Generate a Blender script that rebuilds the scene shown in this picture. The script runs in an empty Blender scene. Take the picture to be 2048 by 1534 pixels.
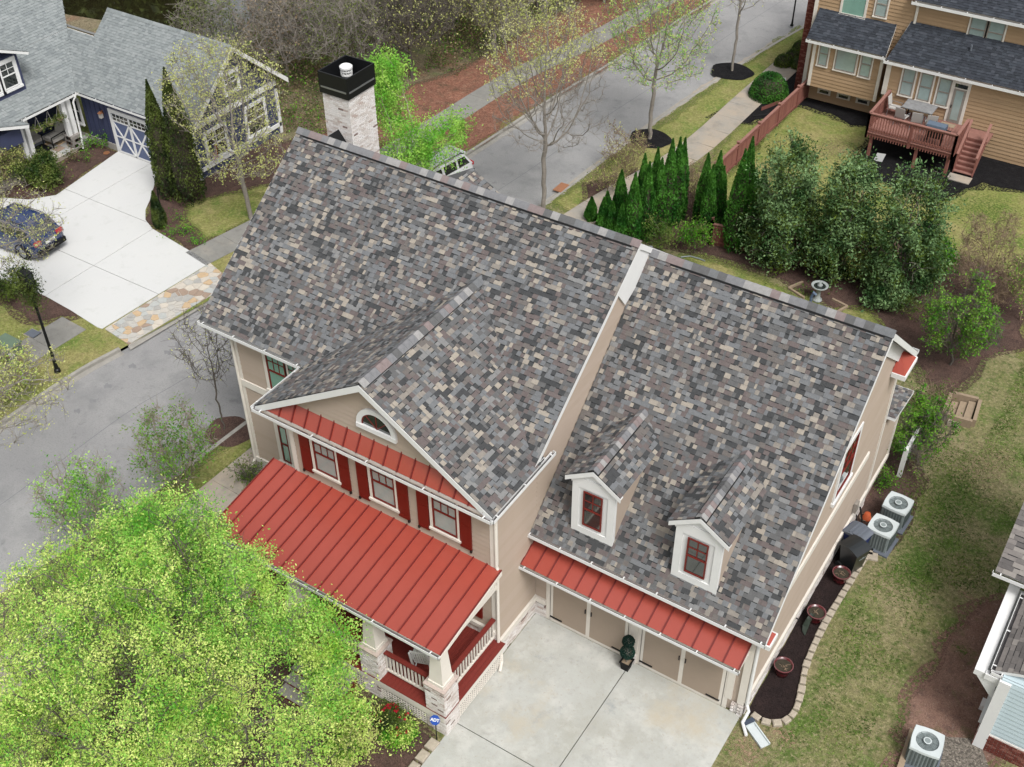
import bpy, math, random
import numpy as np
from mathutils import Vector, Matrix
random.seed(7); rng = np.random.default_rng(7)
SC = bpy.context.scene
# ---------------------------------------------------------------- camera
CAM = Vector((12.0333, -19.0967, 28.7919)); YAW, PITCH, ROLL, FPX = -0.5795, -0.7011, -0.0094, 2331.3
_f = Vector((math.sin(YAW)*math.cos(PITCH), math.cos(YAW)*math.cos(PITCH), math.sin(PITCH)))
_r0 = Vector((math.cos(YAW), -math.sin(YAW), 0)); _u0 = _r0.cross(_f)
_r = math.cos(ROLL)*_r0 + math.sin(ROLL)*_u0; _u = -math.sin(ROLL)*_r0 + math.cos(ROLL)*_u0
cam = bpy.data.cameras.new('camera'); camo = bpy.data.objects.new('camera', cam); SC.collection.objects.link(camo)
cam.sensor_width = 36; cam.lens = FPX/2048*36; cam.clip_end = 600; cam.clip_start = .5
camo.matrix_world = Matrix(((_r.x, _u.x, -_f.x, CAM.x), (_r.y, _u.y, -_f.y, CAM.y), (_r.z, _u.z, -_f.z, CAM.z), (0, 0, 0, 1)))
SC.camera = camo
# ---------------------------------------------------------------- sky, sun, exposure (bright overcast)
w = bpy.data.worlds.new('World'); SC.world = w; w.use_nodes = True
nt = w.node_tree; nt.nodes.clear()
sky = nt.nodes.new('ShaderNodeTexSky'); sky.sky_type = 'NISHITA'; sky.sun_disc = False
SUN_EL, SUN_AZ = math.radians(56), math.radians(122)     # azimuth clockwise from +Y
sky.sun_elevation = SUN_EL; sky.sun_rotation = SUN_AZ; sky.dust_density = 4; sky.air_density = 1.2
hs = nt.nodes.new('ShaderNodeHueSaturation'); hs.inputs['Saturation'].default_value = .2
bg = nt.nodes.new('ShaderNodeBackground'); bg.inputs['Strength'].default_value = .115
wo = nt.nodes.new('ShaderNodeOutputWorld')
nt.links.new(sky.outputs[0], hs.inputs['Color']); nt.links.new(hs.outputs[0], bg.inputs['Color']); nt.links.new(bg.outputs[0], wo.inputs['Surface'])
sl = bpy.data.lights.new('sun', 'SUN'); sl.energy = 1.5; sl.angle = math.radians(20); sl.color = (1, .985, .965)
so = bpy.data.objects.new('sun', sl); SC.collection.objects.link(so)
_sd = Vector((math.sin(SUN_AZ)*math.cos(SUN_EL), math.cos(SUN_AZ)*math.cos(SUN_EL), math.sin(SUN_EL)))
so.rotation_euler = _sd.to_track_quat('Z', 'Y').to_euler()
SC.view_settings.view_transform = 'Standard'; SC.view_settings.look = 'None'; SC.view_settings.gamma = 1
SC.view_settings.exposure = 0.80; SC.view_settings.use_curve_mapping = False

# ---------------------------------------------------------------- measuring: a picture point on a known plane -> metres
def at(px, py, x=None, y=None, z=None):
    d = _f + _r*((px-1024)/FPX) - _u*((py-767)/FPX)
    if x is not None: t = (x-CAM.x)/d.x
    elif y is not None: t = (y-CAM.y)/d.y
    else: t = ((z or 0.0)-CAM.z)/d.z
    return CAM + d*t
def gp(pts, z=0.0): return [at(a, b, z=0) + Vector((0, 0, z)) for a, b in pts]

# ---------------------------------------------------------------- materials
KK = .62
def lin(c): c = c/255; return c/12.92 if c <= .04045 else ((c+.055)/1.055)**2.4
def col(r, g, b, k=None): k = KK if k is None else k; return (lin(r)*k, lin(g)*k, lin(b)*k, 1)
def mat(name, rgb, rough=.7, var=.12, scale=6, bump=0.0, bscale=40, spec=.3, metal=0, coat=0, fine=0, stretch=None, warm=0):
    """principled paint or stone with soft procedural variation"""
    m = bpy.data.materials.new(name); m.use_nodes = True; nt = m.node_tree; b = nt.nodes['Principled BSDF']
    c = rgb if len(rgb) == 4 else (*rgb, 1)
    b.inputs['Roughness'].default_value = rough; b.inputs['Specular IOR Level'].default_value = spec
    b.inputs['Metallic'].default_value = metal; b.inputs['Coat Weight'].default_value = coat
    tc = nt.nodes.new('ShaderNodeTexCoord'); vec = tc.outputs['Object']
    if stretch:
        mp = nt.nodes.new('ShaderNodeMapping'); mp.inputs['Scale'].default_value = stretch
        nt.links.new(vec, mp.inputs[0]); vec = mp.outputs[0]
    if var > 0:
        n = nt.nodes.new('ShaderNodeTexNoise'); n.inputs['Scale'].default_value = scale; n.inputs['Detail'].default_value = 8; n.inputs['Roughness'].default_value = .65
        nt.links.new(vec, n.inputs['Vector'])
        r = nt.nodes.new('ShaderNodeValToRGB'); r.color_ramp.elements[0].position = .25; r.color_ramp.elements[1].position = .75
        r.color_ramp.elements[0].color = (c[0]*(1-var), c[1]*(1-var*(1+warm*.3)), c[2]*(1-var*(1+warm)), 1)
        r.color_ramp.elements[1].color = (min(1, c[0]*(1+var)), min(1, c[1]*(1+var)), min(1, c[2]*(1+var)), 1)
        nt.links.new(n.outputs['Fac'], r.inputs[0]); out = r.outputs[0]
        if fine > 0:
            n2 = nt.nodes.new('ShaderNodeTexNoise'); n2.inputs['Scale'].default_value = 90; n2.inputs['Detail'].default_value = 3
            nt.links.new(vec, n2.inputs['Vector'])
            mr = nt.nodes.new('ShaderNodeMapRange'); mr.inputs[1].default_value = .3; mr.inputs[2].default_value = .7; mr.inputs[3].default_value = 1-fine; mr.inputs[4].default_value = 1+fine
            nt.links.new(n2.outputs['Fac'], mr.inputs[0])
            mx = nt.nodes.new('ShaderNodeMix'); mx.data_type = 'RGBA'; mx.blend_type = 'MULTIPLY'; mx.inputs[0].default_value = 1
            nt.links.new(out, mx.inputs[6]); nt.links.new(mr.outputs[0], mx.inputs[7]); out = mx.outputs[2]
        nt.links.new(out, b.inputs['Base Color'])
    else: b.inputs['Base Color'].default_value = c
    if bump > 0:
        n3 = nt.nodes.new('ShaderNodeTexNoise'); n3.inputs['Scale'].default_value = bscale; n3.inputs['Detail'].default_value = 5
        nt.links.new(vec, n3.inputs['Vector'])
        bp = nt.nodes.new('ShaderNodeBump'); bp.inputs['Strength'].default_value = bump; bp.inputs['Distance'].default_value = .02
        nt.links.new(n3.outputs['Fac'], bp.inputs['Height']); nt.links.new(bp.outputs[0], b.inputs['Normal'])
    return m
def blotch(name, layers, base, rough=.9, bump=.5, bscale=25, speck=None, holes=0):
    """ground cover: base colour with layers (colour, scale, lo, hi, seed) faded in by noise, and a speckle"""
    m = bpy.data.materials.new(name); m.use_nodes = True; nt = m.node_tree; b = nt.nodes['Principled BSDF']
    b.inputs['Roughness'].default_value = rough; b.inputs['Specular IOR Level'].default_value = .15
    tc = nt.nodes.new('ShaderNodeTexCoord')
    rgb = nt.nodes.new('ShaderNodeRGB'); rgb.outputs[0].default_value = base; cur = rgb.outputs[0]
    for c, s, lo, hi, seed in layers:
        mp = nt.nodes.new('ShaderNodeMapping'); mp.inputs['Location'].default_value = (seed*3.1, seed*1.7, 0); nt.links.new(tc.outputs['Object'], mp.inputs[0])
        n = nt.nodes.new('ShaderNodeTexNoise'); n.inputs['Scale'].default_value = s; n.inputs['Detail'].default_value = 7; n.inputs['Roughness'].default_value = .68
        nt.links.new(mp.outputs[0], n.inputs['Vector'])
        mr = nt.nodes.new('ShaderNodeMapRange'); mr.inputs[1].default_value = lo; mr.inputs[2].default_value = hi; mr.clamp = True
        nt.links.new(n.outputs['Fac'], mr.inputs[0])
        mx = nt.nodes.new('ShaderNodeMix'); mx.data_type = 'RGBA'
        nt.links.new(mr.outputs[0], mx.inputs[0]); nt.links.new(cur, mx.inputs[6]); mx.inputs[7].default_value = c; cur = mx.outputs[2]
    if speck:
        s, amt = speck
        v = nt.nodes.new('ShaderNodeTexVoronoi'); v.inputs['Scale'].default_value = s; nt.links.new(tc.outputs['Object'], v.inputs['Vector'])
        sep = nt.nodes.new('ShaderNodeSeparateColor'); nt.links.new(v.outputs['Color'], sep.inputs[0])
        mr = nt.nodes.new('ShaderNodeMapRange'); mr.inputs[3].default_value = 1-amt; mr.inputs[4].default_value = 1+amt; nt.links.new(sep.outputs[0], mr.inputs[0])
        mx = nt.nodes.new('ShaderNodeMix'); mx.data_type = 'RGBA'; mx.blend_type = 'MULTIPLY'; mx.inputs[0].default_value = 1
        nt.links.new(cur, mx.inputs[6]); nt.links.new(mr.outputs[0], mx.inputs[7]); cur = mx.outputs[2]
    nt.links.new(cur, b.inputs['Base Color'])
    n3 = nt.nodes.new('ShaderNodeTexNoise'); n3.inputs['Scale'].default_value = bscale; n3.inputs['Detail'].default_value = 6; nt.links.new(tc.outputs['Object'], n3.inputs['Vector'])
    bp = nt.nodes.new('ShaderNodeBump'); bp.inputs['Strength'].default_value = bump; bp.inputs['Distance'].default_value = .05
    nt.links.new(n3.outputs['Fac'], bp.inputs['Height']); nt.links.new(bp.outputs[0], b.inputs['Normal'])
    if holes:      # a ragged, half open scatter of the same stuff, for where a bed peters out
        n4 = nt.nodes.new('ShaderNodeTexNoise'); n4.inputs['Scale'].default_value = 9; n4.inputs['Detail'].default_value = 8; n4.inputs['Roughness'].default_value = .75; nt.links.new(tc.outputs['Object'], n4.inputs['Vector'])
        gt_ = nt.nodes.new('ShaderNodeMapRange'); gt_.inputs[1].default_value = holes-.03; gt_.inputs[2].default_value = holes+.03; nt.links.new(n4.outputs['Fac'], gt_.inputs[0])
        if holes > 1:      # solid in the middle, thinning out towards the rim
            sp = nt.nodes.new('ShaderNodeVectorMath'); sp.operation = 'DISTANCE'; nt.links.new(tc.outputs['Generated'], sp.inputs[0]); sp.inputs[1].default_value = (.5, .5, 0)
            ad = nt.nodes.new('ShaderNodeMath'); ad.operation = 'MULTIPLY_ADD'; nt.links.new(sp.outputs['Value'], ad.inputs[0]); ad.inputs[1].default_value = -.75; nt.links.new(n4.outputs['Fac'], ad.inputs[2]); nt.links.new(ad.outputs[0], gt_.inputs[0]); gt_.inputs[1].default_value = .08; gt_.inputs[2].default_value = .24
        tr = nt.nodes.new('ShaderNodeBsdfTransparent'); ms = nt.nodes.new('ShaderNodeMixShader'); nt.links.new(gt_.outputs[0], ms.inputs[0]); nt.links.new(tr.outputs[0], ms.inputs[1]); nt.links.new(b.outputs[0], ms.inputs[2]); nt.links.new(ms.outputs[0], nt.nodes['Material Output'].inputs['Surface'])
    return m
def leafmat(name, a, b_, trans=.4):
    """leaves: colour differs leaf by leaf (random per island), a little light comes through"""
    m = bpy.data.materials.new(name); m.use_nodes = True; nt = m.node_tree; nt.nodes.clear()
    o = nt.nodes.new('ShaderNodeOutputMaterial'); g = nt.nodes.new('ShaderNodeNewGeometry')
    r = nt.nodes.new('ShaderNodeValToRGB'); r.color_ramp.elements[0].color = a; r.color_ramp.elements[1].color = b_
    r.color_ramp.elements[0].position = .18; r.color_ramp.elements[1].position = .82
    tc = nt.nodes.new('ShaderNodeTexCoord'); nz = nt.nodes.new('ShaderNodeTexNoise'); nz.inputs['Scale'].default_value = 1.1; nz.inputs['Detail'].default_value = 4; nt.links.new(tc.outputs['Object'], nz.inputs['Vector'])
    mr = nt.nodes.new('ShaderNodeMapRange'); mr.inputs[1].default_value = .34; mr.inputs[2].default_value = .66; nt.links.new(nz.outputs['Fac'], mr.inputs[0])
    mxf = nt.nodes.new('ShaderNodeMix'); mxf.inputs[0].default_value = .14; nt.links.new(mr.outputs[0], mxf.inputs[2]); nt.links.new(g.outputs['Random Per Island'], mxf.inputs[3]); nt.links.new(mxf.outputs[0], r.inputs[0])
    d = nt.nodes.new('ShaderNodeBsdfPrincipled'); d.inputs['Roughness'].default_value = .6; d.inputs['Specular IOR Level'].default_value = .22
    t = nt.nodes.new('ShaderNodeBsdfTranslucent'); nt.links.new(r.outputs[0], d.inputs['Base Color']); nt.links.new(r.outputs[0], t.inputs['Color'])
    x = nt.nodes.new('ShaderNodeMixShader'); x.inputs[0].default_value = trans
    nt.links.new(d.outputs[0], x.inputs[1]); nt.links.new(t.outputs[0], x.inputs[2]); nt.links.new(x.outputs[0], o.inputs['Surface'])
    return m

# ---------------------------------------------------------------- meshes and objects
ORG = {}
def _org(p):
    while p is not None:
        if p.name in ORG: return ORG[p.name]
        p = p.parent
    return Vector((0, 0, 0))
class MB:
    def __init__(s): s.v = []; s.f = []; s.m = []
    def add(s, vs, fs, m=0):
        o = len(s.v); s.v += [tuple(v) for v in vs]; s.f += [tuple(i+o for i in f) for f in fs]
        s.m += [m]*len(fs) if isinstance(m, int) else list(m); return s
    def obb(s, o, a, b, c, m=0):
        o, a, b, c = Vector(o), Vector(a), Vector(b), Vector(c)
        if a.cross(b).dot(c) < 0: a, b = b, a
        s.add([o, o+a, o+a+b, o+b, o+c, o+a+c, o+a+b+c, o+b+c], [(3, 2, 1, 0), (4, 5, 6, 7), (0, 1, 5, 4), (1, 2, 6, 5), (2, 3, 7, 6), (3, 0, 4, 7)], m); return s
    def box(s, x0, x1, y0, y1, z0, z1, m=0): return s.obb((x0, y0, z0), (x1-x0, 0, 0), (0, y1-y0, 0), (0, 0, z1-z0), m)
    def prism(s, poly, vec, m=0):
        n = len(poly); P = [Vector(p) for p in poly]; vec = Vector(vec); nrm = Vector((0, 0, 0))
        for i in range(n): nrm += P[i].cross(P[(i+1) % n])
        if nrm.dot(vec) < 0: P.reverse()
        s.add(P+[p+vec for p in P], [tuple(range(n-1, -1, -1)), tuple(range(n, 2*n))]+[(i, (i+1) % n, n+(i+1) % n, n+i) for i in range(n)], m); return s
    def poly(s, pts, m=0): s.add(pts, [tuple(range(len(pts)))], m); return s
    def tube(s, pts, rad, n=6, m=0, caps=True):
        P = [Vector(p) for p in pts]; k = len(P); R = rad if hasattr(rad, '__len__') else [rad]*k
        o = len(s.v); prev = None
        for i in range(k):
            t = (P[min(i+1, k-1)]-P[max(i-1, 0)]).normalized()
            if prev is None: prev = t.orthogonal().normalized()
            a = (prev-t*prev.dot(t)); a = a.normalized() if a.length > 1e-6 else t.orthogonal().normalized(); prev = a; b = t.cross(a)
            for j in range(n):
                q = 2*math.pi*j/n; s.v.append(tuple(P[i]+(a*math.cos(q)+b*math.sin(q))*R[i]))
        for i in range(k-1):
            for j in range(n):
                s.f.append((o+i*n+j, o+i*n+(j+1) % n, o+(i+1)*n+(j+1) % n, o+(i+1)*n+j)); s.m.append(m)
        if caps:
            s.f.append(tuple(o+j for j in range(n-1, -1, -1))); s.m.append(m)
            s.f.append(tuple(o+(k-1)*n+j for j in range(n))); s.m.append(m)
        return s
    def lathe(s, c, prof, n=16, m=0, sq=0, caps=True):
        c = Vector(c); o = len(s.v); k = len(prof)
        for r, z in prof:
            for j in range(n):
                q = 2*math.pi*(j+.5)/n; cx, sy = math.cos(q), math.sin(q)
                if sq: e = max(abs(cx), abs(sy)); g = 1/(e**sq); cx *= g; sy *= g
                s.v.append((c.x+cx*r, c.y+sy*r, c.z+z))
        for i in range(k-1):
            for j in range(n):
                s.f.append((o+i*n+j, o+i*n+(j+1) % n, o+(i+1)*n+(j+1) % n, o+(i+1)*n+j)); s.m.append(m)
        if not caps: return s
        s.f.append(tuple(o+j for j in range(n-1, -1, -1))); s.m.append(m)
        s.f.append(tuple(o+(k-1)*n+j for j in range(n))); s.m.append(m)
        return s
    def mesh(s, name, mats, smooth=False, org=Vector((0, 0, 0))):
        me = bpy.data.meshes.new(name); vs = np.array(s.v, float).reshape(-1, 3)-np.array(org)
        me.from_pydata(vs.tolist(), [], s.f)
        for m in (mats if isinstance(mats, (list, tuple)) else [mats]): me.materials.append(m)
        if any(s.m): me.polygons.foreach_set('material_index', s.m)
        if smooth: me.polygons.foreach_set('use_smooth', [True]*len(s.f))
        me.update(); return me
    def build(s, name, mats, parent=None, smooth=False):
        if parent is None:
            a = np.array(s.v); c = Vector(((a[:, 0].min()+a[:, 0].max())/2, (a[:, 1].min()+a[:, 1].max())/2, a[:, 2].min()))
            o = bpy.data.objects.new(name, s.mesh(name, mats, smooth, c)); o.location = c; SC.collection.objects.link(o); ORG[o.name] = c
        else:
            o = bpy.data.objects.new(name, s.mesh(name, mats, smooth, _org(parent))); SC.collection.objects.link(o); o.parent = parent
        return o
def tag(o, label=None, cat=None, group=None, kind=None):
    if label: o['label'] = label
    if cat: o['category'] = cat
    if group: o['group'] = group
    if kind: o['kind'] = kind
    return o
def thing(name, label, cat, loc, group=None, rz=0):
    o = bpy.data.objects.new(name, None); o.empty_display_size = .2; SC.collection.objects.link(o)
    o.location = loc; o.rotation_euler = (0, 0, rz); ORG[o.name] = Vector(loc) if rz == 0 else Vector((0, 0, 0))
    return tag(o, label, cat, group)
def piece(name, me, parent, M):
    """one small piece (shared mesh) at world matrix M under a parent part"""
    o = bpy.data.objects.new(name, me); SC.collection.objects.link(o); o.parent = parent
    o.matrix_basis = Matrix.Translation(-_org(parent)) @ M; return o
def copy_tree(o, parent=None):
    c = o.copy(); SC.collection.objects.link(c)
    if parent is not None: c.parent = parent
    for ch in o.children: copy_tree(ch, c)
    return c
def frame(O, U, V, N): return Matrix(((U.x, V.x, N.x, O.x), (U.y, V.y, N.y, O.y), (U.z, V.z, N.z, O.z), (0, 0, 0, 1)))
def struct(o, label=None, cat=None): return tag(o, label, cat, None, 'structure')
V3 = Vector
X, Y, Z = V3((1, 0, 0)), V3((0, 1, 0)), V3((0, 0, 1))
# ---------------------------------------------------------------- the materials of the place
M_ = {}
for n, c in dict(slate=(82, 83, 84), grey=(114, 114, 114), blue=(130, 132, 134), mauve=(121, 111, 109), brown=(124, 118, 114), pale=(147, 147, 146), tan=(180, 171, 158), sand=(158, 151, 142)).items():
    M_['sh_'+n] = mat('shingle_'+n, col(*c), .9, .13, 9, .5, 260, .15, fine=.16)
SHM = [M_['sh_'+n] for n in ('slate', 'grey', 'blue', 'mauve', 'brown', 'pale', 'tan', 'sand')]
SHW = [.15, .19, .17, .16, .10, .08, .07, .07]
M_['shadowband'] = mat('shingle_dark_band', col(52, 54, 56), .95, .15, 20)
M_['ridge_pale'] = mat('ridge_pale', col(172, 170, 168), .9, .15, 9, .4, 200, .15, fine=.12)
M_['ridge_grey'] = mat('ridge_grey', col(140, 140, 142), .9, .15, 9, .4, 200, .15, fine=.12)
M_['ridge_rose'] = mat('ridge_rose', col(150, 136, 134), .9, .15, 9, .4, 200, .15, fine=.12)
M_['black'] = mat('black_metal', col(24, 25, 27), .45, .1, 5)
M_['matblack'] = mat('mat_black', col(22, 22, 23), .8, .1, 5)
M_['red'] = mat('red_metal', col(180, 82, 68), .27, .13, .6, .05, 3, .6, warm=.25)
M_['redseam'] = mat('red_seam', col(128, 44, 40), .5, .08, 4)
M_['redwood'] = mat('red_porch_paint', col(132, 52, 44), .55, .16, 5, stretch=(1, 6, 1))
M_['shutter'] = mat('shutter_red', col(128, 32, 20), .5, .06, 4)
M_['sash'] = mat('sash_red', col(128, 40, 30), .5, .05, 4)
M_['cream'] = mat('cream_trim', col(250, 243, 232), .55, .05, 3, warm=.4)
M_['white'] = mat('white_paint', col(255, 255, 253), .5, .04, 2)
M_['siding'] = mat('taupe_siding', col(202, 184, 168), .65, .05, 1.5, warm=.3)
M_['siding2'] = mat('taupe_siding_b', col(199, 181, 164), .65, .05, 1.5, warm=.3)
M_['door_taupe'] = mat('door_taupe', col(182, 164, 146), .6, .04, 2)
for i, c in enumerate([(246, 238, 232), (238, 229, 222), (255, 250, 246), (226, 214, 206), (214, 196, 186)]):
    M_['brick%d' % i] = mat('washed_brick_%d' % i, col(*c), .9, .12, 14, .5, 60, fine=.15)
M_['brickdark'] = mat('dark_brick', col(150, 130, 122), .9, .2, 14, .4, 60)
M_['mortar'] = mat('mortar', col(232, 225, 218), .95, .12, 20, .4, 80)
BRK = [M_['brick%d' % i] for i in range(5)]+[M_['brickdark']]; BRW = [.34, .22, .27, .09, .05, .03]
M_['glass'] = mat('glass_blind', col(176, 196, 192), .08, .12, 2.5, spec=.8, coat=.6)
M_['glassgreen'] = mat('glass_green', col(146, 190, 174), .06, .1, 2, spec=.9, coat=.6)
M_['glassdark'] = mat('glass_dark', col(52, 58, 56), .05, .5, 3, spec=1, coat=.8)
M_['galv'] = mat('galvanised', col(176, 178, 182), .35, .1, 4, metal=.7)
M_['gutterin'] = mat('gutter_inside', col(104, 100, 100), .6, .3, 8)
M_['concrete'] = blotch('driveway_concrete', [(col(188, 187, 176), .45, .4, .7, 1), (col(218, 217, 210), .8, .5, .66, 2), (col(184, 184, 178), 2.3, .55, .76, 3), (col(176, 180, 178), .9, .6, .7, 12), (col(190, 184, 172), 12, .58, .7, 13), (col(206, 198, 180), .35, .56, .7, 6)], col(206, 207, 201), .85, .15, 60, (160, .05))
M_['brightconcrete'] = blotch('bright_concrete', [(col(232, 232, 229), .4, .4, .7, 1), (col(214, 215, 210), 1.4, .55, .8, 2), (col(206, 205, 198), 4, .62, .85, 5)], col(230, 230, 228), .85, .12, 60, (150, .04))
M_['joint'] = mat('joint_dark', col(120, 118, 112), .9, .2, 10)
M_['walk'] = blotch('sidewalk_concrete', [(col(148, 146, 140), .7, .4, .7, 1), (col(176, 168, 156), .9, .55, .75, 4), (col(132, 130, 124), 3, .5, .8, 2)], col(160, 158, 152), .9, .2, 50, (120, .07))
M_['walktan'] = blotch('sidewalk_tan', [(col(196, 180, 160), .5, .4, .65, 3), (col(150, 146, 138), 1.1, .5, .75, 8)], col(178, 172, 162), .9, .2, 50, (120, .07))
M_['asphalt'] = blotch('asphalt', [(col(178, 177, 175), .22, .38, .62, 1), (col(148, 148, 148), .5, .5, .7, 2), (col(134, 134, 135), 1.8, .58, .76, 3), (col(152, 151, 150), 16, .5, .7, 5)], col(164, 163, 163), .9, .25, 90, (90, .08))
M_['asphaltdark'] = mat('asphalt_patch', col(132, 134, 138), .9, .15, 6, fine=.1)
M_['curb'] = mat('curb_concrete', col(176, 172, 164), .9, .22, 3, .3, 30, fine=.08)
M_['lawn'] = blotch('lawn', [(col(168, 156, 120), .40, .43, .61, 1), (col(106, 132, 62), .6, .50, .64, 2), (col(190, 168, 140), 1.0, .62, .72, 3), (col(88, 112, 50), 3.4, .50, .66, 4), (col(184, 170, 136), 9, .52, .68, 7), (col(96, 106, 58), 22, .52, .66, 8)], col(142, 140, 94), .95, 1.0, 30, (14, .22))
M_['lawngreen'] = blotch('lawn_green', [(col(176, 166, 112), .42, .44, .60, 2), (col(124, 146, 70), .7, .48, .64, 5), (col(190, 168, 126), 1.1, .60, .72, 9), (col(176, 168, 116), 8, .5, .68, 3), (col(110, 122, 60), 20, .52, .68, 4)], col(152, 156, 88), .95, 1.0, 30, (12, .2))
M_['mulch'] = blotch('mulch', [(col(128, 100, 90), .9, .45, .7, 1), (col(90, 72, 66), 3, .5, .7, 2), (col(160, 140, 128), 14, .66, .74, 3)], col(104, 84, 76), .95, 1.0, 45, (55, .45))
M_['mulchdark'] = blotch('mulch_dark', [(col(66, 52, 50), 2, .45, .7, 1), (col(110, 96, 92), 22, .68, .76, 3)], col(52, 42, 41), .95, 1.0, 60, (60, .5))
M_['mulchblack'] = blotch('mulch_black', [(col(46, 45, 46), 3, .45, .7, 1)], col(32, 31, 33), .95, 1.0, 50, (50, .4))
M_['straw'] = blotch('pine_straw', [(col(146, 104, 88), .6, .4, .66, 1), (col(184, 146, 124), 3, .52, .7, 2), (col(118, 96, 78), 1.4, .5, .7, 5), (col(140, 138, 96), .8, .6, .72, 6), (col(96, 74, 62), 9, .55, .7, 7)], col(166, 118, 98), .95, 1.0, 40, (16, .3))
M_['pinkmulch'] = blotch('reddish_mulch', [(col(168, 136, 120), .8, .4, .66, 1), (col(128, 102, 92), 2.4, .5, .66, 2), (col(190, 170, 156), 12, .58, .7, 3), (col(120, 118, 80), 1.2, .56, .7, 8)], col(148, 116, 102), .95, 1.0, 45, (60, .35))
M_['water'] = mat('lake_water', col(44, 42, 26), .03, .2, .3, .03, 2.5, 1.0, coat=1)
M_['forest'] = blotch('forest_floor', [(col(150, 138, 112), .3, .4, .66, 1), (col(116, 126, 78), .5, .5, .66, 2), (col(150, 118, 96), .4, .52, .66, 4), (col(96, 88, 66), 5, .52, .7, 9)], col(136, 126, 102), .95, 1.0, 20, (20, .35))
M_['gravel'] = blotch('gravel', [(col(196, 186, 170), 14, .5, .7, 1)], col(140, 132, 122), .95, 1.0, 60, (26, .5))
M_['stone'] = mat('edging_stone', col(194, 182, 164), .9, .2, 9, .4, 60, fine=.12)
FLG = [mat('flagstone_%d' % i, col(*c), .85, .12, 6, .2, 30, fine=.08) for i, c in enumerate([(222, 212, 198), (206, 202, 194), (216, 188, 152), (188, 186, 180), (228, 218, 202), (178, 156, 138), (200, 202, 198), (214, 208, 198)])]
M_['bark'] = mat('bark_grey', col(164, 156, 146), .95, .22, 7, .6, 40)
M_['barkpale'] = mat('bark_pale', col(168, 156, 138), .95, .2, 7, .5, 40)
M_['barkdark'] = mat('bark_dark', col(116, 108, 100), .95, .22, 7, .6, 40)
M_['twigtan'] = mat('twig_tan', col(160, 138, 116), .95, .2, 7)
M_['redfence'] = mat('red_fence', col(158, 104, 92), .8, .16, 3, .2, 30, stretch=(4, 4, .6))
M_['redfence2'] = mat('red_fence_b', col(144, 92, 82), .8, .16, 3, .2, 30, stretch=(4, 4, .6))
M_['deck'] = mat('deck_wood', col(164, 118, 106), .8, .14, 4, .2, 30)
M_['tan'] = mat('tan_siding', col(196, 165, 130), .7, .05, 2)
M_['tan2'] = mat('tan_siding_b', col(190, 159, 124), .7, .05, 2)
M_['redbrick'] = mat('red_brick', col(120, 62, 52), .9, .25, 12, .4, 60)
M_['redbrick2'] = mat('red_brick_b', col(150, 96, 84), .9, .25, 12, .4, 60)
CHM = [mat('charcoal_shingle_%d' % i, col(*c), .92, .15, 9, fine=.12) for i, c in enumerate([(60, 64, 72), (67, 72, 80), (53, 57, 64), (76, 80, 88)])]
GRM = [mat('sage_shingle_%d' % i, col(*c), .92, .12, 9, fine=.1) for i, c in enumerate([(151, 157, 157), (144, 150, 150), (158, 163, 163), (136, 142, 143)])]
BRM = [mat('greybrown_shingle_%d' % i, col(*c), .92, .15, 9, fine=.12) for i, c in enumerate([(136, 130, 126), (120, 115, 112), (154, 148, 142), (104, 100, 98)])]
M_['navy'] = mat('navy_siding', col(72, 78, 108), .65, .08, 2)
M_['navy2'] = mat('navy_batten', col(64, 70, 98), .65, .08, 2)
M_['fieldstone'] = mat('fieldstone', col(160, 154, 148), .9, .3, 5, .4, 30)
M_['fieldstone2'] = mat('fieldstone_b', col(122, 104, 94), .9, .3, 5, .4, 30)
M_['copper'] = mat('copper', col(214, 150, 110), .35, .1, 5, metal=.5)
M_['cushion'] = mat('cushion', col(204, 200, 194), .9, .06, 4)
M_['timber'] = mat('weathered_timber', col(172, 152, 128), .85, .16, 6)
M_['acgrey'] = mat('ac_grey', col(150, 160, 160), .5, .06, 4)
M_['acwhite'] = mat('ac_top', col(222, 230, 230), .45, .05, 4)
M_['acdark'] = mat('ac_dark', col(104, 114, 114), .5, .1, 6)
M_['maroon'] = mat('maroon_glaze', col(96, 24, 30), .2, .12, 5, spec=.6, coat=.5)
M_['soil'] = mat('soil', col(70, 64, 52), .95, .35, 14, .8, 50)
M_['orange'] = mat('terracotta', col(206, 98, 56), .7, .08, 6)
M_['hose'] = mat('dark_hose', col(40, 52, 40), .5, .1, 6)
M_['paleblue'] = mat('pale_blue_siding', col(214, 232, 238), .6, .03, 2)
M_['bin'] = mat('bin_black', col(40, 44, 46), .3, .08, 4, spec=.6)
M_['binlid'] = mat('bin_lid_grey', col(116, 122, 132), .5, .08, 4)
M_['bluesign'] = mat('sign_blue', col(40, 84, 176), .4, .02, 4)
M_['carblue'] = mat('car_blue', col(28, 54, 104), .25, .05, 2, spec=.6, coat=1)
M_['carwhite'] = mat('car_white', col(245, 246, 246), .25, .03, 2, spec=.6, coat=1)
M_['tyre'] = mat('tyre', col(34, 34, 35), .8, .1, 9)
M_['lightred'] = mat('tail_lamp', col(200, 30, 40), .2, .1, 5, coat=1)
M_['utilgreen'] = mat('utility_green', col(112, 132, 112), .6, .12, 5)
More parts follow.
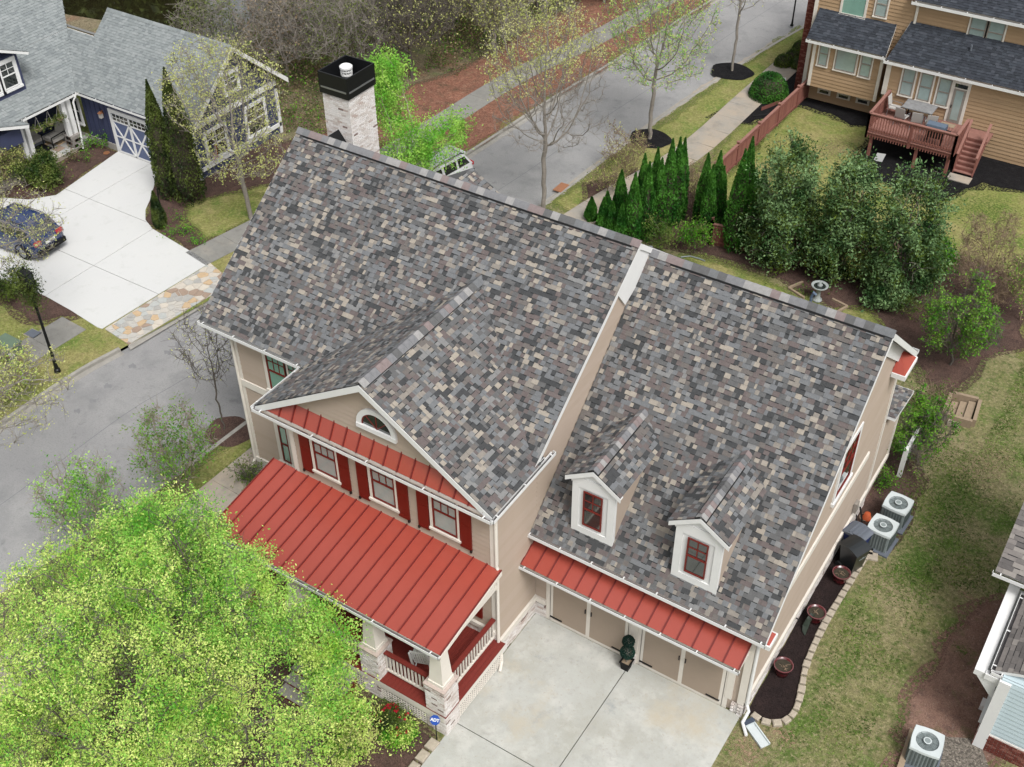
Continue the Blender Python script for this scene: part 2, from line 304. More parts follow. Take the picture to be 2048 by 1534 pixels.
# leaves
LF = dict(
 spring=leafmat('leaf_spring', col(164, 204, 82, .95), col(230, 240, 146, .95)),
 fresh=leafmat('leaf_fresh', col(108, 178, 62, .92), col(184, 228, 112, .92)),
 bud=leafmat('leaf_bud', col(188, 198, 110, .8), col(224, 224, 150, .8)),
 maple=leafmat('leaf_bright', col(112, 186, 58, .8), col(188, 226, 106, .8)),
 dark=leafmat('leaf_magnolia', col(46, 82, 38, .82), col(132, 162, 108, .82), .1),
 thuja=leafmat('leaf_thuja', col(34, 86, 22, .75), col(84, 142, 50, .75), .15),
 cypress=leafmat('leaf_cypress', col(38, 58, 24, .6), col(112, 128, 58, .6), .15),
 grass=leafmat('leaf_grassy', col(74, 112, 34, .6), col(140, 168, 76, .6), .2),
 olive=leafmat('leaf_olive', col(92, 112, 54, .6), col(160, 172, 96, .6)),
 bright=leafmat('leaf_brightgreen', col(74, 152, 30, .75), col(146, 206, 66, .75)),
 box=leafmat('leaf_boxwood', col(40, 72, 26, .6), col(112, 134, 48, .6), .15),
 brown=leafmat('leaf_brown', col(120, 100, 76, .6), col(176, 156, 122, .6), .1),
 topi=leafmat('leaf_topiary', col(20, 52, 44, .6), col(52, 92, 78, .6), .1),
 red=leafmat('flower_red', col(170, 20, 34, .6), col(220, 50, 70, .6), .2))

FR = {}
for k_, c_, n_ in (('mulch', (112, 90, 80), 'mulch_fringe'), ('pinkmulch', (152, 120, 106), 'reddish_fringe'), ('straw', (160, 118, 98), 'straw_fringe'), ('lawngreen', (140, 150, 80), 'lawn_fringe'), ('mulchblack', (40, 38, 38), 'black_fringe'), ('forest', (126, 116, 92), 'forest_fringe')):
    FR[M_[k_].name] = blotch(n_, [(col(*[v*.8 for v in c_]), 6, .45, .7, 2)], col(*c_), .95, 1.0, 40, (30, .35), holes=.5)
M_['baresoil'] = blotch('bare_soil', [(col(206, 176, 150), 2.5, .45, .7, 2)], col(188, 156, 130), .95, .6, 40, (40, .15), holes=2)
M_['lushgrass'] = blotch('lush_grass', [(col(84, 124, 44), 3, .45, .7, 2)], col(104, 144, 56), .95, 1.0, 30, (20, .3), holes=2)
M_['asphaltworn'] = mat('asphalt_worn', col(146, 146, 147), .9, .12, 6, fine=.1)
M_['baresoil2'] = blotch('thin_grass', [(col(150, 140, 104), 2.5, .45, .7, 2)], col(170, 150, 118), .95, .8, 40, (30, .2), holes=2)
# ---------------------------------------------------------------- builders shared by the houses
CAND = []      # whole shingles of the near house that may become pieces of their own
def urange(poly, v):
    """left and right edge of a convex outline (u, v) at height v"""
    xs = []
    n = len(poly)
    for i in range(n):
        (a, b), (c, d) = poly[i], poly[(i+1) % n]
        if (b-v)*(d-v) <= 0 and b != d: xs.append(a+(c-a)*(v-b)/(d-b))
    return (min(xs), max(xs)) if len(xs) > 1 else None
def shingle_faces(mb, F, q0, q1, v0, v1, hb, ht, mi):
    """q0=(uleft at v0, uright at v0), q1 same at v1; F frame matrix"""
    p = [F @ V3(t) for t in ((q0[0], v0, hb), (q0[1], v0, hb), (q1[1], v1, ht), (q1[0], v1, ht), (q0[0], v0, hb-.019), (q0[1], v0, hb-.019), (q1[1], v1, ht-.012), (q1[0], v1, ht-.012))]
    mb.add(p, [(0, 1, 2, 3), (4, 5, 1, 0), (7, 4, 0, 3), (5, 6, 2, 1)], mi)
def shingles(parent, O, U, V, poly, mats, weights, expo=.143, wide=(.075, .21), single=False, band=True, thick=.02, name='shingle_field'):
    """courses of laminated shingles on a roof plane; poly = outline in (u, v) metres"""
    U, V = V3(U).normalized(), V3(V).normalized(); N = U.cross(V); F = frame(V3(O), U, V, N); mb = MB()
    vmin, vmax = min(p[1] for p in poly), max(p[1] for p in poly); nrow = int(math.ceil((vmax-vmin)/expo)); nm = len(mats); last = 0
    for r in range(nrow):
        v0 = vmin+r*expo; v1 = min(v0+expo*1.02, vmax-1e-4)
        if v1-v0 < .02: continue
        a = urange(poly, min(v0+1e-4, vmax-1e-4)); b = urange(poly, v1)
        if a is None or b is None: continue
        lo, hi = min(a[0], b[0]), max(a[1], b[1]); u = lo-random.random()*.2; tab = random.random() < .5; jig = (random.random()-.5)*.006
        while u < hi:
            wd = random.uniform(*wide)*(1.0 if tab else .8); u2 = u+wd
            l0, l1 = max(u, a[0]), max(u, b[0]); r0, r1 = min(u2, a[1]), min(u2, b[1])
            if r0-l0 > .01 or r1-l1 > .01:
                r0, r1 = max(r0, l0+.001), max(r1, l1+.001)
                mi = random.choices(range(nm), weights)[0]
                if random.random() < .12: mi = last
                last = mi
                hb = thick+(.011 if tab else 0); ht = thick-.012+(.006 if tab else 0)
                whole = u >= max(a[0], b[0]) and u2 <= min(a[1], b[1])
                rec = (F, (l0, r0), (l1, r1), v0+jig, v1, hb, ht, mi)
                if single and whole: CAND.append(((F @ V3(((l0+r0)/2, v0, 0))-CAM).length, rec, parent, tab))
                else: shingle_faces(mb, *rec)
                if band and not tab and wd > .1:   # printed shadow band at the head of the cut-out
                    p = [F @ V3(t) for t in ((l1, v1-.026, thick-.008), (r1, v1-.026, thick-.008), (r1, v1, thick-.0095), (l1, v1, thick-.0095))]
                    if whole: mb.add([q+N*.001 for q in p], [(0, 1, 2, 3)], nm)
            u = u2; tab = not tab if random.random() < .8 else tab
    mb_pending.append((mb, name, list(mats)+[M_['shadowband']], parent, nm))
    return F
mb_pending = []
def flush_shingles(limit=290):
    """the nearest whole shingles become pieces, the rest join their roof's field"""
    CAND.sort(key=lambda t: t[0]); cache = {}; byp = {id(t[3]): t[0] for t in mb_pending}
    for i, (dist, rec, parent, tab) in enumerate(CAND):
        F, q0, q1, v0, v1, hb, ht, mi = rec
        if i < limit:
            wd = round((q0[1]-q0[0])/.02)*.02; key = (wd, hb, mi)
            if key not in cache:
                m = MB(); shingle_faces(m, Matrix.Identity(4), (0, wd-.002), (0, wd-.002), 0, .1455, hb, ht, 0); cache[key] = m.mesh('shingle', SHM[mi])
            piece('shingle', cache[key], parent, F @ Matrix.Translation((q0[0]+.001, v0, 0)))
        else: shingle_faces(byp[id(parent)], *rec)
    for mb, name, mats, parent, nm in mb_pending:
        if mb.f: tag(mb.build(name, mats, parent), kind='stuff')
    CAND.clear(); mb_pending.clear()
def slab(O, U, V, poly, t=.1, m=0, mb=None):
    mb = mb or MB(); U, V = V3(U).normalized(), V3(V).normalized(); N = U.cross(V); O = V3(O)
    mb.prism([O+U*a+V*b for a, b in poly], -N*t, m); return mb
def caps(parent, p0, p1, d1, d2, mats, w=.3, L=.2, name='ridge_cap', h=.02):
    """overlapping ridge caps from p0 to p1; d1, d2 = unit directions down the two slopes"""
    p0, p1, d1, d2 = V3(p0), V3(p1), V3(d1).normalized(), V3(d2).normalized(); D = (p1-p0); n = max(1, int(D.length/L)); D = D.normalized(); L = (p1-p0).length/n
    up = -(d1+d2).normalized(); cache = {}
    for i in range(n):
        mi = random.randrange(len(mats))
        if mi not in cache:
            m = MB(); e = .012
            pts = [V3((0, 0, 0))+d1*w/2+up*h, up*(h+.012), d2*w/2+up*h]
            a = [q+up*e for q in pts]; b = [q+D*(L*1.12) for q in pts]
            m.add(a+b+[q-up*.016 for q in a], [(0, 1, 4, 3), (1, 2, 5, 4), (6, 7, 1, 0), (7, 8, 2, 1), (6, 0, 3), (8, 5, 2)]); cache[mi] = m.mesh(name, mats[mi])
        piece(name, cache[mi], parent, Matrix.Translation(p0+D*(L*i)))
SIDE = {}
def siding(parent, O, U, N, H, lim, mats, expo=.178, h0=0.0, name='siding_board', proud=.024):
    """lap siding: each board its own piece. lim(h)->(u0, u1) at height h"""
    U, N = V3(U).normalized(), V3(N).normalized(); O = V3(O); h = h0; k = 0
    while h < H-.02:
        hh = min(expo, H-h); a, b = lim(h+.001), lim(h+hh-.001)
        if a and b and (a[1]-a[0] > .05 or b[1]-b[0] > .05):
            segs = [(a, b)]; mi = mats[random.randrange(len(mats))]
            key = (round(a[1]-a[0], 2), round(b[1]-b[0], 2), round(b[0]-a[0], 2), round(hh, 3), mi.name, proud)
            if key not in SIDE:
                m = MB(); q = [V3((0, 0, proud)), V3((a[1]-a[0], 0, proud)), V3((b[1]-a[0], hh, .004)), V3((b[0]-a[0], hh, .004))]
                m.add(q+[V3((p.x, p.y, -.01)) for p in q], [(0, 1, 2, 3), (4, 5, 1, 0), (5, 6, 2, 1), (7, 4, 0, 3), (6, 7, 3, 2)]); SIDE[key] = m.mesh(name, mi)
            W = U.cross(N) if U.cross(N).z > 0 else N.cross(U)
            piece(name, SIDE[key], parent, Matrix(((U.x, 0, N.x, 0), (U.y, 0, N.y, 0), (U.z, 1, N.z, 0), (0, 0, 0, 1))).__class__(((U.x, 0, N.x, (O+U*a[0]).x), (U.y, 0, N.y, (O+U*a[0]).y), (U.z, 1, N.z, O.z+h), (0, 0, 0, 1))))
        h += expo; k += 1
def bar(mb, a, b, w, d, N, m=0):
    """flat bar from a to b lying on a face with normal N: width w, standing d proud, centred"""
    a, b, N = V3(a), V3(b), V3(N).normalized(); D = (b-a); S = D.normalized().cross(N)*w
    return mb.obb(a-S/2, D, S, N*d, m)
def window(parent, O, U, N, w, h, sash, pane, trim=None, tw=.12, grid=(3, 2), double=True, sill=True, proud=.03, name='window', label=None, trim_m=None, muntins=True, lower=None, s=.055):
    """O = lower left corner of the sash. > trim, pane, muntin"""
    U, N = V3(U).normalized(), V3(N).normalized(); O = V3(O)+N*proud; P = lambda a, b, c=0: O+U*a+Z*b+N*c
    m = MB()
    for (a, b) in (((0, s/2), (w, s/2)), ((0, h-s/2), (w, h-s/2))): bar(m, P(*a), P(*b), s, .03, N)
    for a in (s/2, w-s/2): bar(m, P(a, s), P(a, h-s), s, .03, N)
    if double: bar(m, P(s, h/2, .001), P(w-s, h/2, .001), s, .034, N)
    f = m.build(name, sash, parent)
    if label: f['label'] = label
    halves = ((s, h/2), (h/2, h-s)) if double else ((s, h-s),)
    for i, (a, b) in enumerate(halves):
        g = MB(); g.obb(P(s-.005, a, -.02), U*(w-2*s+.01), Z*(b-a), N*.024); g.build('pane', (lower if (lower and i == 0) else pane), f)
    if muntins and grid:
        top = halves[-1]; a, b = top; a += s/2 if double else 0
        mu = MB()
        for i in range(1, grid[0]): x = s+(w-2*s)*i/grid[0]; bar(mu, P(x, a, .004), P(x, b, .004), .026, .016, N)
        for j in range(1, grid[1]): z = a+(b-a)*j/grid[1]; bar(mu, P(s, z, .005), P(w-s, z, .005), .026, .017, N)
        if mu.f: mu.build('muntins', sash, f)
    if trim:
        t = MB()
        for x in (-tw/2, w+tw/2): bar(t, P(x, -tw*.2, -proud), P(x, h+tw, -proud), tw, proud+.035, N)
        bar(t, P(0, h+tw/2, -proud), P(w, h+tw/2, -proud), tw, proud+.035, N)
        t.build('trim', trim, f)
        if sill: u = MB(); bar(u, P(-tw*1.2, -tw*.6, -proud), P(w+tw*1.2, -tw*.6, -proud), tw*.8, proud+.075, N); u.build('sill', trim, f)
    return f
def gutter(parent, a, b, N, size=.12, hang=1.25, mat_out=None, inner=None, name='gutter'):
    a, b, N = V3(a), V3(b), V3(N).normalized(); D = b-a; m = MB(); s = size; e = D.normalized()
    m.obb(a+N*s, D, -N*.014, -Z*s, 0)            # outer face
    m.obb(a, D, N*(s-.014), -Z*.012-V3((0, 0, 0)), 1) if False else m.obb(a-Z*s, D, N*(s-.014), Z*.012, 0)
    m.add([a+N*.003-Z*(s-.03), a+N*(s-.016)-Z*(s-.03), b+N*(s-.016)-Z*(s-.03), b+N*.003-Z*(s-.03)], [(0, 1, 2, 3)], 1)
    for q, sg in ((a, 1), (b, -1)): m.obb(q, e*.012*sg, N*s, -Z*s, 0)
    n = max(1, int(D.length/hang))
    for i in range(n+1): q = a+D*(i+.15)/(n+.3); m.obb(q-Z*.004, e*.035, N*s, Z*.014, 0)
    return m.build(name, [mat_out or M_['white'], inner or M_['gutterin']], parent)
def downspout(parent, pts, r=.045, m=None, name='downspout'):
    mb = MB(); P = [V3(p) for p in pts]
    mb.tube(P, r, 8); return mb.build(name, m or M_['cream'], parent)
def metal_roof(parent, O, U, V, W, L, n, name='roof_panel', u0=None, lap=.012, clip=None):
    """standing seam pans, each with its own rib. clip(u)-> length of the pan at u"""
    U, V = V3(U).normalized(), V3(V).normalized(); N = U.cross(V); F = frame(V3(O), U, V, N); p = W/n
    me = None
    for i in range(n):
        l0, l1 = (L, L) if clip is None else (clip(i*p), clip((i+1)*p))
        if me is None or clip is not None:
            m = MB(); m.prism([V3((0.002, 0, 0)), V3((p-.002, 0, 0)), V3((p-.002, l1, 0)), V3((0.002, l0, 0))], V3((0, 0, .012)), 0)
            m.obb((-.017, -.004, .0), (.034, 0, 0), (0, l0+.004, 0), (0, 0, .05), 1); me = m.mesh(name, [M_['red'], M_['redseam']])
        piece(name, me, parent, F @ Matrix.Translation((i*p, 0, 0)))
    m = MB(); last = L if clip is None else clip(W)
    m.obb(F @ V3((W-.013, -.004, 0)), U*.026, V*(last+.004), N*.052); m.build('seam', M_['redseam'], parent)
BRC = {}
def bricks(parent, O, U, N, W, H, mats=None, wts=None, bl=.2, bh=.067, mort=.012, single=0, lim=None, name='brick_courses', depth=.016, soldier=False):
    """running bond; the first `single` bricks are pieces, the rest one joined part"""
    mats = mats or BRK; wts = wts or BRW; U, N = V3(U).normalized(), V3(N).normalized(); O = V3(O); m = MB(); z = 0; r = 0; cnt = 0
    while z+bh*.6 < H:
        hh = min(bh, H-z-.002); u = 0.0 if r % 2 == 0 else -bl/2
        if soldier and z+bh*2 >= H and H > .4: break
        while u < W:
            a, b = max(u, 0), min(u+bl-mort, W)
            if b-a > .03:
                mi = random.choices(range(len(mats)), wts)[0]; d = depth+random.uniform(-.004, .005)
                if cnt < single and b-a > bl*.9:
                    key = (mats[mi].name, round(b-a, 3))
                    if key not in BRC: q = MB(); q.box(0, b-a, 0, bh-mort, 0, .018); BRC[key] = q.mesh('brick', mats[mi])
                    W_ = V3((0, 0, 1)); piece('brick', BRC[key], parent, Matrix(((U.x, 0, N.x, (O+U*a+N*.001).x), (U.y, 0, N.y, (O+U*a+N*.001).y), (0, 1, 0, O.z+z), (0, 0, 0, 1)))); cnt += 1
                else: m.obb(O+U*a+Z*z, U*(b-a), Z*(hh-mort), N*d, mi)
            u += bl
        z += bh; r += 1
    if soldier:
        u = 0
        while u < W:
            b = min(u+bh-mort, W)
            if b-u > .02: m.obb(O+U*u+Z*z, U*(b-u), Z*(H-z-.004), N*(depth+.008), random.choices(range(len(mats)), wts)[0])
            u += bh
    if m.f: tag(m.build(name, mats, parent), kind='stuff')
# ---------------------------------------------------------------- the house in the middle
house = thing('main_house', 'large taupe house with mixed grey shingle roofs, red metal porch roof and two white dormers', 'house', (-3, 3, 0))
XR, YE, ZE, YR, ZR, XL = 0.02, .35, 6.5, 5.94, 10.67, -12.56
MS = (ZR-ZE)/(YR-YE)
WL, WR, WF, BF, BL = -11.5, -.1, .65, -1.5, -7.3       # wall planes
YB = 11.4
def part(mb, name, m, parent=None, smooth=False): return mb.build(name, m, parent or house, smooth)
# --- wall cores
w1 = MB()
w1.prism([(WL+.02, WF, 0), (WL+.02, YB, 0), (WL+.02, YB, 6.3), (WL+.02, YR, ZR-.25), (WL+.02, WF, 6.5)], (WR-WL-.04, 0, 0))
main_wall = part(w1, 'main_wall', M_['siding'])
w2 = MB(); w2.prism([(BL, BF, 0), (WR-.02, BF, 0), (WR-.02, BF, 6.35), ((BL+WR)/2-.35, BF, 8.98), (BL, BF, 6.9)], (0, WF-BF+2.5, 0))
bay_wall = part(w2, 'front_gable_wall', M_['siding'])
GX0, GX1, GF, GYR, GZR, GYE, GZE, GYB, GZB = -.1, 6.86, .62, 6.73, 9.94, .30, 3.92, 10.85, 6.55
GS = (GZR-GZE)/(GYR-GYE)
w3 = MB(); w3.prism([(GX0, GF, 0), (GX0, GYB-.4, 0), (GX0, GYB-.4, 6.5), (GX0, GYR, GZR-.2), (GX0, GF, 3.95)], (GX1-GX0-.02, 0, 0))
garage_wall = part(w3, 'garage_wall', M_['siding'])
SD = [M_['siding'], M_['siding2']]
siding(main_wall, (WL, WF, .84), X, -Y, 5.5, lambda h: (.12, BL-WL-.02), SD)
siding(bay_wall, (BL, BF, 4.1), X, -Y, 2.4, lambda h: (.14, WR-BL-.14), SD)
def gtri(h):
    q = (h+.5+.14)/.648; a, b = max(0, -8.24+q+.1-BL), min(WR-BL, .06-q-.1-BL); return (a, b) if b-a > .05 else None
siding(bay_wall, (BL, BF, 6.95), X, -Y, 2.1, gtri, SD)
siding(bay_wall, (BL, BF, 1.35), X, -Y, 2.0, lambda h: (.14, WR-BL-.14), SD)
siding(bay_wall, (WR, BF, .84), Y, X, 5.6, lambda h: (.1, GF-BF) if h < 2.4 else (.1, GF-BF+.2), SD)
def gab(h):      # main right gable above the garage roof
    z = 3.6+h; y0 = WF if z < ZE else YE+(z-ZE)/MS+.12
    g = GYE+(z-GZE)/GS-.02          # garage roof surface here
    y1 = min(max(g, y0), YR+(ZR-.16-z)/MS)
    return (y0-WF, y1-WF) if y1-y0 > .05 else None
siding(main_wall, (WR, WF, 3.6), Y, X, 7, gab, SD)
def gr(h):
    z = .84+h
    y0 = GF if z < 3.9 else GYE+(z-GZE)/GS+.05
    y1 = GYB-.4 if z < 6.4 else GYR+(GZR-z)/((GZR-GZB)/(GYB-GYR))-.05
    return (y0-GF, y1-GF) if y1-y0 > .05 else None
siding(garage_wall, (GX1, GF, .84), Y, X, 9, gr, SD)
siding(garage_wall, (GX0, GF, .84), X, -Y, 2.3, lambda h: (.02, .42), SD)
# --- brick base
base = part(MB().obb((WR-.01, BF+.05, 0), X*.05, Y*(GF-BF-.05), Z*.62).obb((GX1-.01, GF+.05, 0), X*.05, Y*(GYB-.5-GF), Z*.62).obb((WL, WF-.04, 0), X*(BL-WL), Y*.05, Z*.62), 'brick_base', M_['mortar'])
bricks(base, (WR+.04, BF+.06, 0), Y, X, GF-BF-.06, .62, single=36, soldier=True)
bricks(base, (GX1+.04, GF+.02, 0), Y, X, GYB-.4-GF, .62, single=70, soldier=True)
bricks(base, (WL, WF-.04, 0), X, -Y, BL-WL, .62, soldier=True)
bricks(base, (GX0+.04, GF-.02, 0), X, -Y, .42, .55, single=0, soldier=True, depth=.05)
bricks(base, (GX1-.33, GF-.03, 0), X, -Y, .36, .5, single=8, depth=.07)
bb = MB(); N_ = .07
bb.obb((WR, BF, .62), Y*(GF-BF), X*.09, Z*.2); bb.obb((GX1, GF-.02, .62), Y*(GYB-.4-GF), X*.09, Z*.2); bb.obb((WL-.03, WF, .62), X*(BL-WL), -Y*.08, Z*.2); bb.obb((GX0+.09, GF, .62), X*.33, -Y*.09, Z*.2)
part(bb, 'base_trim', M_['cream'])
# --- roof structure
sV = V3((0, 1, MS)).normalized(); Lm = (V3((0, YR, ZR))-V3((0, YE, ZE))).length
main_roof = part(slab((XL, YE, ZE), X, sV, [(0, 0), (XR-XL, 0), (XR-XL, Lm), (0, Lm)], .1), 'main_roof', M_['matblack'])
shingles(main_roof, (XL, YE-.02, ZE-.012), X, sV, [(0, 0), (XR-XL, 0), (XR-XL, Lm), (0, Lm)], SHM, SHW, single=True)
slab((XL, YB+.4, ZR-(YB+.4-YR)*MS), -X, V3((0, -1, MS)), [(-(XR-XL), 0), (0, 0), (0, Lm*1.05), (-(XR-XL), Lm*1.05)], .1).build('rear_slope', M_['sh_grey'], main_roof)
RC = [M_['ridge_pale'], M_['ridge_grey'], M_['ridge_rose'], M_['sh_grey'], M_['ridge_pale'], M_['sh_blue'], M_['ridge_grey']]
caps(main_roof, (XL, YR, ZR+.03), (XR, YR, ZR+.03), -sV, V3((0, 1, -MS)), RC, w=.44, L=.26, h=.045)
m = MB(); 
for s_ in (-1, 1):
    d = -sV if s_ < 0 else V3((0, 1, -MS)).normalized()
    n_ = V3((0, -MS, 1)).normalized() if s_ < 0 else V3((0, MS, 1)).normalized()
    m.obb(V3((XL+.3, YR, ZR+.005))+d*.05, X*(XR-XL-.5), d*.175, n_*.04)
m.build('ridge_vent', M_['matblack'], main_roof)
# rakes, fascia
m = MB()
def rake(mb, x, y0, z0, y1, z1, w=.24, t=.04, dz=.1, sx=1):
    a, b = V3((x, y0, z0-dz)), V3((x, y1, z1-dz)); mb.obb(a, b-a, V3((sx*t, 0, 0)), V3((0, 0, -w)))
rake(m, XR-.03, YE, ZE, YR, ZR, .2, .035, .015); rake(m, XR-.03, YR, ZR, YB+.3, ZR-(YB+.3-YR)*MS, .2, .035, .015)
m.obb((XR-.02, YE, ZE-.18), Y*.5, X*.03, Z*.16)
m.prism([(WR+.02, 4.72, ZR-(YR-4.72)*MS-.1), (WR+.02, YR, ZR-.12), (WR+.02, 7.1, ZR-1.16*MS-.1), (WR+.02, 6.9, 9.5), (WR+.02, 6.2, 9.3), (WR+.02, 5.3, 8.9)], (.06, 0, 0))
m.build('rake_board', M_['white'], main_roof)
m = MB(); rake(m, XL, YE, ZE, YR, ZR, .2, -.03, .02); m.build('rake_board', M_['white'], main_roof)
m = MB(); m.obb((XL, YE+.02, ZE-.04), X*(BL-XL-.6), Y*.03, -Z*.16); m.obb((XL, YE+.05, ZE-.19), X*(BL-XL-.6), Y*.3, -Z*.02); m.obb((XL+.1, YE+.08, ZE-.24), X*.9, Y*.14, Z*.12)
m.build('fascia', M_['white'], main_roof)
gutter(main_roof, (XL, YE-.01, ZE-.02), (-8.25, YE-.01, ZE-.02), -Y)
# --- front gable roof
BX0, BX1, BXC, BY, BZ = -8.24, .06, -4.09, -1.8, 9.13
BSL = (BZ-6.45)/(BX1-BXC); Lb = math.hypot(BX1-BXC, BZ-6.45); YM = YE+(BZ-ZE)/MS
rV = V3((-1, 0, BSL)).normalized(); lV = V3((1, 0, BSL)).normalized(); DEP = YM-BY; dep0 = YE+1.0-BY
gable_roof = part(slab((BX1, BY, 6.45), Y, rV, [(0, 0), (dep0-.55, 0), (DEP+.15, Lb), (0, Lb)], .09), 'front_gable_roof', M_['matblack'])
slab((BX0, BY, 6.45), -Y, lV, [(-(dep0-.55), 0), (0, 0), (0, Lb), (-(DEP+.15), Lb)], .09).build('roof_deck', M_['matblack'], gable_roof)
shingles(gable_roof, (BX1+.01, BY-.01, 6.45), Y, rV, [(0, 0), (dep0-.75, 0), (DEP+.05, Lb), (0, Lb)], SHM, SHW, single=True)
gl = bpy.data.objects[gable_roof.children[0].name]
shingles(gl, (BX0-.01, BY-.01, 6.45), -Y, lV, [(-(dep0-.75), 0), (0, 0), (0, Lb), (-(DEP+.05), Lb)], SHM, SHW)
caps(gable_roof, (BXC, BY, BZ+.03), (BXC, YM+.1, BZ+.03), -rV, -lV, RC, w=.46, L=.24, h=.05)
m = MB(); m.obb(V3((BXC, BY+.15, BZ+.03)), Y*(DEP-.8), -rV*.22, V3((BSL, 0, 1)).normalized()*.035); m.obb(V3((BXC, BY+.15, BZ+.03)), Y*(DEP-.8), -lV*.22, V3((-BSL, 0, 1)).normalized()*.035); m.build('ridge_vent', M_['matblack'], gable_roof)
m = MB()
for x0, s_ in ((BX0, 1), (BX1, -1)):
    a, b = V3((x0, BY-.02, 6.43)), V3((BXC, BY-.02, BZ-.02)); m.obb(a, b-a, Y*.04, -Z*.22)
    a, b = V3((x0, BY+.03, 6.41)), V3((BXC, BY+.03, BZ-.04)); m.obb(a-Z*.1, b-a, Y*.3, -Z*.02)
m.build('rake_board', M_['white'], gable_roof)
m = MB(); m.obb((BX1-.03, BY, 6.42), X*.03, Y*3.0, -Z*.17); m.obb((BX0, BY, 6.42), X*.03, Y*2.2, -Z*.15); m.build('fascia', M_['white'], gable_roof)
gutter(gable_roof, (BX1, BY-.1, 6.44), (BX1, YE+.9, 6.44), X, .11)
gutter(gable_roof, (BX0, BY-.1, 6.44), (BX0, YE-.1, 6.44), -X, .11)
# small red pent roof across the gable
pV = V3((0, BF-BY+.02, .55)).normalized()
pent = part(MB().obb((BX0+.3, BY+.02, 6.30), X*(BX1-BX0-.5), Y*.3, Z*.13), 'gable_pent_roof', M_['cream'])
pl = math.hypot(BF-BY, .5)+.03; W0 = BX1-BX0-.75
metal_roof(pent, (BX0+.45, BY+.02, 6.46), X, pV, W0, pl, 16, clip=lambda u: max(.06, min(pl, u*.8+.05, (W0-u)*.8+.05)))
gutter(pent, (BX0-.05, BY-.03, 6.42), (BX1+.05, BY-.03, 6.42), -Y, .11, 1.75)
# half-round window
hr = MB(); cx, cz, R1, R2 = -3.85, 7.46, .52, .68
arc = [(cx+R2*math.cos(t), cz+R2*math.sin(t)) for t in np.linspace(0, math.pi, 19)]; arc2 = [(cx+R1*math.cos(t), cz+R1*math.sin(t)) for t in np.linspace(0, math.pi, 19)]
for i in range(18):
    hr.prism([(arc[i][0], BF-.02, arc[i][1]), (arc[i+1][0], BF-.02, arc[i+1][1]), (arc2[i+1][0], BF-.02, arc2[i+1][1]), (arc2[i][0], BF-.02, arc2[i][1])], (0, -.07, 0))
hr.obb((cx-R2, BF-.02, cz-.15), X*2*R2, -Y*.09, Z*.15)
hrw = part(hr, 'half_round_window', M_['white'])
g = MB(); g.prism([(x, BF-.02, z) for x, z in arc2], (0, -.025, 0)); g.build('pane', M_['glassdark'], hrw)
g = MB()
for t in (.25, .5, .75): g.obb((cx-.012, BF-.045, cz), X*.024, -Y*.012, Z*R1) if t == .5 else bar(g, (cx, BF-.045, cz), (cx+R1*math.cos(t*math.pi), BF-.045, cz+R1*math.sin(t*math.pi)), .024, .012, -Y)
for i in range(18): bar(g, (cx+(arc2[i][0]-cx)*.96, BF-.045, cz+(arc2[i][1]-cz)*.96), (cx+(arc2[i+1][0]-cx)*.96, BF-.045, cz+(arc2[i+1][1]-cz)*.96), .04, .013, -Y)
g.build('muntins', M_['sash'], hrw)
# three upper windows with shutters
for k, wx in enumerate((-6.40, -4.27, -2.13)):
    wn = window(house, (wx, BF, 4.62), X, -Y, .84, 1.5, M_['sash'], M_['glass'], M_['cream'], .1)
    for sx in (wx-.52, wx+.92):
        t = MB(); t.obb((sx, BF-.02, 4.38), X*.38, -Y*.05, Z*1.8)
        sh = part(t, 'shutter', M_['shutter'])
        for zz in (4.46, 5.28, 6.0): MB().obb((sx+.05, BF-.07, zz), X*.28, -Y*.012, Z*.05).build('rail', M_['shutter'], sh)
        t = MB(); t.obb((sx+(.34 if sx > wx else .0), BF-.03, 4.32), X*.05, -Y*.07, Z*.09); t.build('shutter_dog', M_['black'], sh)
# corner boards
for nm, (x, y, z0, z1, ax, ay) in dict(a=(WR-.13, BF-.03, 4.1, 6.35, .16, .16), b=(BL-.03, BF-.03, 3.7, 6.3, .16, .16), c=(WR-.13, BF-.03, .62, 3.7, .16, .16), d=(WL-.02, WF-.035, .62, 6.3, .14, .14), e=(GX1-.13, GF-.035, .62, 3.9, .165, .16)).items():
    part(MB().box(x, x+ax, y, y+ay, z0, z1), 'corner_board', M_['cream'])
part(MB().obb((WL, WF, 4.05), X*(BL-WL), -Y*.06, Z*.27), 'belt_board', M_['cream'])
for wx in (-10.13, -9.27): window(house, (wx, WF, 4.52), X, -Y, .8, 1.62, M_['sash'], M_['glassgreen'], M_['cream'], .13 if wx < -10 else .06)
window(house, (-8.06, WF, 4.6), X, -Y, .5, 1.5, M_['sash'], M_['glassgreen'], M_['cream'], .16)
window(house, (-10.15, WF, 1.3), X, -Y, .38, 1.65, M_['sash'], M_['glassgreen'], M_['cream'], .16, grid=None)
downspout(house, [(WL-.06, WF-.2, 6.32), (WL-.03, WF-.08, 6.1), (WL-.03, WF-.08, .75), (WL-.06, WF-.22, .55), (WL-.06, WF-.22, .1), (WL-.12, WF-.4, .05)], .05)
downspout(house, [(WR+.1, BF-.05, 6.3), (WR+.06, BF-.02, 6.1), (WR+.06, BF-.02, 4.2), (WR+.14, BF-.02, 4.0), (WR+.1, BF-.04, 3.8), (WR+.08, BF-.04, .6), (WR+.22, BF-.1, .42), (WR+.24, BF-.12, .16), (WR+.36, BF-.42, .08)], .05)
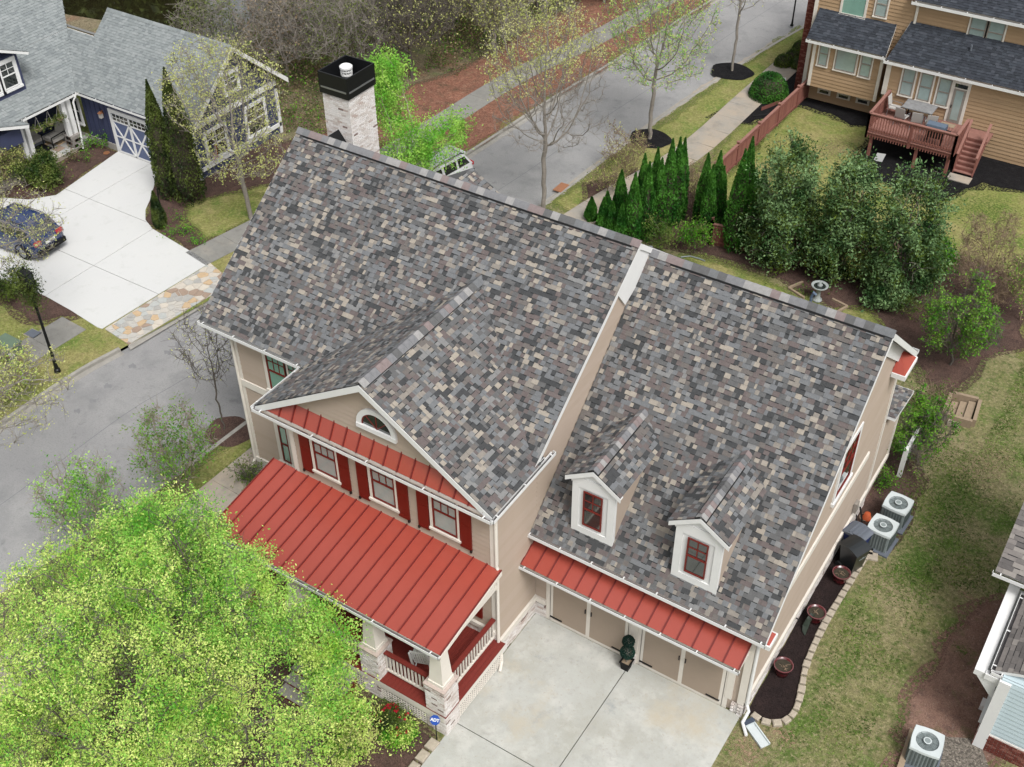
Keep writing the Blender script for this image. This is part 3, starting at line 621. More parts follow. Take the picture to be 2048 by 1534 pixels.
# --- chimney
CX0, CX1, CY0, CY1, CZT = -11.86, -10.79, 6.5, 7.8, 12.0
ch = part(MB().box(CX0+.02, CX1-.02, CY0+.02, CY1-.02, 9.2, CZT), 'chimney', M_['mortar'])
CW = [.30, .14, .46, .06, .03, .01]
bricks(ch, (CX0, CY0+.02, 9.2), X, -Y, CX1-CX0, CZT-9.2, single=60, wts=CW)
bricks(ch, (CX1-.02, CY0, 9.2), Y, X, CY1-CY0, CZT-9.2, single=60, wts=CW)
m = MB(); e = .05
for (x0, x1, y0, y1) in ((CX0-e, CX1+e, CY0-e, CY0-e+.04), (CX0-e, CX1+e, CY1+e-.04, CY1+e), (CX0-e, CX0-e+.04, CY0-e+.04, CY1+e-.04), (CX1+e-.04, CX1+e, CY0-e+.04, CY1+e-.04)): m.box(x0, x1, y0, y1, CZT-.06, CZT+.66)
m.box(CX0, CX1, CY0, CY1, CZT, CZT+.05)
sh = m.build('chimney_shroud', M_['black'], ch)
m = MB(); m.obb((CX0+.02, CY0-e, CZT+.14), X*(CX1-CX0-.04), -Y*.012, Z*.055); m.obb((CX1+e, CY0+.02, CZT+.14), Y*(CY1-CY0-.04), X*.012, Z*.055); m.build('metal_band', M_['galv'], ch)
cxx, cyy = (CX0+CX1)/2, (CY0+CY1)/2
m = MB(); m.box(cxx-.36, cxx+.36, cyy-.4, cyy+.4, CZT+.05, CZT+.1); m.lathe((cxx, cyy, CZT+.1), [(.15, 0), (.15, .3)], 16); m.build('flue', M_['galv'], ch)
m = MB(); m.lathe((cxx, cyy, CZT+.4), [(.19, 0), (.19, .05)], 20); m.lathe((cxx, cyy, CZT+.63), [(.21, 0), (.21, .06), (.17, .09)], 20)
for j in range(14): q = j/14*6.283; m.obb((cxx+.185*math.cos(q)-.008, cyy+.185*math.sin(q)-.008, CZT+.44), X*.016, Y*.016, Z*.2)
m.lathe((cxx, cyy, CZT+.53), [(.19, 0), (.19, .02)], 20)
m.build('flue_cap', M_['white'], ch)
m = MB(); zc = ZR-(CY0-YR)*MS
m.prism([(CX0-.0, CY0-.02, zc-.2), (CX1, CY0-.02, zc-.2), (cxx, CY0-.02, zc+.52)], (0, -.5, 0)); m.build('cricket', M_['black'], main_roof)
# --- garage roof
gV = V3((0, 1, GS)).normalized(); Lg = math.hypot(GYR-GYE, GZR-GZE); GRX = 7.2
groof = part(slab((WR+.03, GYE, GZE), X, gV, [(0, 0), (GRX-WR-.03, 0), (GRX-WR-.03, Lg), (0, Lg)], .1), 'garage_roof', M_['matblack'])
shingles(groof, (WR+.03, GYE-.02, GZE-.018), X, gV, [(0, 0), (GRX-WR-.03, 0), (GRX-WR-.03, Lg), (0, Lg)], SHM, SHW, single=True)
rs = (GZR-GZB)/(GYB-GYR); 
slab((WR, GYB+.1, GZB-.08), -X, V3((0, -1, rs)), [(-(GRX-WR), 0), (0, 0), (0, math.hypot(GYB-GYR, GZR-GZB)+.1), (-(GRX-WR), math.hypot(GYB-GYR, GZR-GZB)+.1)], .1).build('rear_slope', M_['sh_slate'], groof)
caps(groof, (WR+.1, GYR, GZR+.03), (GRX, GYR, GZR+.03), -gV, V3((0, 1, -rs)), RC, w=.44, L=.26, h=.045)
m = MB(); m.obb(V3((WR+.8, GYR, GZR+.005))-gV*.05, X*(GRX-WR-1.0), -gV*.175, V3((0, -GS, 1)).normalized()*.04); m.build('ridge_vent', M_['matblack'], groof)
m = MB(); rake(m, GRX-.03, GYE, GZE, GYR, GZR, .22, .04, .02); rake(m, GRX-.03, GYR, GZR, GYB+.1, GZB-.08, .22, .04, .02)
m.prism([(GX1+.02, GYR-.9, GZR-.9*GS-.2), (GX1+.02, GYR, GZR-.2), (GX1+.02, GYB-.4, GZB+.2), (GX1+.02, GYB-1.2, GZB+.3), (GX1+.02, GYR, GZR-.8), (GX1+.02, GYR-.9, GZR-.9*GS-.5)], (.07, 0, 0))
a, b = V3((GX1+.02, GYE+.4, GZE+.25)), V3((GX1+.02, GYR-.8, GZR-.8*GS-.18)); m.obb(a-Z*.05, b-a, X*.05, -Z*.2)
m.build('rake_board', M_['white'], groof)
m = MB(); m.obb((WR, GYE+.03, GZE-.03), X*(GRX-WR), Y*.03, -Z*.17); m.obb((WR, GYE+.05, GZE-.19), X*(GRX-WR-.3), Y*.28, -Z*.02); m.build('fascia', M_['white'], groof)
gutter(groof, (WR-.12, GYE-.01, GZE-.01), (GRX+.03, GYE-.01, GZE-.01), -Y, .12, .95)
gutter(groof, (GRX+.02, GYB+.12, GZB-.1), (3, GYB+.12, GZB-.1), Y, .12)
# cornice returns with red hip caps
for (y0, y1, z) in ((GYB-1.45, GYB-.3, GZB+.02), (GYE+.05, GYE+.6, GZE-.2)):
    m = MB(); x0, x1 = GX1+.03, GRX+.12; zc = z+.5 if y1 > 5 else z+.3
    m.box(x0, x1, y0, y1, z-.16, z); o_ = m.build('cornice_return', M_['white'], groof)
    m = MB(); A, B_, C_, D_ = V3((x0, y0+.04, z)), V3((x1-.04, y0+.04, z)), V3((x1-.04, y1-.04, z)), V3((x0, y1-.04, z)); T = V3((x0, (y0+y1)/2, zc))
    m.add([A, B_, C_, D_, T], [(0, 1, 4), (1, 2, 4), (2, 3, 4)]); m.build('red_cap', M_['red'], o_)
# garage pent roof
gp0, gpy, gpz0, gpz1 = -.08, -.22, 3.0, 3.36; q = V3((0, GF-gpy, gpz1-gpz0)).normalized()
gpent = part(MB().obb((gp0, gpy+.03, gpz0-.17), X*6.85, Y*(GF-gpy-.05), Z*.14), 'garage_pent_roof', M_['cream'])
metal_roof(gpent, (gp0, gpy, gpz0), X, q, 6.86, math.hypot(GF-gpy, gpz1-gpz0), 15)
gutter(gpent, (gp0-.03, gpy, gpz0+.0), (gp0+6.9, gpy, gpz0+.0), -Y, .1, 1.1)
# garage doors
for k, dx in enumerate((.45, 3.55)):
    m = MB(); m.obb((dx-.12, GF-.05, 0), X*.16, Y*.03, Z*2.85); m.obb((dx+2.68, GF-.05, 0), X*.16, Y*.03, Z*2.85); m.obb((dx-.12, GF-.05, 2.45), X*2.96, Y*.04, Z*.4)
    gd = MB(); gd.box(dx+.02, dx+2.70, GF-.05, GF+.02, .0, 2.46); D0 = part(gd, 'garage_door', M_['cream']); m.build('door_trim', M_['cream'], D0)
    for px in (dx+.13, dx+1.42): MB().box(px, px+1.16, GF-.056, GF-.05, .13, 2.25).build('door_panel', M_['door_taupe'], D0)
    for px in (dx+1.22, dx+1.42): MB().box(px+.02, px+.05, GF-.09, GF-.055, 1.15, 1.32).build('handle', M_['black'], D0)
    for px in (dx+.04, dx+2.2): MB().box(px, px+.42, GF-.085, GF-.055, .2, .24).build('hinge', M_['black'], D0)
m = MB(); m.obb((3.2, GF-.07, 0), X*.28, Y*.1, Z*2.9); part(m, 'door_post', M_['cream'])
bricks(base, (3.18, GF-.08, 0), X, -Y, .3, .5, depth=.05)
m = MB(); m.obb((6.3, GF-.06, .5), X*.2, Y*.1, Z*2.4); m.obb((6.68, GF-.06, .5), X*.2, Y*.1, Z*3.2); part(m, 'corner_trim', M_['cream'])
downspout(house, [(GX1+.22, GYE, GZE-.12), (GX1+.1, GF-.02, GZE-.4), (GX1+.1, GF-.02, .62), (GX1+.2, GF-.06, .4), (GX1+.16, GF-.3, .12), (GX1+.42, GF-.62, .1)], .05, M_['white'])
# dormers: side walls, gable roof, window
for k, (x0, x1) in enumerate(((1.03, 2.34), (4.18, 5.50))):
    dy = .745; zb = 4.30; xc = (x0+x1)/2; zp = 6.93; zt = zp-.65*(xc-x0); o = .2; ov = .12
    m = MB(); m.prism([(x0, dy, zb), (x1, dy, zb), (x1, dy, zt), (xc, dy, zp-.08), (x0, dy, zt)], (0, .12, 0)); dm = part(m, 'dormer', M_['white'])
    yb_ = GYE+(zt-GZE)/GS
    m = MB(); m.prism([(x0+.01, dy+.1, zb+.1), (x0+.01, yb_, zt), (x0+.01, dy+.1, zt)], (x1-x0-.02, 0, 0)); m.build('dormer_cheek', M_['siding'], dm)
    dsl = (zp-zt)/(xc-x0); e0 = V3((x1+o, dy-ov, zt-o*dsl)); Ld = math.hypot(xc-x0+o, zp-(zt-o*dsl))
    ye_, yr_ = GYE+(e0.z-GZE)/GS, GYE+(zp-GZE)/GS
    dr = slab(e0+Z*.05, Y, V3((-1, 0, dsl)), [(0, 0), (ye_-e0.y, 0), (yr_-e0.y, Ld), (0, Ld)], .05).build('dormer_roof', M_['matblack'], house)
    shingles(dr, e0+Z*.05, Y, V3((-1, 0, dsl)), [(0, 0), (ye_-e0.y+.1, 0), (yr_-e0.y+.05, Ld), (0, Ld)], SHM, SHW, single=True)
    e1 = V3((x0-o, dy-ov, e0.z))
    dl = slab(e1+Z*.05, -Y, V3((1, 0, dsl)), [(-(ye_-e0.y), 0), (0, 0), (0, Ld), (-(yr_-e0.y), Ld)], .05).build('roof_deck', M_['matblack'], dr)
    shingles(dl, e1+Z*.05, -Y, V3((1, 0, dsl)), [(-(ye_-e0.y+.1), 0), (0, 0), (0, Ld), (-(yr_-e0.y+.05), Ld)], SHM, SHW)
    caps(dr, (xc, dy-ov, zp+.07), (xc, yr_, zp+.07), V3((1, 0, -dsl)), V3((-1, 0, -dsl)), RC, w=.36, L=.17, h=.035)
    m = MB()
    for s_ in (1, -1):
        d_ = V3((s_, 0, -dsl)).normalized(); m.obb(V3((xc, dy-ov, zp+.055))+d_*.04, Y*(yr_-dy-.4), d_*.15, V3((s_*dsl, 0, 1)).normalized()*.03)
    m.build('ridge_vent', M_['matblack'], dr)
    m = MB()
    for s_, ex in ((1, x1+o), (-1, x0-o)):
        a, b = V3((ex, dy-ov-.01, e0.z+.03)), V3((xc, dy-ov-.01, zp+.03)); m.obb(a, b-a, Y*.03, -Z*.16)
        a, b = V3((ex, dy-ov+.02, e0.z-.02)), V3((xc, dy-ov+.02, zp-.02)); m.obb(a, b-a, Y*(ov+.02), -Z*.02)
        a, b = V3((ex-s_*.15, dy-.03, e0.z-.08)), V3((xc, dy-.03, zp-.12)); m.obb(a, b-a, Y*.03, -Z*.1)
    m.build('rake_board', M_['white'], dr)
    m = MB()
    for a_, b_ in ((x0-.01, x0+.2), (x1-.2, x1+.01)): m.obb((a_, dy-.035, zb-.05), X*(b_-a_), Y*.05, Z*(zt-zb+.05))
    m.obb((x0+.2, dy-.035, zb-.02), X*(x1-x0-.4), Y*.05, Z*.28); m.obb((x0+.2, dy-.035, 6.1), X*(x1-x0-.4), Y*.05, Z*.38); m.build('corner_boards', M_['white'], dm)
    window(dm if False else house, (xc-.3, dy-.02, 4.72), X, -Y, .6, 1.32, M_['sash'], M_['glassdark'], None, grid=(2, 2), sill=False, proud=.02, s=.04, label='narrow dark window in the front of a white dormer')
# garage right gable window, belt, meter
m = MB(); m.obb((GX1+.01, GF+.2, 3.32), Y*8.3, X*.06, Z*.25); m.obb((GX1+.01, GYB-.55, .84), Y*.16, X*.05, Z*5.6); part(m, 'belt_board', M_['cream'])
window(house, (GX1, 5.75, 4.35), Y, X, 1.2, 1.85, M_['sash'], M_['glassdark'], M_['white'], .16)
part(MB().box(GX1+.03, GX1+.15, 8.9, 9.15, 1.0, 1.4), 'meter_box', M_['bark'])
part(MB().tube([(GX1+.06, 4.3, .5), (GX1+.16, 4.3, .48), (GX1+.18, 4.3, .4)], .02), 'hose_bib', M_['black'])
# small box-bay roof on the side and rear porch rail
o_ = MB(); o_.box(2, 6.86, 10.45, 12.5, 0, 3.35); ob = part(o_, 'rear_wing_wall', M_['siding'])
siding(ob, (6.86, 10.45, .84), Y, X, 2.5, lambda h: (0, 2.0), SD)
m = MB(); m.obb((6.88, 10.45, .62), Y*2.05, X*.07, Z*.2).build('base_trim', M_['cream'], ob); MB().obb((6.88, 12.4, .62), Y*.14, X*.05, Z*2.7).build('corner_board', M_['cream'], ob)
orf = slab((7.12, 12.85, 3.42), -X, V3((0, -1, .14)), [(0, 0), (5, 0), (5, 2.0), (0, 2.0)], .1).build('rear_wing_roof', M_['white'], house)
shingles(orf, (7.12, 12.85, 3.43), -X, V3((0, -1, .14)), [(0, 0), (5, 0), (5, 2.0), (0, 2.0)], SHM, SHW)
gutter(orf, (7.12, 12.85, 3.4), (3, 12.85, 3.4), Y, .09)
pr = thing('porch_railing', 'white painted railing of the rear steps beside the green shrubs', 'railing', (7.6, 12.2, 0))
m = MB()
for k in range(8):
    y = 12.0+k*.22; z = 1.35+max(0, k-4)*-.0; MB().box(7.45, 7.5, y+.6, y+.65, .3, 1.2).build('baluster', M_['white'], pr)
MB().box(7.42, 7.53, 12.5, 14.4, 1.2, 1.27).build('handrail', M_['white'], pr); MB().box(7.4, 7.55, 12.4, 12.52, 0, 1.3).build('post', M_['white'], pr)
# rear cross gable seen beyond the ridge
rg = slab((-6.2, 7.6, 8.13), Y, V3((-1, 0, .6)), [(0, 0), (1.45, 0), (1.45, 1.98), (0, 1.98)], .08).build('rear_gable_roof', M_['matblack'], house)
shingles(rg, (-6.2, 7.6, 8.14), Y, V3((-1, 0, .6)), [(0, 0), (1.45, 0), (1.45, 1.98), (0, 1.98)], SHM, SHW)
slab((-9.6, 9.05, 8.13), -Y, V3((1, 0, .6)), [(0, 0), (1.45, 0), (1.45, 1.98), (0, 1.98)], .08).build('roof_deck', M_['sh_grey'], rg)
# ---------------------------------------------------------------- front porch
PZ0, PZ1, PY0, PY1, PX0, PX1 = 3.62, 4.1, -4.46, -1.5, -8.2, .12
pv = V3((0, PY1-PY0, PZ1-PZ0)).normalized(); PL = math.hypot(PY1-PY0, PZ1-PZ0)
prf = part(slab((PX0, PY0, PZ0-.02), X, pv, [(0, 0), (PX1-PX0, 0), (PX1-PX0, PL), (0, PL)], .1), 'porch_roof', M_['cream'])
metal_roof(prf, (PX0, PY0, PZ0), X, pv, PX1-PX0, PL, 18)
gutter(prf, (PX0, PY0, PZ0), (PX1, PY0, PZ0), -Y, .1, 1.9)
m = MB(); m.obb((PX1-.02, PY0, PZ0-.05), V3((0, PY1-PY0, PZ1-PZ0)), X*.03, -Z*.14); m.obb((PX0+.3, PY0+.12, PZ0-.12), X*(PX1-PX0-.45), Y*.22, -Z*.22); m.obb((PX1-.35, PY0+.3, PZ0-.12), Y*2.7, X*.22, -Z*.2)
m.build('porch_beam', M_['cream'], prf)
FZ = .9
pf = part(MB().box(PX0, PX1+.02, PY0-.02, PY1, FZ-.06, FZ-.03), 'porch_floor', M_['redwood'])
x = PX0; me = None
while x < PX1:
    if me is None: me = MB().box(0, .134, 0, PY1-PY0+.06, 0, .028).mesh('floor_board', M_['redwood'])
    piece('floor_board', me, pf, Matrix.Translation((x, PY0-.05, FZ-.03))); x += .14
m = MB(); m.obb((PX0, PY0-.05, FZ-.28), X*(PX1-PX0), Y*.04, Z*.24); m.obb((PX1, PY0, FZ-.28), Y*(PY1-PY0), X*.045, Z*.24); m.build('skirt_board', M_['cream'], pf)
def lattice(parent, O, U, W, H, N):
    m = MB(); O, N = V3(O), V3(N); s = .095; n = int(W/s)
    for i in range(n+1): m.obb(O+U*(i*s), U*.035, Z*H, N*.012)
    for j in range(int(H/s)+1): m.obb(O+Z*(j*s)+N*.012, U*W, Z*.035, N*.012)
    tag(m.build('lattice', M_['cream'], parent), kind='stuff')
lattice(pf, (PX1-2.3-6, PY0, .06), X, 7.7, .55, -Y); lattice(pf, (PX1, PY0+.5, .06), Y, 2.4, .55, X)
part(MB().box(PX0+.2, PX1-.12, PY0+.12, PY1, 0, FZ-.07), 'porch_crawlspace', M_['matblack'])
def pier(x, y, label=None):
    s = .32; m = MB(); m.box(x-s, x+s, y-s, y+s, 0, 1.98); p = part(m, 'brick_pier', M_['mortar'])
    near = x > -1
    for O_, U_, N_ in (((x-s, y-s, 0), X, -Y), ((x+s, y-s, 0), Y, X)):
        bricks(p, O_, U_, N_, 2*s, 1.98, single=55 if near else 0, soldier=True, bl=.2)
    MB().box(x-s-.04, x+s+.04, y-s-.04, y+s+.04, 1.98, 2.03).build('pier_cap', BRK[4], p)
    m = MB(); a, b = .23, .16; z0, z1 = 2.15, 3.38
    m.box(x-a-.03, x+a+.03, y-a-.03, y+a+.03, 2.03, z0)
    m.add([(x-a, y-a, z0), (x+a, y-a, z0), (x+a, y+a, z0), (x-a, y+a, z0), (x-b, y-b, z1), (x+b, y-b, z1), (x+b, y+b, z1), (x-b, y+b, z1)], [(0, 1, 5, 4), (1, 2, 6, 5), (2, 3, 7, 6), (3, 0, 4, 7), (4, 5, 6, 7)])
    part(m, 'tapered_column', M_['cream'])
PXC = (-.16, -2.45, -5.2, -7.7)
for x in PXC: pier(x, -4.16)
def railing(a, b, n):
    a, b = V3(a), V3(b); D = (b-a); e = D.normalized(); s = V3((-e.y, e.x, 0)); r = part(MB().obb(a+Z*.92-s*.07, D, s*.14, Z*.05), 'porch_rail', M_['redwood'])
    MB().obb(a+Z*.13-s*.03, D, s*.06, Z*.07).build('bottom_rail', M_['cream'], r); MB().obb(a+Z*.85-s*.03, D, s*.06, Z*.06).build('top_rail', M_['cream'], r)
    me = MB().box(-.02, .02, -.02, .02, 0, .66).mesh('baluster', M_['cream'])
    for i in range(n): piece('baluster', me, r, Matrix.Translation(a+D*(i+.5)/n+Z*.19))
railing((-2.15, -4.16, FZ), (-.46, -4.16, FZ), 13); railing((-4.9, -4.16, FZ), (-2.75, -4.16, FZ), 16)
railing((-.16, -3.86, FZ), (-.16, -1.55, FZ), 17)
# lower wall inside the porch
window(house, (-1.9, BF, 1.7), X, -Y, .8, 1.4, M_['sash'], M_['glass'], M_['cream'], .12); 
for sx in (-2.45, -.98): part(MB().obb((sx, BF-.02, 1.6), X*.42, -Y*.05, Z*1.6), 'shutter', M_['shutter'])
window(house, (-6.4, BF, 1.7), X, -Y, .8, 1.4, M_['sash'], M_['glass'], M_['cream'], .12)
d_ = part(MB().box(-4.3, -3.3, BF-.05, BF, FZ, 3.0), 'front_door', M_['shutter']); MB().box(-4.0, -3.6, BF-.06, BF-.05, 2.2, 2.8).build('pane', M_['glassdark'], d_); MB().box(-3.42, -3.38, BF-.1, BF-.05, 1.85, 1.98).build('handle', M_['black'], d_)
bs = part(MB().obb((BL, BF-.02, FZ), X*(WR-BL), -Y*.02, Z*.3), 'brick_wainscot', M_['mortar']); bricks(bs, (BL, BF-.04, FZ), X, -Y, WR-BL-.1, .3, depth=.02)
part(MB().obb((BL, BF-.02, FZ+.3), X*(WR-BL), -Y*.09, Z*.14), 'water_table', M_['cream'])
# front steps and walk, low brick wall at the street side
lw = thing('garden_wall', 'low whitewashed brick wall running out from the left end of the porch', 'wall', (-9, -1, 0))
A_, B_ = at(497, 985, z=.5), at(420, 1060, z=.5)
m = MB().box(-9.0, -8.55, -4.6, .35, 0, .5); c_ = m.build('wall_core', M_['mortar'], lw)
bricks(c_, (-8.55, -4.6, 0), Y, X, 4.9, .5); 
me = MB().box(0, .5, 0, .09, 0, .06)
k = 0
for i in range(48):
    q = MB().box(-9.03, -8.52, -4.6+i*.103, -4.6+i*.103+.093, .5, .56); q.build('coping_brick', random.choice(BRK[:4]), lw)
st = thing('front_steps', 'pale stone front steps with red risers half hidden under the yellow green tree', 'steps', (-3.8, -5.6, 0))
for k in range(4):
    MB().box(-4.7, -2.9, -5.0-k*.34, -4.62-k*.34, 0, .7-k*.18).build('riser', M_['redwood'], st); MB().box(-4.75, -2.85, -5.03-k*.34, -4.62-k*.34, .7-k*.18, .74-k*.18).build('tread', M_['curb'], st)
# rocking chair
def rocking_chair(x, y, rz, label):
    t = thing('rocking_chair', label, 'chair', (x, y, FZ), 'white rocking chairs on the porch', rz); W = M_['white']
    ORG[t.name] = V3((0, 0, 0))
    for s_ in (-.26, .26):
        MB().tube([(s_, -.42, .09), (s_, -.2, .035), (s_, .1, .03), (s_, .45, .1)], .022, 6).build('rocker', W, t)
        MB().box(s_-.025, s_+.025, -.25, -.2, .03, .62).build('front_leg', W, t)
        MB().obb((s_-.025, .22, .03), X*.05, Y*.05, V3((0, .28, 1.12))).build('back_post', W, t)
        MB().box(s_-.05, s_+.05, -.3, .34, .62, .65).build('armrest', W, t)
    for k in range(7): MB().box(-.25, .25, -.25+k*.072, -.19+k*.072, .40-k*.008, .42-k*.008).build('seat_slat', W, t)
    for k in range(7): x0 = -.22+k*.068; MB().obb((x0, .27, .45), X*.042, Y*.018, V3((0, .2, .68))).build('back_slat', W, t)
    MB().obb((-.26, .45, 1.1), X*.52, Y*.03, V3((0, .03, .1))).build('head_rail', W, t)
    return t
rocking_chair(-1.35, -3.35, math.radians(200), 'white slatted rocking chair beside the porch corner column')
flush_shingles(290)
# ---------------------------------------------------------------- ground, street, paths
def sheet(name, pts, z, m, parent=None, t=.0):
    mb = MB(); P = [V3((p[0], p[1], z)) for p in pts]
    a = sum(P[i].x*P[(i+1) % len(P)].y-P[(i+1) % len(P)].x*P[i].y for i in range(len(P)))
    if a < 0: P.reverse()
    if t: mb.prism([p-Z*t for p in P], Z*t)
    else: mb.poly(P)
    o = mb.build(name, m, parent)
    if parent is None: struct(o)
    return o
def spline(pts, n=8):
    out = []; P = [V3((p[0], p[1], 0)) for p in pts]
    for i in range(len(P)-1):
        p0, p1, p2, p3 = P[max(i-1, 0)], P[i], P[i+1], P[min(i+2, len(P)-1)]
        for k in range(n):
            t = k/n; out.append(.5*((2*p1)+(p2-p0)*t+(2*p0-5*p1+4*p2-p3)*t*t+(3*p1-p0-3*p2+p3)*t**3))
    return out+[P[-1]]
def band(name, L, R, z, m, parent=None, t=0):
    mb = MB(); n = min(len(L), len(R)); Lz = [(p[0], p[1], z) for p in L[:n]]; Rz = [(p[0], p[1], z) for p in R[:n]]
    mb.add(Lz+Rz, [(i, n+i, n+i+1, i+1) for i in range(n-1)])
    if mb.v:
        a, b, c = (V3(mb.v[j]) for j in mb.f[0][:3])
        if (b-a).cross(c-a).z < 0: mb.f = [tuple(reversed(f)) for f in mb.f]
    o = mb.build(name, m, parent)
    if parent is None: struct(o)
    return o
def side(line, w):
    out = []
    for i, p in enumerate(line):
        d = line[min(i+1, len(line)-1)]-line[max(i-1, 0)]; d.normalize(); out.append(p+V3((d.y, -d.x, 0))*w)
    return out
SL = spline([(-23, -60), (-22, -20), (-21.4, -6), (-21.3, .4), (-20.9, 3.3), (-20.2, 8), (-19.2, 15), (-18.2, 23), (-17.7, 30.4), (-17.0, 37.5), (-16.3, 46.3), (-15, 56), (-12, 66), (-6, 77), (10, 96), (60, 130)])
SR = spline([(-16.5, -60), (-15.9, -20), (-14.7, -6.5), (-14.05, -2), (-13.8, 2.4), (-13.4, 8), (-12.9, 15), (-12.35, 23), (-11.95, 30.4), (-11.2, 38), (-10.1, 45.5), (-8.2, 54), (-4.5, 62), (2, 71), (16, 86), (60, 118)])
street = band('street', SL, SR, -.12, M_['asphalt'])
mb = MB(); far = [(-200, 200), (-200, -60)]
n = len(SL)
def fan(L, xs, z):
    m = MB(); n = len(L); m.add([(p.x, p.y, z) for p in L]+[(x, y, z) for x, y in xs], [(i, i+1, n+i+1, n+i) for i in range(n-1)])
    a, b, c = (V3(m.v[j]) for j in m.f[0][:3])
    if (b-a).cross(c-a).z < 0: m.f = [tuple(reversed(f)) for f in m.f]
    return m
gl_ = fan(side(SL, -.0), [(-260, -60+260*i/(n-1)) for i in range(n)], 0).build('ground', M_['lawngreen']); struct(gl_)
gr_ = fan(side(SR, .0), [(200, -60+200*i/(n-1)) for i in range(n)], 0).build('ground', M_['lawn']); struct(gr_)
# kerbs, with the gap filled by the stone apron
def kerb(L, sgn, skip=None):
    k = 0; par = thing('kerb', 'pale concrete kerb along the %s edge of the street' % ('far left' if sgn < 0 else 'near right'), 'kerb', (L[8].x, L[8].y, -.12))
    for i in range(len(L)-1):
        a, b = L[i], L[i+1]
        if skip and skip[0] < (a.y+b.y)/2 < skip[1]: continue
        if a.y > 75: break
        d = (b-a); s = V3((-d.y, d.x, 0)).normalized()*(-.16 if sgn < 0 else .16); s = s if True else s
        m = MB(); m.obb(V3((a.x, a.y, -.14))+d*.004, d*.992, -s if sgn > 0 else -s, V3((0, 0, .155))); m.obb(V3((a.x, a.y, -.13))+d*.004, d*.992, s*1.6, V3((0, 0, .018))); m.build('kerb_stone', M_['curb'], par)
    tag(par, kind='structure'); return par
kerb(SL, -1, (2.9, 9.2)); kerb(SR, 1)
# street seams and patches
s1 = side(SL, 3.3); band('street_seam', s1, side(s1, .025), -.116, M_['asphaltdark'])
for i, (px, py) in enumerate([(185, 802), (215, 772), (265, 732), (155, 822), (337, 705), (360, 690)]):
    c = at(px, py, z=-.12); rq = random.uniform(.5, 1)
    sheet('tar_spot', [(c.x+.22*rq*math.cos(a)*(1+.35*math.sin(3*a+i)), c.y+.17*rq*math.sin(a)*(1+.4*math.cos(5*a+i)), 0) for a in np.linspace(0, 6.1, 15)], -.114+.0005*i, M_['asphaltworn'])
# sidewalks
def slabs_band(name, label, C, w, z, m, L=1.5, t=.08, y0=-1e9, y1=1e9):
    par = tag(thing(name, label, 'pavement', (C[len(C)//2].x, C[len(C)//2].y, z)), kind='structure')
    pts = [C[0]]; acc = 0
    dense = []
    for i in range(len(C)-1):
        d = C[i+1]-C[i]; k = max(1, int(d.length/.1))
        for j in range(k): dense.append(C[i]+d*j/k)
    seg = []; last = dense[0]
    for p in dense[1:]:
        if (p-last).length >= L:
            if y0 < p.y < y1: seg.append((last, p))
            last = p
    for a, b in seg:
        d = (b-a).normalized(); s = V3((-d.y, d.x, 0))*w/2
        MB().prism([V3((q.x, q.y, z-t)) for q in (a+d*.012-s, b-s, b+s, a+d*.012+s)], Z*t).build('slab', m if not isinstance(m, list) else random.choice(m), par)
    return par
S1 = spline([(-12.4, -30), (-12.1, -8), (-11.9, 0), (-11.7, 6), (-11.2, 14), (-10.25, 22), (-8.9, 29), (-8.7, 37), (-8.4, 44), (-6.6, 53), (-2, 61)])
slabs_band('sidewalk', 'grey concrete sidewalk between the street and the red fence', S1, 1.55, .02, M_['walktan'], 1.6)
S2 = spline([(-24.6, -20), (-24.2, -5), (-23.85, 3.45)]); slabs_band('sidewalk', 'grey sidewalk beside the black lamp post, left of the white driveway', S2, 1.5, .02, M_['walk'], 1.6)
S3 = spline([(-23.0, 9.1), (-22.2, 14), (-21.6, 19), (-21.2, 25), (-20.8, 32), (-19.6, 38.5), (-18.8, 46), (-17.8, 56)]); slabs_band('sidewalk', 'grey sidewalk crossing the red pine straw beyond the street', S3, 1.5, .02, M_['walk'], 1.9)
# covers: mulch, straw, lawns
def region(name, pts, z, m, label=None, jitter=.12):
    P = [V3((p[0], p[1], 0)) for p in pts]; out = []
    for i in range(len(P)):
        a, b = P[i], P[(i+1) % len(P)]; k = max(1, int((b-a).length/max(.35, jitter*4)))
        for j in range(k): q = a+(b-a)*j/k; out.append((q.x+random.uniform(-jitter, jitter), q.y+random.uniform(-jitter, jitter)))
    o = sheet(name, out, z, m)
    if m.name in FR:
        A = sum(out[i][0]*out[(i+1) % len(out)][1]-out[(i+1) % len(out)][0]*out[i][1] for i in range(len(out))); sg = 1 if A > 0 else -1; k = len(out); ring = []
        mbf = MB()
        for i in range(k):
            a, b, c = V3((*out[i-1], 0)), V3((*out[i], 0)), V3((*out[(i+1) % k], 0)); d = (c-a).normalized(); nn = V3((d.y, -d.x, 0))*sg; ring.append((b-nn*.12, b+nn*random.uniform(.15, .5)))
        mbf.add([V3((p.x, p.y, z+.0015)) for p, _ in ring]+[V3((q.x, q.y, z+.0015)) for _, q in ring], [((i, k+i, k+(i+1) % k, (i+1) % k) if sg > 0 else (i, (i+1) % k, k+(i+1) % k, k+i)) for i in range(k)])
        struct(mbf.build(name+'_edge', FR[m.name]))
    return o
region('pine_straw', [(p.x-.35, p.y) for p in SL if 17 < p.y < 58]+[(-30, 58), (-30, 30), (-24, 17)], .006, M_['straw'], jitter=.3)
region('forest_floor', [(-26.5, 19), (-24.5, 30), (-23.5, 40), (-23, 60), (-90, 90), (-90, 20)], .010, M_['forest'], jitter=.5)
lake = sheet('lake_water', [(-37.4, 26.5), (-38.6, 30), (-41, 36), (-43, 46), (-46, 70), (-120, 110), (-140, 18), (-60, 22), (-46, 25)], .03, M_['water'])
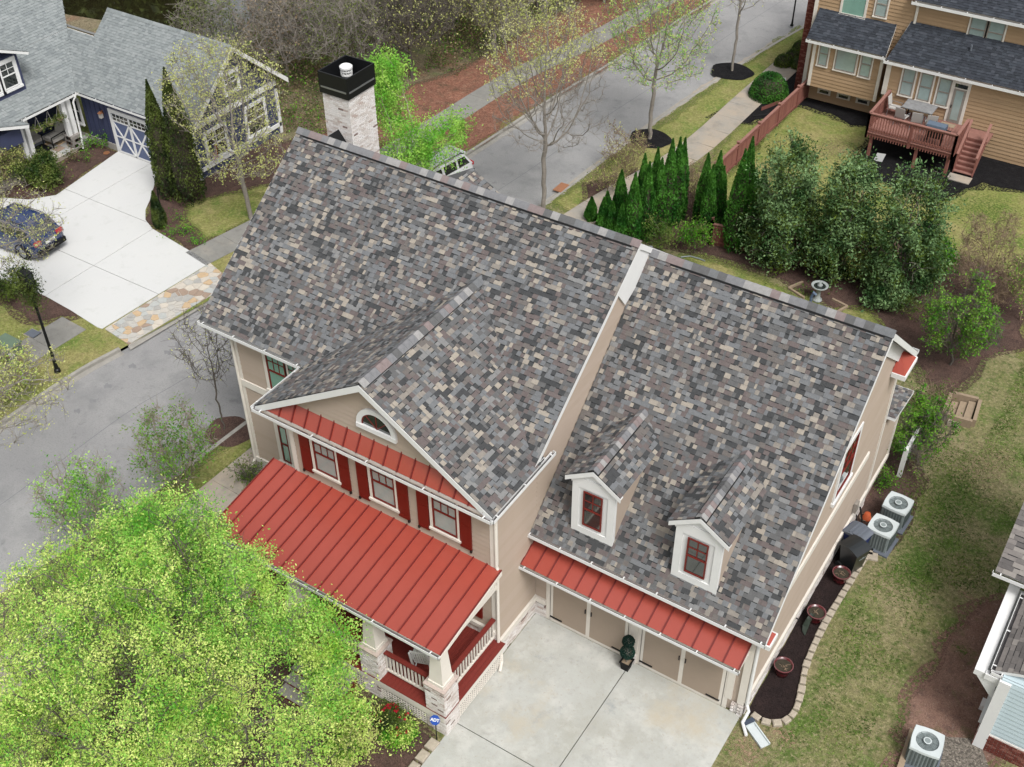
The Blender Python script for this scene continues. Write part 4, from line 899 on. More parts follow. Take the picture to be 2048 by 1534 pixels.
region('dirt_verge', [(p.x+.2, p.y) for p in SR if 6 < p.y < 44]+[(-10.6, 44), (-11.5, 37), (-12.0, 30), (-12.5, 22), (-13.0, 12)], .004, M_['walktan'], jitter=.1)
region('verge_grass', gp([(1110, 405), (1330, 250), (1450, 160), (1600, 55), (1610, 70), (1480, 190), (1370, 285), (1150, 428)]), .006, M_['lawngreen'])
region('side_lawn', [(-7.7, 27), (-7.8, 43), (-6.6, 43), (-6.5, 24), (-9, 22)], .006, M_['lawngreen'])
region('back_lawn', [(-6.2, 26), (-6.2, 37.8), (14, 37.8), (18, 20), (8.5, 22), (4, 27)], .006, M_['lawngreen'])
# mulch behind the house
region('mulch_bed', gp([(1170, 440), (1200, 470), (1400, 500), (1560, 560), (1720, 640), (1800, 680), (1850, 760), (1900, 800), (1960, 720), (2048, 690), (2048, 560), (1880, 500), (1560, 440), (1400, 400), (1330, 330), (1180, 370)]), .008, M_['mulch'], jitter=.2)
region('lawn_patch', gp([(1370, 515), (1440, 525), (1560, 575), (1600, 600), (1640, 640), (1500, 600)]), .012, M_['lawngreen'], jitter=.1)
region('lawn_patch', gp([(1690, 620), (1735, 625), (1765, 655), (1700, 690), (1650, 640)]), .012, M_['lawngreen'], jitter=.1)
region('mulch_bed', gp([(1720, 990), (1760, 900), (1815, 900), (1835, 960), (1790, 1080), (1740, 1110), (1680, 1100)]), .010, M_['mulch'], jitter=.1)
region('mulch_bed', [(6.95, .7), (7.5, .75), (8.0, 1.1), (8.0, 1.9), (7.75, 3), (7.65, 5), (7.7, 7), (7.75, 9), (6.9, 9)], .016, M_['mulchdark'], jitter=.02)
region('reddish_mulch_bed', gp([(2000, 1200), (1960, 1210), (1900, 1270), (1870, 1350), (1810, 1400), (1800, 1470), (1830, 1500), (1780, 1560), (1960, 1560), (2100, 1300)]), .010, M_['pinkmulch'], jitter=.12)
region('gravel_bed', gp([(1822, 1462), (1800, 1560), (1985, 1560), (1960, 1480)]), .014, M_['gravel'], jitter=.05)
# left side of the house and tree beds
region('mulch_bed', [(-.1, -4.7), (-.2, -8), (-1.2, -14), (-9, -14), (-8.8, -4.7)], .008, M_['mulch'], jitter=.12)
def disc(cx, cy, r, z, m, name='mulch_ring'): return sheet(name, [(cx+r*math.cos(a)*(1+.06*math.sin(5*a)), cy+r*.9*math.sin(a)*(1+.05*math.cos(3*a))) for a in np.linspace(0, 6.2, 28)], z, m)
disc(-11.15, 29.4, 1.1, .03, M_['mulchblack']); disc(-10.9, 38.7, 1.2, .03, M_['mulchblack']); disc(-13.9, 1.6, .9, .012, M_['mulch'])
region('verge_strip', [(-13.7, -6), (-13.4, 2), (-12.9, 10), (-12.3, 10), (-12.6, 0), (-13.0, -8)], .004, M_['lawngreen'])
region('mulch_bed', gp([(612, 205), (640, 205), (700, 215), (765, 265), (770, 270)])[:0] or [(-6.3, 36.9), (-6.2, 38), (-1.7, 38), (-1.7, 36.4), (-2.4, 36.6), (-3, 36.2), (-4.5, 36.8)], .012, M_['mulchblack'])
region('mulch_bed', [(-1.2, 31.6), (3.2, 31.4), (4.2, 34.0), (9, 34.2), (12, 35.5), (12, 36.6), (-1.6, 36.6), (-1.6, 33)], .012, M_['mulchblack'])
region('mulch_bed', [(-9.6, 33.2), (-7.6, 33.6), (-6.6, 36), (-6.6, 46), (-8.2, 46), (-7.9, 38)], .010, M_['mulchblack'])
# beds in front of the blue house
region('mulch_bed', [(-33.3, 8.6), (-32.6, 9.6), (-33.3, 14.0), (-37, 14.0), (-36.5, 10), (-35.8, 7.8)], .008, M_['mulch'])
region('mulch_bed', gp([(330, 345), (300, 400), (293, 440), (330, 470), (415, 520), (450, 480), (480, 380), (560, 360), (600, 240), (420, 280)]), .008, M_['mulch'])
region('lawn_patch', gp([(382, 405), (480, 385), (530, 400), (500, 440), (440, 470), (410, 475), (375, 440)]), .012, M_['lawngreen'])
region('mulch_bed', gp([(0, 560), (60, 570), (140, 610), (150, 632), (60, 640), (0, 600)]), .008, M_['mulch'])
for k_, (px, py, r_x, r_y, mm) in enumerate([(1490, 1500, .9, .7, 'baresoil'), (1560, 1470, .8, .5, 'baresoil'), (1930, 1190, .45, .35, 'baresoil'), (1880, 1270, .4, .3, 'baresoil'), (1860, 1340, .35, .3, 'baresoil'), (1700, 1330, .5, 1.5, 'lushgrass'), (1820, 1130, .9, 1.6, 'lushgrass'), (1640, 1430, .5, .9, 'lushgrass'), (1900, 1000, 1.2, 2.2, 'lushgrass'), (1920, 1300, .4, .5, 'lushgrass'), (1800, 1440, .3, 1.2, 'lushgrass'), (1985, 930, 1.6, 2.2, 'baresoil2'), (1680, 300, 1.6, 1.6, 'baresoil2'), (1960, 420, 2.5, 2, 'lushgrass')]):
    c = at(px, py, z=0); struct(sheet('worn_patch' if mm.startswith('bare') else 'green_patch', [(c.x+r_x*math.cos(a)*(1+.2*math.sin(3*a+k_)), c.y+r_y*math.sin(a)*(1+.2*math.cos(4*a+k_)), 0) for a in np.linspace(0, 6.1, 22)], .0185+.0004*k_, M_[mm]))
def clip(poly, a, b, keep):   # half plane: axis a, bound b
    out = []
    for i in range(len(poly)):
        p, q = poly[i], poly[(i+1) % len(poly)]; ip, iq = (p[a]-b)*keep >= 0, (q[a]-b)*keep >= 0
        if ip: out.append(p)
        if ip != iq: t = (b-p[a])/(q[a]-p[a]); out.append((p[0]+(q[0]-p[0])*t, p[1]+(q[1]-p[1])*t))
    return out
def slab_drive(name, label, poly, xs, ys, m, z=.02, gap=.012):
    par = tag(thing(name, label, 'driveway', (poly[0][0], poly[0][1], 0)), kind='structure'); sheet_ = MB()
    P = [V3((p[0], p[1], z-.02)) for p in poly]; a = sum(P[i].x*P[(i+1) % len(P)].y-P[(i+1) % len(P)].x*P[i].y for i in range(len(P)))
    if a < 0: P.reverse()
    sheet_.poly(P); sheet_.build('joint_filler', M_['joint'], par)
    for i in range(len(xs)-1):
        for j in range(len(ys)-1):
            q = clip(clip(clip(clip(poly, 0, xs[i]+gap, 1), 0, xs[i+1]-gap, -1), 1, ys[j]+gap, 1), 1, ys[j+1]-gap, -1)
            if len(q) > 2: MB().prism([V3((a[0], a[1], z-.1)) for a in q], Z*.1).build('slab', m, par)
    return par
slab_drive('driveway', 'wide grey concrete driveway in front of the two garage doors', [(-.02, .55), (6.86, .55), (6.86, -1.3), (6.7, -30), (.3, -30), (.12, -4.5), (-.02, -4.5)], [-1, 3.35, 8], [-30, -17, -12.6, -8.3, -4.0, .6], M_['concrete'])
bd = gp([(324, 328), (316, 345), (300, 400), (291, 420), (291, 440), (305, 458), (420, 526)])+[V3((-22.6, 3.4, 0))]+gp([(195, 655), (140, 620), (90, 592)])+[V3((-31, 3.2, 0)), V3((-36, 3.0, 0)), V3((-36, 6.5, 0)), V3((-34.4, 8.0, 0)), V3((-33.3, 8.5, 0)), V3((-32.5, 9.5, 0)), V3((-33.2, 14.05, 0))]
slab_drive('driveway', 'bright white concrete driveway with the parked blue car beside the navy house', [(p.x, p.y) for p in bd], [-37, -30.9, -26.4, -22.0], [2.5, 6.35, 10.1, 14.2], M_['brightconcrete'])
# flagstone apron: irregular cells
ap = tag(thing('flagstone_apron', 'crazy paved flagstone strip between the white driveway and the street', 'paving', (-21.8, 6, 0)), kind='structure')
AP = [(-22.5, 3.45), (-22.2, 9.2), (-20.35, 8.7), (-20.9, 3.25)]
P = [V3((p[0], p[1], .0)) for p in AP]; P.reverse(); mb = MB(); mb.prism([q-Z*.1 for q in P], Z*.11); mb.build('mortar_bed', mat('apron_mortar', col(214, 208, 198), .9, .12, 8, .2, 40), ap)
sites = []
rr = random.Random(5)
while len(sites) < 150:
    p = (rr.uniform(-22.7, -20.2), rr.uniform(3.2, 9.3))
    if all((p[0]-q[0])**2+(p[1]-q[1])**2 > .075 for q in sites) or rr.random() < .02: sites.append(p)
def halfc(poly, px, py, nx, ny):
    out = []
    for i in range(len(poly)):
        p, q = poly[i], poly[(i+1) % len(poly)]; dp, dq = (p[0]-px)*nx+(p[1]-py)*ny, (q[0]-px)*nx+(q[1]-py)*ny
        if dp <= 0: out.append(p)
        if (dp <= 0) != (dq <= 0): t = dp/(dp-dq); out.append((p[0]+(q[0]-p[0])*t, p[1]+(q[1]-p[1])*t))
    return out
for s_ in sites:
    c = list(AP)
    for o_ in sites:
        if o_ is s_: continue
        dx, dy = o_[0]-s_[0], o_[1]-s_[1]; L = math.hypot(dx, dy)
        if L < 1.6: c = halfc(c, s_[0]+dx/2-dx/L*.014, s_[1]+dy/2-dy/L*.014, dx/L, dy/L)
        if len(c) < 3: break
    if len(c) > 2: MB().prism([V3((a, b, .005)) for a, b in c], Z*(.022+rr.random()*.008)).build('flagstone', rr.choice(FLG), ap)
sheet('apron_lip', [(-20.9, 3.2), (-20.35, 8.8), (-20.05, 8.75), (-20.65, 3.1)], -.05, M_['curb'])
# stone edging round the side bed and by the front bed
def edging(name, label, line, L=.3, w=.2, h=.11, rnd=.01):
    dense = []; par = thing(name, label, 'edging', (line[0].x, line[0].y, 0))
    for i in range(len(line)-1):
        d = line[i+1]-line[i]; k = max(1, int(d.length/.02))
        dense += [line[i]+d*j/k for j in range(k)]
    last = dense[0]; me = None
    for p in dense[1:]:
        if (p-last).length >= L:
            d = (p-last).normalized(); s = V3((-d.y, d.x, 0)); q = MB(); l2 = L*random.uniform(.76, .86); w2 = w*random.uniform(.85, 1.1); z0 = -.02; hh = h+random.uniform(-rnd, rnd)
            a = last+d*(L-l2)/2-s*w2/2; b = .025
            base_ = [a, a+d*l2, a+d*l2+s*w2, a+s*w2]; mid = sum(base_, V3((0, 0, 0)))/4
            top = [mid+(v-mid)*(1-b*2/w2) for v in base_]
            q.add([V3((v.x, v.y, z0)) for v in base_]+[V3((v.x, v.y, hh-.025)) for v in base_]+[V3((v.x, v.y, hh)) for v in top], [(0, 1, 5, 4), (1, 2, 6, 5), (2, 3, 7, 6), (3, 0, 4, 7), (4, 5, 9, 8), (5, 6, 10, 9), (6, 7, 11, 10), (7, 4, 8, 11), (8, 9, 10, 11)])
            q.build('edging_stone', M_['stone'], par); last = p
    return par
edging('stone_edging', 'row of tumbled stones curving round the dark bed beside the garage wall', spline([(7.1, .78), (7.5, .72), (7.95, .95), (8.12, 1.5), (8.02, 2.2), (7.78, 3.2), (7.68, 4.8), (7.72, 6.4), (7.78, 7.8), (7.8, 8.5)]), .3)
edging('stone_edging', 'short row of grey edging stones between the rose bed and the driveway', spline([(.0, -4.75), (-.02, -6), (.05, -9), (.1, -14)]), .42, .28)
for a, b in ((at(1725, 1108, z=0), .0), (at(1712, 1120, z=0), .3), (at(1735, 1120, z=0), .5)):
    o_ = MB().obb((a.x, a.y, 0), V3((.3, .1, 0)), V3((-.1, .3, 0)), Z*.06).build('paver', M_['stone']); tag(o_, {0.0: 'grey paver lying closest to the black bin', .3: 'grey paver lying nearest the stone edging', .5: 'grey paver lying in the grass below the condenser pad'}[b], 'paver', 'loose pavers by the condensers')
# ---------------------------------------------------------------- tan house at the upper right
tanh = thing('tan_house', 'tan lap sided house with charcoal roofs and a red deck at the upper right', 'house', (4, 40, 0))
TS = [M_['tan'], M_['tan2']]
TX0, TY, TEX0, TEY, TBY = -6.55, 38.0, -1.95, 36.6, 37.0
m = MB().box(TX0+.02, 16, TY+.02, 47, 0, 6.4); tw = m.build('wall', M_['tan'], tanh)
siding(tw, (TX0, TY, 0), X, -Y, 6.4, lambda h: (.12, 19) if h > 4.9 else (.12, TEX0-TX0) if h < 4.9 else None, TS, .19, proud=.034)
m = MB().box(TEX0+.02, 16, TEY+.02, TY, 0, 3.9); te = m.build('wall', M_['tan'], tanh)
siding(te, (TEX0, TEY, 0), X, -Y, 3.9, lambda h: (.12, 18 if h < 2.2 else 16), TS, .19, proud=.034)
MB().box(TX0-.05, TX0+.14, TY-.05, TY+.1, 0, 6.4).build('corner_board', M_['cream'], tanh)
MB().box(TEX0-.04, TEX0+.2, TEY-.05, TEY+.14, 1.9, 3.75).build('corner_board', M_['cream'], tanh)
rb = MB().box(TX0-.6, TX0-.04, TY+.5, 47, 0, 6.4).build('brick_side', M_['redbrick'], tanh)
bricks(rb, (TX0-.6, TY+.5, 0), X, -Y, .56, 6.4, mats=[M_['redbrick'], M_['redbrick2']], wts=[.7, .3])
# bump-out with its own roof
m = MB().box(-5.95, -2.3, TBY, TY, 1.25, 3.7); tb = m.build('bump_out', M_['tan'], tanh)
siding(tb, (-5.95, TBY, 1.2), X, -Y, 2.5, lambda h: (.13, 3.5), TS, .19, proud=.034)
for x in (-5.98, -2.44): MB().box(x, x+.16, TBY-.04, TBY+.1, 1.2, 3.7).build('corner_board', M_['cream'], tanh)
q = V3((0, TY-TBY+.5, 1.25)).normalized()
r1 = slab((-6.3, TBY-.35, 3.8), X, q, [(0, 0), (4.15, 0), (4.0, 1.9), (0, 1.9)], .12).build('bump_out_roof', M_['cream'], tanh)
shingles(r1, (-6.3, TBY-.37, 3.81), X, q, [(0, 0), (4.15, 0), (4.0, 1.92), (0, 1.92)], CHM, [.3, .3, .3, .1], expo=.14, wide=(.12, .3), band=False)
gutter(r1, (-6.3, TBY-.35, 3.78), (-2.1, TBY-.35, 3.78), -Y, .13)
for (a, b, w_, h_, g_) in ((-5.62, 2.42, .5, 1.3, 1), (-4.72, 2.4, 1.1, 1.4, 0), (-3.4, 2.36, .56, 1.35, 1)):
    window(tanh, (a, TBY-.01, b), X, -Y, w_, h_, M_['bark'], M_['glassgreen'] if 0 else M_['glass'], M_['cream'], .06, grid=None, double=bool(g_), proud=.03)
for a in (-5.62, -4.55, -3.5): window(tanh, (a, TY-.01, .42), X, -Y, .62, .28, M_['cream'], M_['glassdark'], M_['cream'], .05, grid=None, double=False, sill=False)
# extension roof
q2 = V3((0, TY-TEY+.4, 1.45)).normalized()
r2 = slab((-2.1, TEY-.35, 3.85), X, q2, [(0.1, 0), (18, 0), (18, 2.4), (.5, 2.4)], .14).build('extension_roof', M_['cream'], tanh)
shingles(r2, (-2.1, TEY-.37, 3.86), X, q2, [(0.1, 0), (18, 0), (18, 2.25), (.5, 2.25)], CHM, [.3, .3, .3, .1], expo=.14, wide=(.12, .3), band=False)
gutter(r2, (-2.1, TEY-.35, 3.83), (16, TEY-.35, 3.83), -Y, .14)
MB().lathe((1.6, 37.3, 4.75), [(.05, 0), (.05, .3)], 8).build('vent_pipe', M_['binlid'], tanh)
for (a, b, w_, h_) in ((-1.12, 2.12, .62, 1.42), (-.22, 2.08, .62, 1.42), (.68, 2.05, .62, 1.42)): window(tanh, (a, TEY-.01, b), X, -Y, w_, h_, M_['bark'], M_['glass'], M_['cream'], .07, grid=None)
# main eave
q3 = V3((0, 5, 3.2)).normalized()
r3 = slab((-7.2, TY-.4, 6.45), X, q3, [(5.6, 0), (24, 0), (24, 5.5), (5.6, 5.5)], .16).build('main_roof', M_['cream'], tanh)
shingles(r3, (-7.2, TY-.42, 6.47), X, q3, [(5.4, 0), (24, 0), (24, 3), (5.4, 3)], CHM, [.3, .3, .3, .1], expo=.14, wide=(.12, .3), band=False)
gutter(r3, (-1.7, TY-.4, 6.42), (16, TY-.4, 6.42), -Y, .14)
downspout(tanh, [(-1.45, TY-.35, 6.35), (-1.45, TY-.06, 6.1), (-1.45, TY-.06, 5.0)], .07)
window(tanh, (-5.2, TY-.01, 4.9), X, -Y, 1.25, 1.5, M_['cream'], M_['glassgreen'], M_['cream'], .06, grid=None, double=False)
window(tanh, (-3.5, TY-.01, 5.15), X, -Y, .6, 1.3, M_['bark'], M_['glass'], M_['cream'], .06, grid=None)
for a in (1.15, 2.0): window(tanh, (a, TY-.01, 4.95), X, -Y, .78, 1.25, M_['bark'], M_['glass'], M_['cream'], .07, grid=None)
MB().box(-.3, -.15, TY-.12, TY, 4.95, 5.1).build('wall_vent', M_['tan2'], tanh)
# door on the deck
d_ = MB().box(1.32, 2.2, TEY-.06, TEY-.005, 1.25, 3.5).build('deck_door', M_['cream'], tanh)
MB().box(1.46, 2.06, TEY-.085, TEY-.06, 1.3, 3.1).build('door_leaf', M_['bark'], d_); MB().box(1.58, 1.94, TEY-.095, TEY-.085, 1.5, 3.02).build('pane', M_['glass'], d_); MB().box(1.46, 2.06, TEY-.075, TEY-.06, 3.16, 3.36).build('transom', M_['glassdark'], d_); MB().box(1.49, 1.53, TEY-.12, TEY-.08, 2.1, 2.25).build('handle', M_['black'], d_)
for k in range(2): MB().box(-2.55+k*.36, -2.25+k*.36, TY-.14, TY-.02, 1.1, 1.5).build('meter_box', M_['acgrey'], tanh)
# --- deck
dk = thing('deck', 'raised red stained timber deck with slatted railing behind the tan house', 'deck', (1, 34, 0))
DX0, DX1, DY0, DY1, DZ = -1.1, 3.05, 31.95, 36.5, 2.05
y = DY0; i = 0; D1 = M_['deck']
DZ = 1.35
DX0, DX1, DY0 = -1.5, 2.7, 33.45
fl = MB().box(DX0, DX1, DY0, DY1, DZ-.2, DZ-.04).build('deck_frame', M_['redfence2'], dk)
x = DX0
me = MB().box(0, .135, 0, DY1-DY0+.06, 0, .035).mesh('deck_board', D1)
while x < DX1-.02: piece('deck_board', me, fl, Matrix.Translation((x, DY0-.05, DZ-.035))); x += .145
def rail(par, a, b, h=.95, gap=.13, low=.1):
    a, b = V3(a), V3(b); D = b-a; e = D.normalized(); s = V3((-e.y, e.x, 0)).normalized(); n = max(2, int(D.length/gap))
    r = MB().obb(a-s*.07+Z*h, D, s*.14, Z*.045).build('handrail', M_['deck'], par)
    MB().obb(a-s*.02+Z*low, D, s*.04, Z*.09).build('rail', M_['redfence'], r); MB().obb(a-s*.02+Z*(h-.1), D, s*.04, Z*.09).build('rail', M_['redfence'], r)
    me = MB().box(-.02, .02, -.02, .02, 0, h+.28).mesh('baluster', M_['redfence'])
    for i in range(n): piece('baluster', me, r, Matrix.Translation(a+D*(i+.5)/n-Z*.3))
    for p in (a, (a+b)/2, b): MB().box(p.x-.05, p.x+.05, p.y-.05, p.y+.05, p.z-.32, p.z+h+.0).build('rail_post', M_['redfence2'], r)
# the deck floor is lower than its rail measured above: shift the floor back along the view
rail(dk, (DX0, DY0, DZ), (DX1, DY0, DZ)); rail(dk, (DX0, DY0, DZ), (DX0, DY1-.2, DZ)); rail(dk, (DX1, DY0, DZ), (DX1, 35.3, DZ))
for x in (DX0+.25, 1.0, DX1-.15): MB().box(x-.07, x+.07, DY0+.12, DY0+.26, 0, DZ-.2).build('deck_post', M_['redfence'], dk)
# stairs going down towards the viewer on the right
sx0, sx1 = DX1+.12, DX1+.98; n = 7
lf = MB().box(DX1, sx1+.1, 35.5, DY1, DZ-.16, DZ-.02).build('stair_landing', D1, dk)
for k in range(n):
    y = 35.5-k*.19; z = DZ-.02-(k+1)*DZ/(n+1)
    MB().box(sx0, sx1, y-.2, y, z-.04, z).build('stair_tread', D1, dk); MB().box(sx0, sx1, y-.02, y, z-.0, z+DZ/(n+1)-.04).build('stair_riser', M_['redfence2'], dk)
for x in (sx0-.05, sx1):
    a, b = V3((x, 35.55, DZ-.1)), V3((x, 35.5-n*.19, .05)); MB().obb(a-Z*.2, b-a, X*.05, Z*.28).build('stringer', M_['redfence2'], dk)
    r_ = MB().obb(a+Z*.95-X*.03, b-a, X*.12, Z*.045).build('handrail', D1, dk)
    me = MB().box(0, .04, -.02, .02, 0, .95).mesh('baluster', M_['redfence'])
    for k in range(13): piece('baluster', me, r_, Matrix.Translation(a+(b-a)*(k+.5)/13-Z*.02))
sp = MB().box(sx0-.1, sx1+.1, 35.5-n*.19-.75, 35.5-n*.19-.1, 0, .05).build('landing_pad', M_['walktan']); tag(sp, 'small tan concrete pad at the foot of the red deck stairs', 'pad')
# deck furniture
def sling_chair(x, y, rz, label, z=DZ):
    t = thing('deck_chair', label, 'chair', (x, y, z), 'beige sling chairs round the deck table', rz); ORG[t.name] = V3((0, 0, 0)); g = M_['galv']
    for sx in (-.26, .26):
        MB().tube([(sx, -.25, 0), (sx, -.25, .6), (sx, .25, .62), (sx, .3, 0)], .018, 5).build('leg_frame', g, t)
    MB().obb((-.25, -.26, .42), X*.5, Y*.5, Z*.03).build('seat', M_['cushion'], t); MB().obb((-.25, .24, .45), X*.5, Y*.03, V3((0, .12, .55))).build('backrest', M_['cushion'], t)
tb_ = thing('patio_table', 'grey stone topped rectangular table on the red deck', 'table', (.15, 35.8, DZ))
MB().box(-.55, .95, 35.35, 36.35, DZ+.7, DZ+.75).build('tabletop', mat('grey_slate_top', col(150, 150, 150), .7, .3, 5), tb_); 
for x in (-.4, .75):
    for y in (35.5, 36.1): MB().box(x, x+.06, y, y+.06, DZ, DZ+.7).build('leg', M_['black'], tb_)
sling_chair(-.95, 35.75, math.radians(90), 'beige sling chair at the left end of the deck table')
sling_chair(-.35, 35.0, math.radians(170), 'beige sling chair at the near side of the deck table, nearest its left corner')
sling_chair(.4, 34.95, math.radians(190), 'beige sling chair in the middle of the near side of the deck table')
sling_chair(1.05, 35.05, math.radians(200), 'beige sling chair partly behind the grey covered grill')
gt = thing('grill', 'gas grill with grey blue hood standing at the deck railing', 'grill', (1.6, 33.95, DZ))
MB().box(1.2, 2.0, 33.75, 34.2, DZ+.35, DZ+.75).build('body', M_['black'], gt); m = MB(); m.prism([(1.15, 33.7, DZ+.75), (1.15, 33.75, DZ+1.0), (1.15, 34.0, DZ+1.08), (1.15, 34.2, DZ+1.0), (1.15, 34.25, DZ+.75)], (.9, 0, 0)); m.build('hood', mat('grill_hood', col(104, 118, 134), .45, .1, 5), gt)
for x in (1.2, 1.94):
    for y in (33.78, 34.14): MB().box(x, x+.06, y, y+.05, DZ, DZ+.35).build('leg', M_['black'], gt)
MB().box(2.0, 2.25, 33.8, 34.15, DZ+.7, DZ+.74).build('side_shelf', M_['black'], gt)
o_ = MB().box(1.3, 2.0, 35.95, 36.35, DZ+.002, DZ+.02).build('doormat', M_['timber']); tag(o_, 'tan doormat in front of the white deck door', 'doormat')
o_ = MB().obb(at(1747, 322, z=0)+V3((0, 0, .02)), V3((.1, .02, .45)), V3((.42, .0, .05)), V3((.0, -.03, .02))).build('board', M_['white']); tag(o_, 'white board leaning in the black mulch under the deck', 'board')
# --- red fence from the tan house towards the near house
fn = thing('timber_fence', 'red stained board fence running from the tan house down to the dark evergreens', 'fence', (-6.3, 32, 0))
A_, B_ = V3((-4.55, 21.9, 0)), V3((-6.2, 38.0, 0)); C_ = V3((-6.45, 26.9, 0))
def fence_run(par, a, b, h=1.15, post_every=2.4):
    D = b-a; L = D.length; e = D/L; s = V3((-e.y, e.x, 0)); n = int(L/.145); F = Matrix(((e.x, s.x, 0, a.x), (e.y, s.y, 0, a.y), (0, 0, 1, 0), (0, 0, 0, 1)))
    mes = [MB().box(0, .138, -.012, .012, .03, h-.03).mesh('fence_board', mm) for mm in (M_['redfence'], M_['redfence2'], M_['redfence'])]
    for i in range(n): piece('fence_board', random.choice(mes), par, F @ Matrix.Translation((i*.145, 0, random.uniform(-.01, .01))))
    MB().obb(a-s*.07+Z*(h-.02), D, s*.14, Z*.035).build('top_rail', M_['deck'], par)
    for zz in (.15, h-.2): MB().obb(a-s*.05+Z*zz, D, s*.035, Z*.08).build('rail', M_['redfence2'], par)
    k = int(L/post_every)+1
    for i in range(k+1):
        p = a+e*min(L, i*post_every); MB().box(p.x-.06, p.x+.06, p.y-.06, p.y+.06, 0, h+.1).build('fence_post', M_['redfence2'], par); MB().box(p.x-.08, p.x+.08, p.y-.08, p.y+.08, h+.1, h+.14).build('post_cap', M_['deck'], par)
fence_run(fn, C_, B_)
fn2 = thing('timber_fence', 'dark red board fence end showing between the cone evergreens and behind the magnolias', 'fence', (-4.5, 22, 0)); fence_run(fn2, V3((-6.45, 26.9, 0)), V3((-4.4, 22.2, 0)), 1.1); fence_run(fn2, V3((-4.4, 22.2, 0)), V3((3.2, 23.6, 0)), 1.1)
# --- blue house at the upper left
bh = thing('navy_house', 'navy blue house with sage grey shingle roofs and a white carriage garage door', 'house', (-33, 17, 0))
BXE, BWY, BRY, BRZ, BEZ = -27.6, 14.1, 17.1, 5.85, 2.95
m = MB().prism([(BXE, BWY, 0), (BXE, 20.0, 0), (BXE, 20.0, 2.9), (BXE, BRY, BRZ-.15), (BXE, BWY, 3.0)], (-7.6, 0, 0)); bw = m.build('garage_wall', M_['navy'], bh)
me = MB().box(0, .05, -.03, 0, .35, 3.0).mesh('batten', M_['navy2'])
for k in range(21):
    x = -35+k*.36
    if -33.25 < x < -30.5: continue
    piece('batten', me, bw, Matrix.Translation((x, BWY, 0)))
MB().obb((-36, BWY, 0), X*2.8, -Y*.05, Z*.35).build('base_trim', M_['curb'], bh); MB().obb((-30.3, BWY, 0), X*2.7, -Y*.05, Z*.35).build('base_trim', M_['curb'], bh)
bsl = (BRZ-BEZ)/(BRY-13.75); qb = V3((0, 1, bsl)).normalized(); LB = math.hypot(BRY-13.75, BRZ-BEZ)
vL = (4.85-BEZ)/qb.z; BP1 = [(0, 0), (7.9, 0), (7.9, vL), (-2.37, vL)]; BP2 = [(-.4, vL), (7.9, vL), (7.9, LB), (-.4, LB)]
br = slab((-35.0, 13.75, BEZ), X, qb, BP1, .1); br = slab((-35.0, 13.75, BEZ), X, qb, BP2, .1, mb=br).build('garage_roof', M_['white'], bh)
sg = lambda par, O, U, V, poly: shingles(par, O, U, V, poly, GRM, [.35, .25, .2, .2], expo=.14, wide=(.13, .28), band=False)
sg(br, (-35.0, 13.72, BEZ), X, qb, BP1)
brr = slab((-27.1, 20.45, BEZ), -X, V3((0, -1, bsl)), [(0, 0), (8.3, 0), (8.3, LB), (0, LB)], .1).build('rear_slope', M_['sh_pale'], br)
sg(brr, (-35.0, 13.72, BEZ), X, qb, BP2)
lwr = slab((-37.4, 18.6, 3.2), -X, V3((0, -1, .7)), [(-2, 0), (2, 0), (2, 3.0), (-2, 3.0)], .1).build('rear_slope', M_['sh_pale'], br)
caps(br, (-35.4, BRY, BRZ+.03), (-27.1, BRY, BRZ+.03), -qb, V3((0, 1, -bsl)), GRM, w=.34, L=.26, h=.03)
gutter(br, (-34.9, 13.75, BEZ), (-27.1, 13.75, BEZ), -Y, .11)
m = MB()
for (y0, z0) in ((13.75, BEZ), (20.45, BEZ)): a, b = V3((-27.12, y0, z0)), V3((-27.12, BRY, BRZ)); m.obb(a, b-a, X*.05, -Z*.26)
m.obb((BXE+.02, 14.1, 2.62), Y*5.9, X*.06, Z*.28); m.obb((BXE+.02, 14.1, .4), Y*5.9, X*.06, Z*.2)
for y in (14.1, 19.85): m.obb((BXE+.02, y, 0), Y*.18, X*.06, Z*2.4)
m.build('gable_trim', M_['white'], bh)
for k, (y, h_) in enumerate(((14.9, 1.4), (17.7, 1.5))): window(bh, (BXE, y, .75), Y, X, 1.3, h_, M_['white'], M_['glassdark'], M_['white'], .12, grid=(2, 2))
window(bh, (BXE, 16.65, 3.5), Y, X, .9, .9, M_['white'], M_['glassdark'], M_['white'], .12, grid=(2, 2))
# carriage garage door
gd = MB().box(-33.05, -30.65, BWY-.06, BWY, .05, 2.2).build('garage_door', mat('door_slate_blue', col(104, 116, 150), .6, .05, 3), bh)
m = MB(); W_ = M_['white']; yb = BWY-.06
for a in (-33.2, -30.65): m.obb((a, yb-.03, 0), X*.15, Y*.1, Z*2.4)
m.obb((-33.05, yb-.03, 2.2), X*2.4, Y*.1, Z*.2); m.obb((-33.05, yb, 1.75), X*2.4, -Y*.02, Z*.08); m.obb((-33.05, yb, .05), X*2.4, -Y*.02, Z*.08); m.obb((-31.9, yb, .05), X*.1, -Y*.02, Z*2.1)
for a, b in ((-33.05, -31.9), (-31.8, -30.65)):
    bar(m, (a, yb, .1), (b, yb, 1.75), .09, .03, -Y); bar(m, (a, yb, 1.75), (b, yb, .1), .09, .031, -Y); bar(m, (a, yb, .95), (b, yb, .95), .06, .028, -Y)
    m.obb((a, yb, .05), X*.06, -Y*.024, Z*1.7)
m.build('door_braces', W_, gd); m = MB()
for a in (-33.0, -31.78): m.obb((a, yb-.004, 1.83), X*1.07, -Y*.006, Z*.33)
m.build('pane', M_['glassdark'], gd); m = MB()
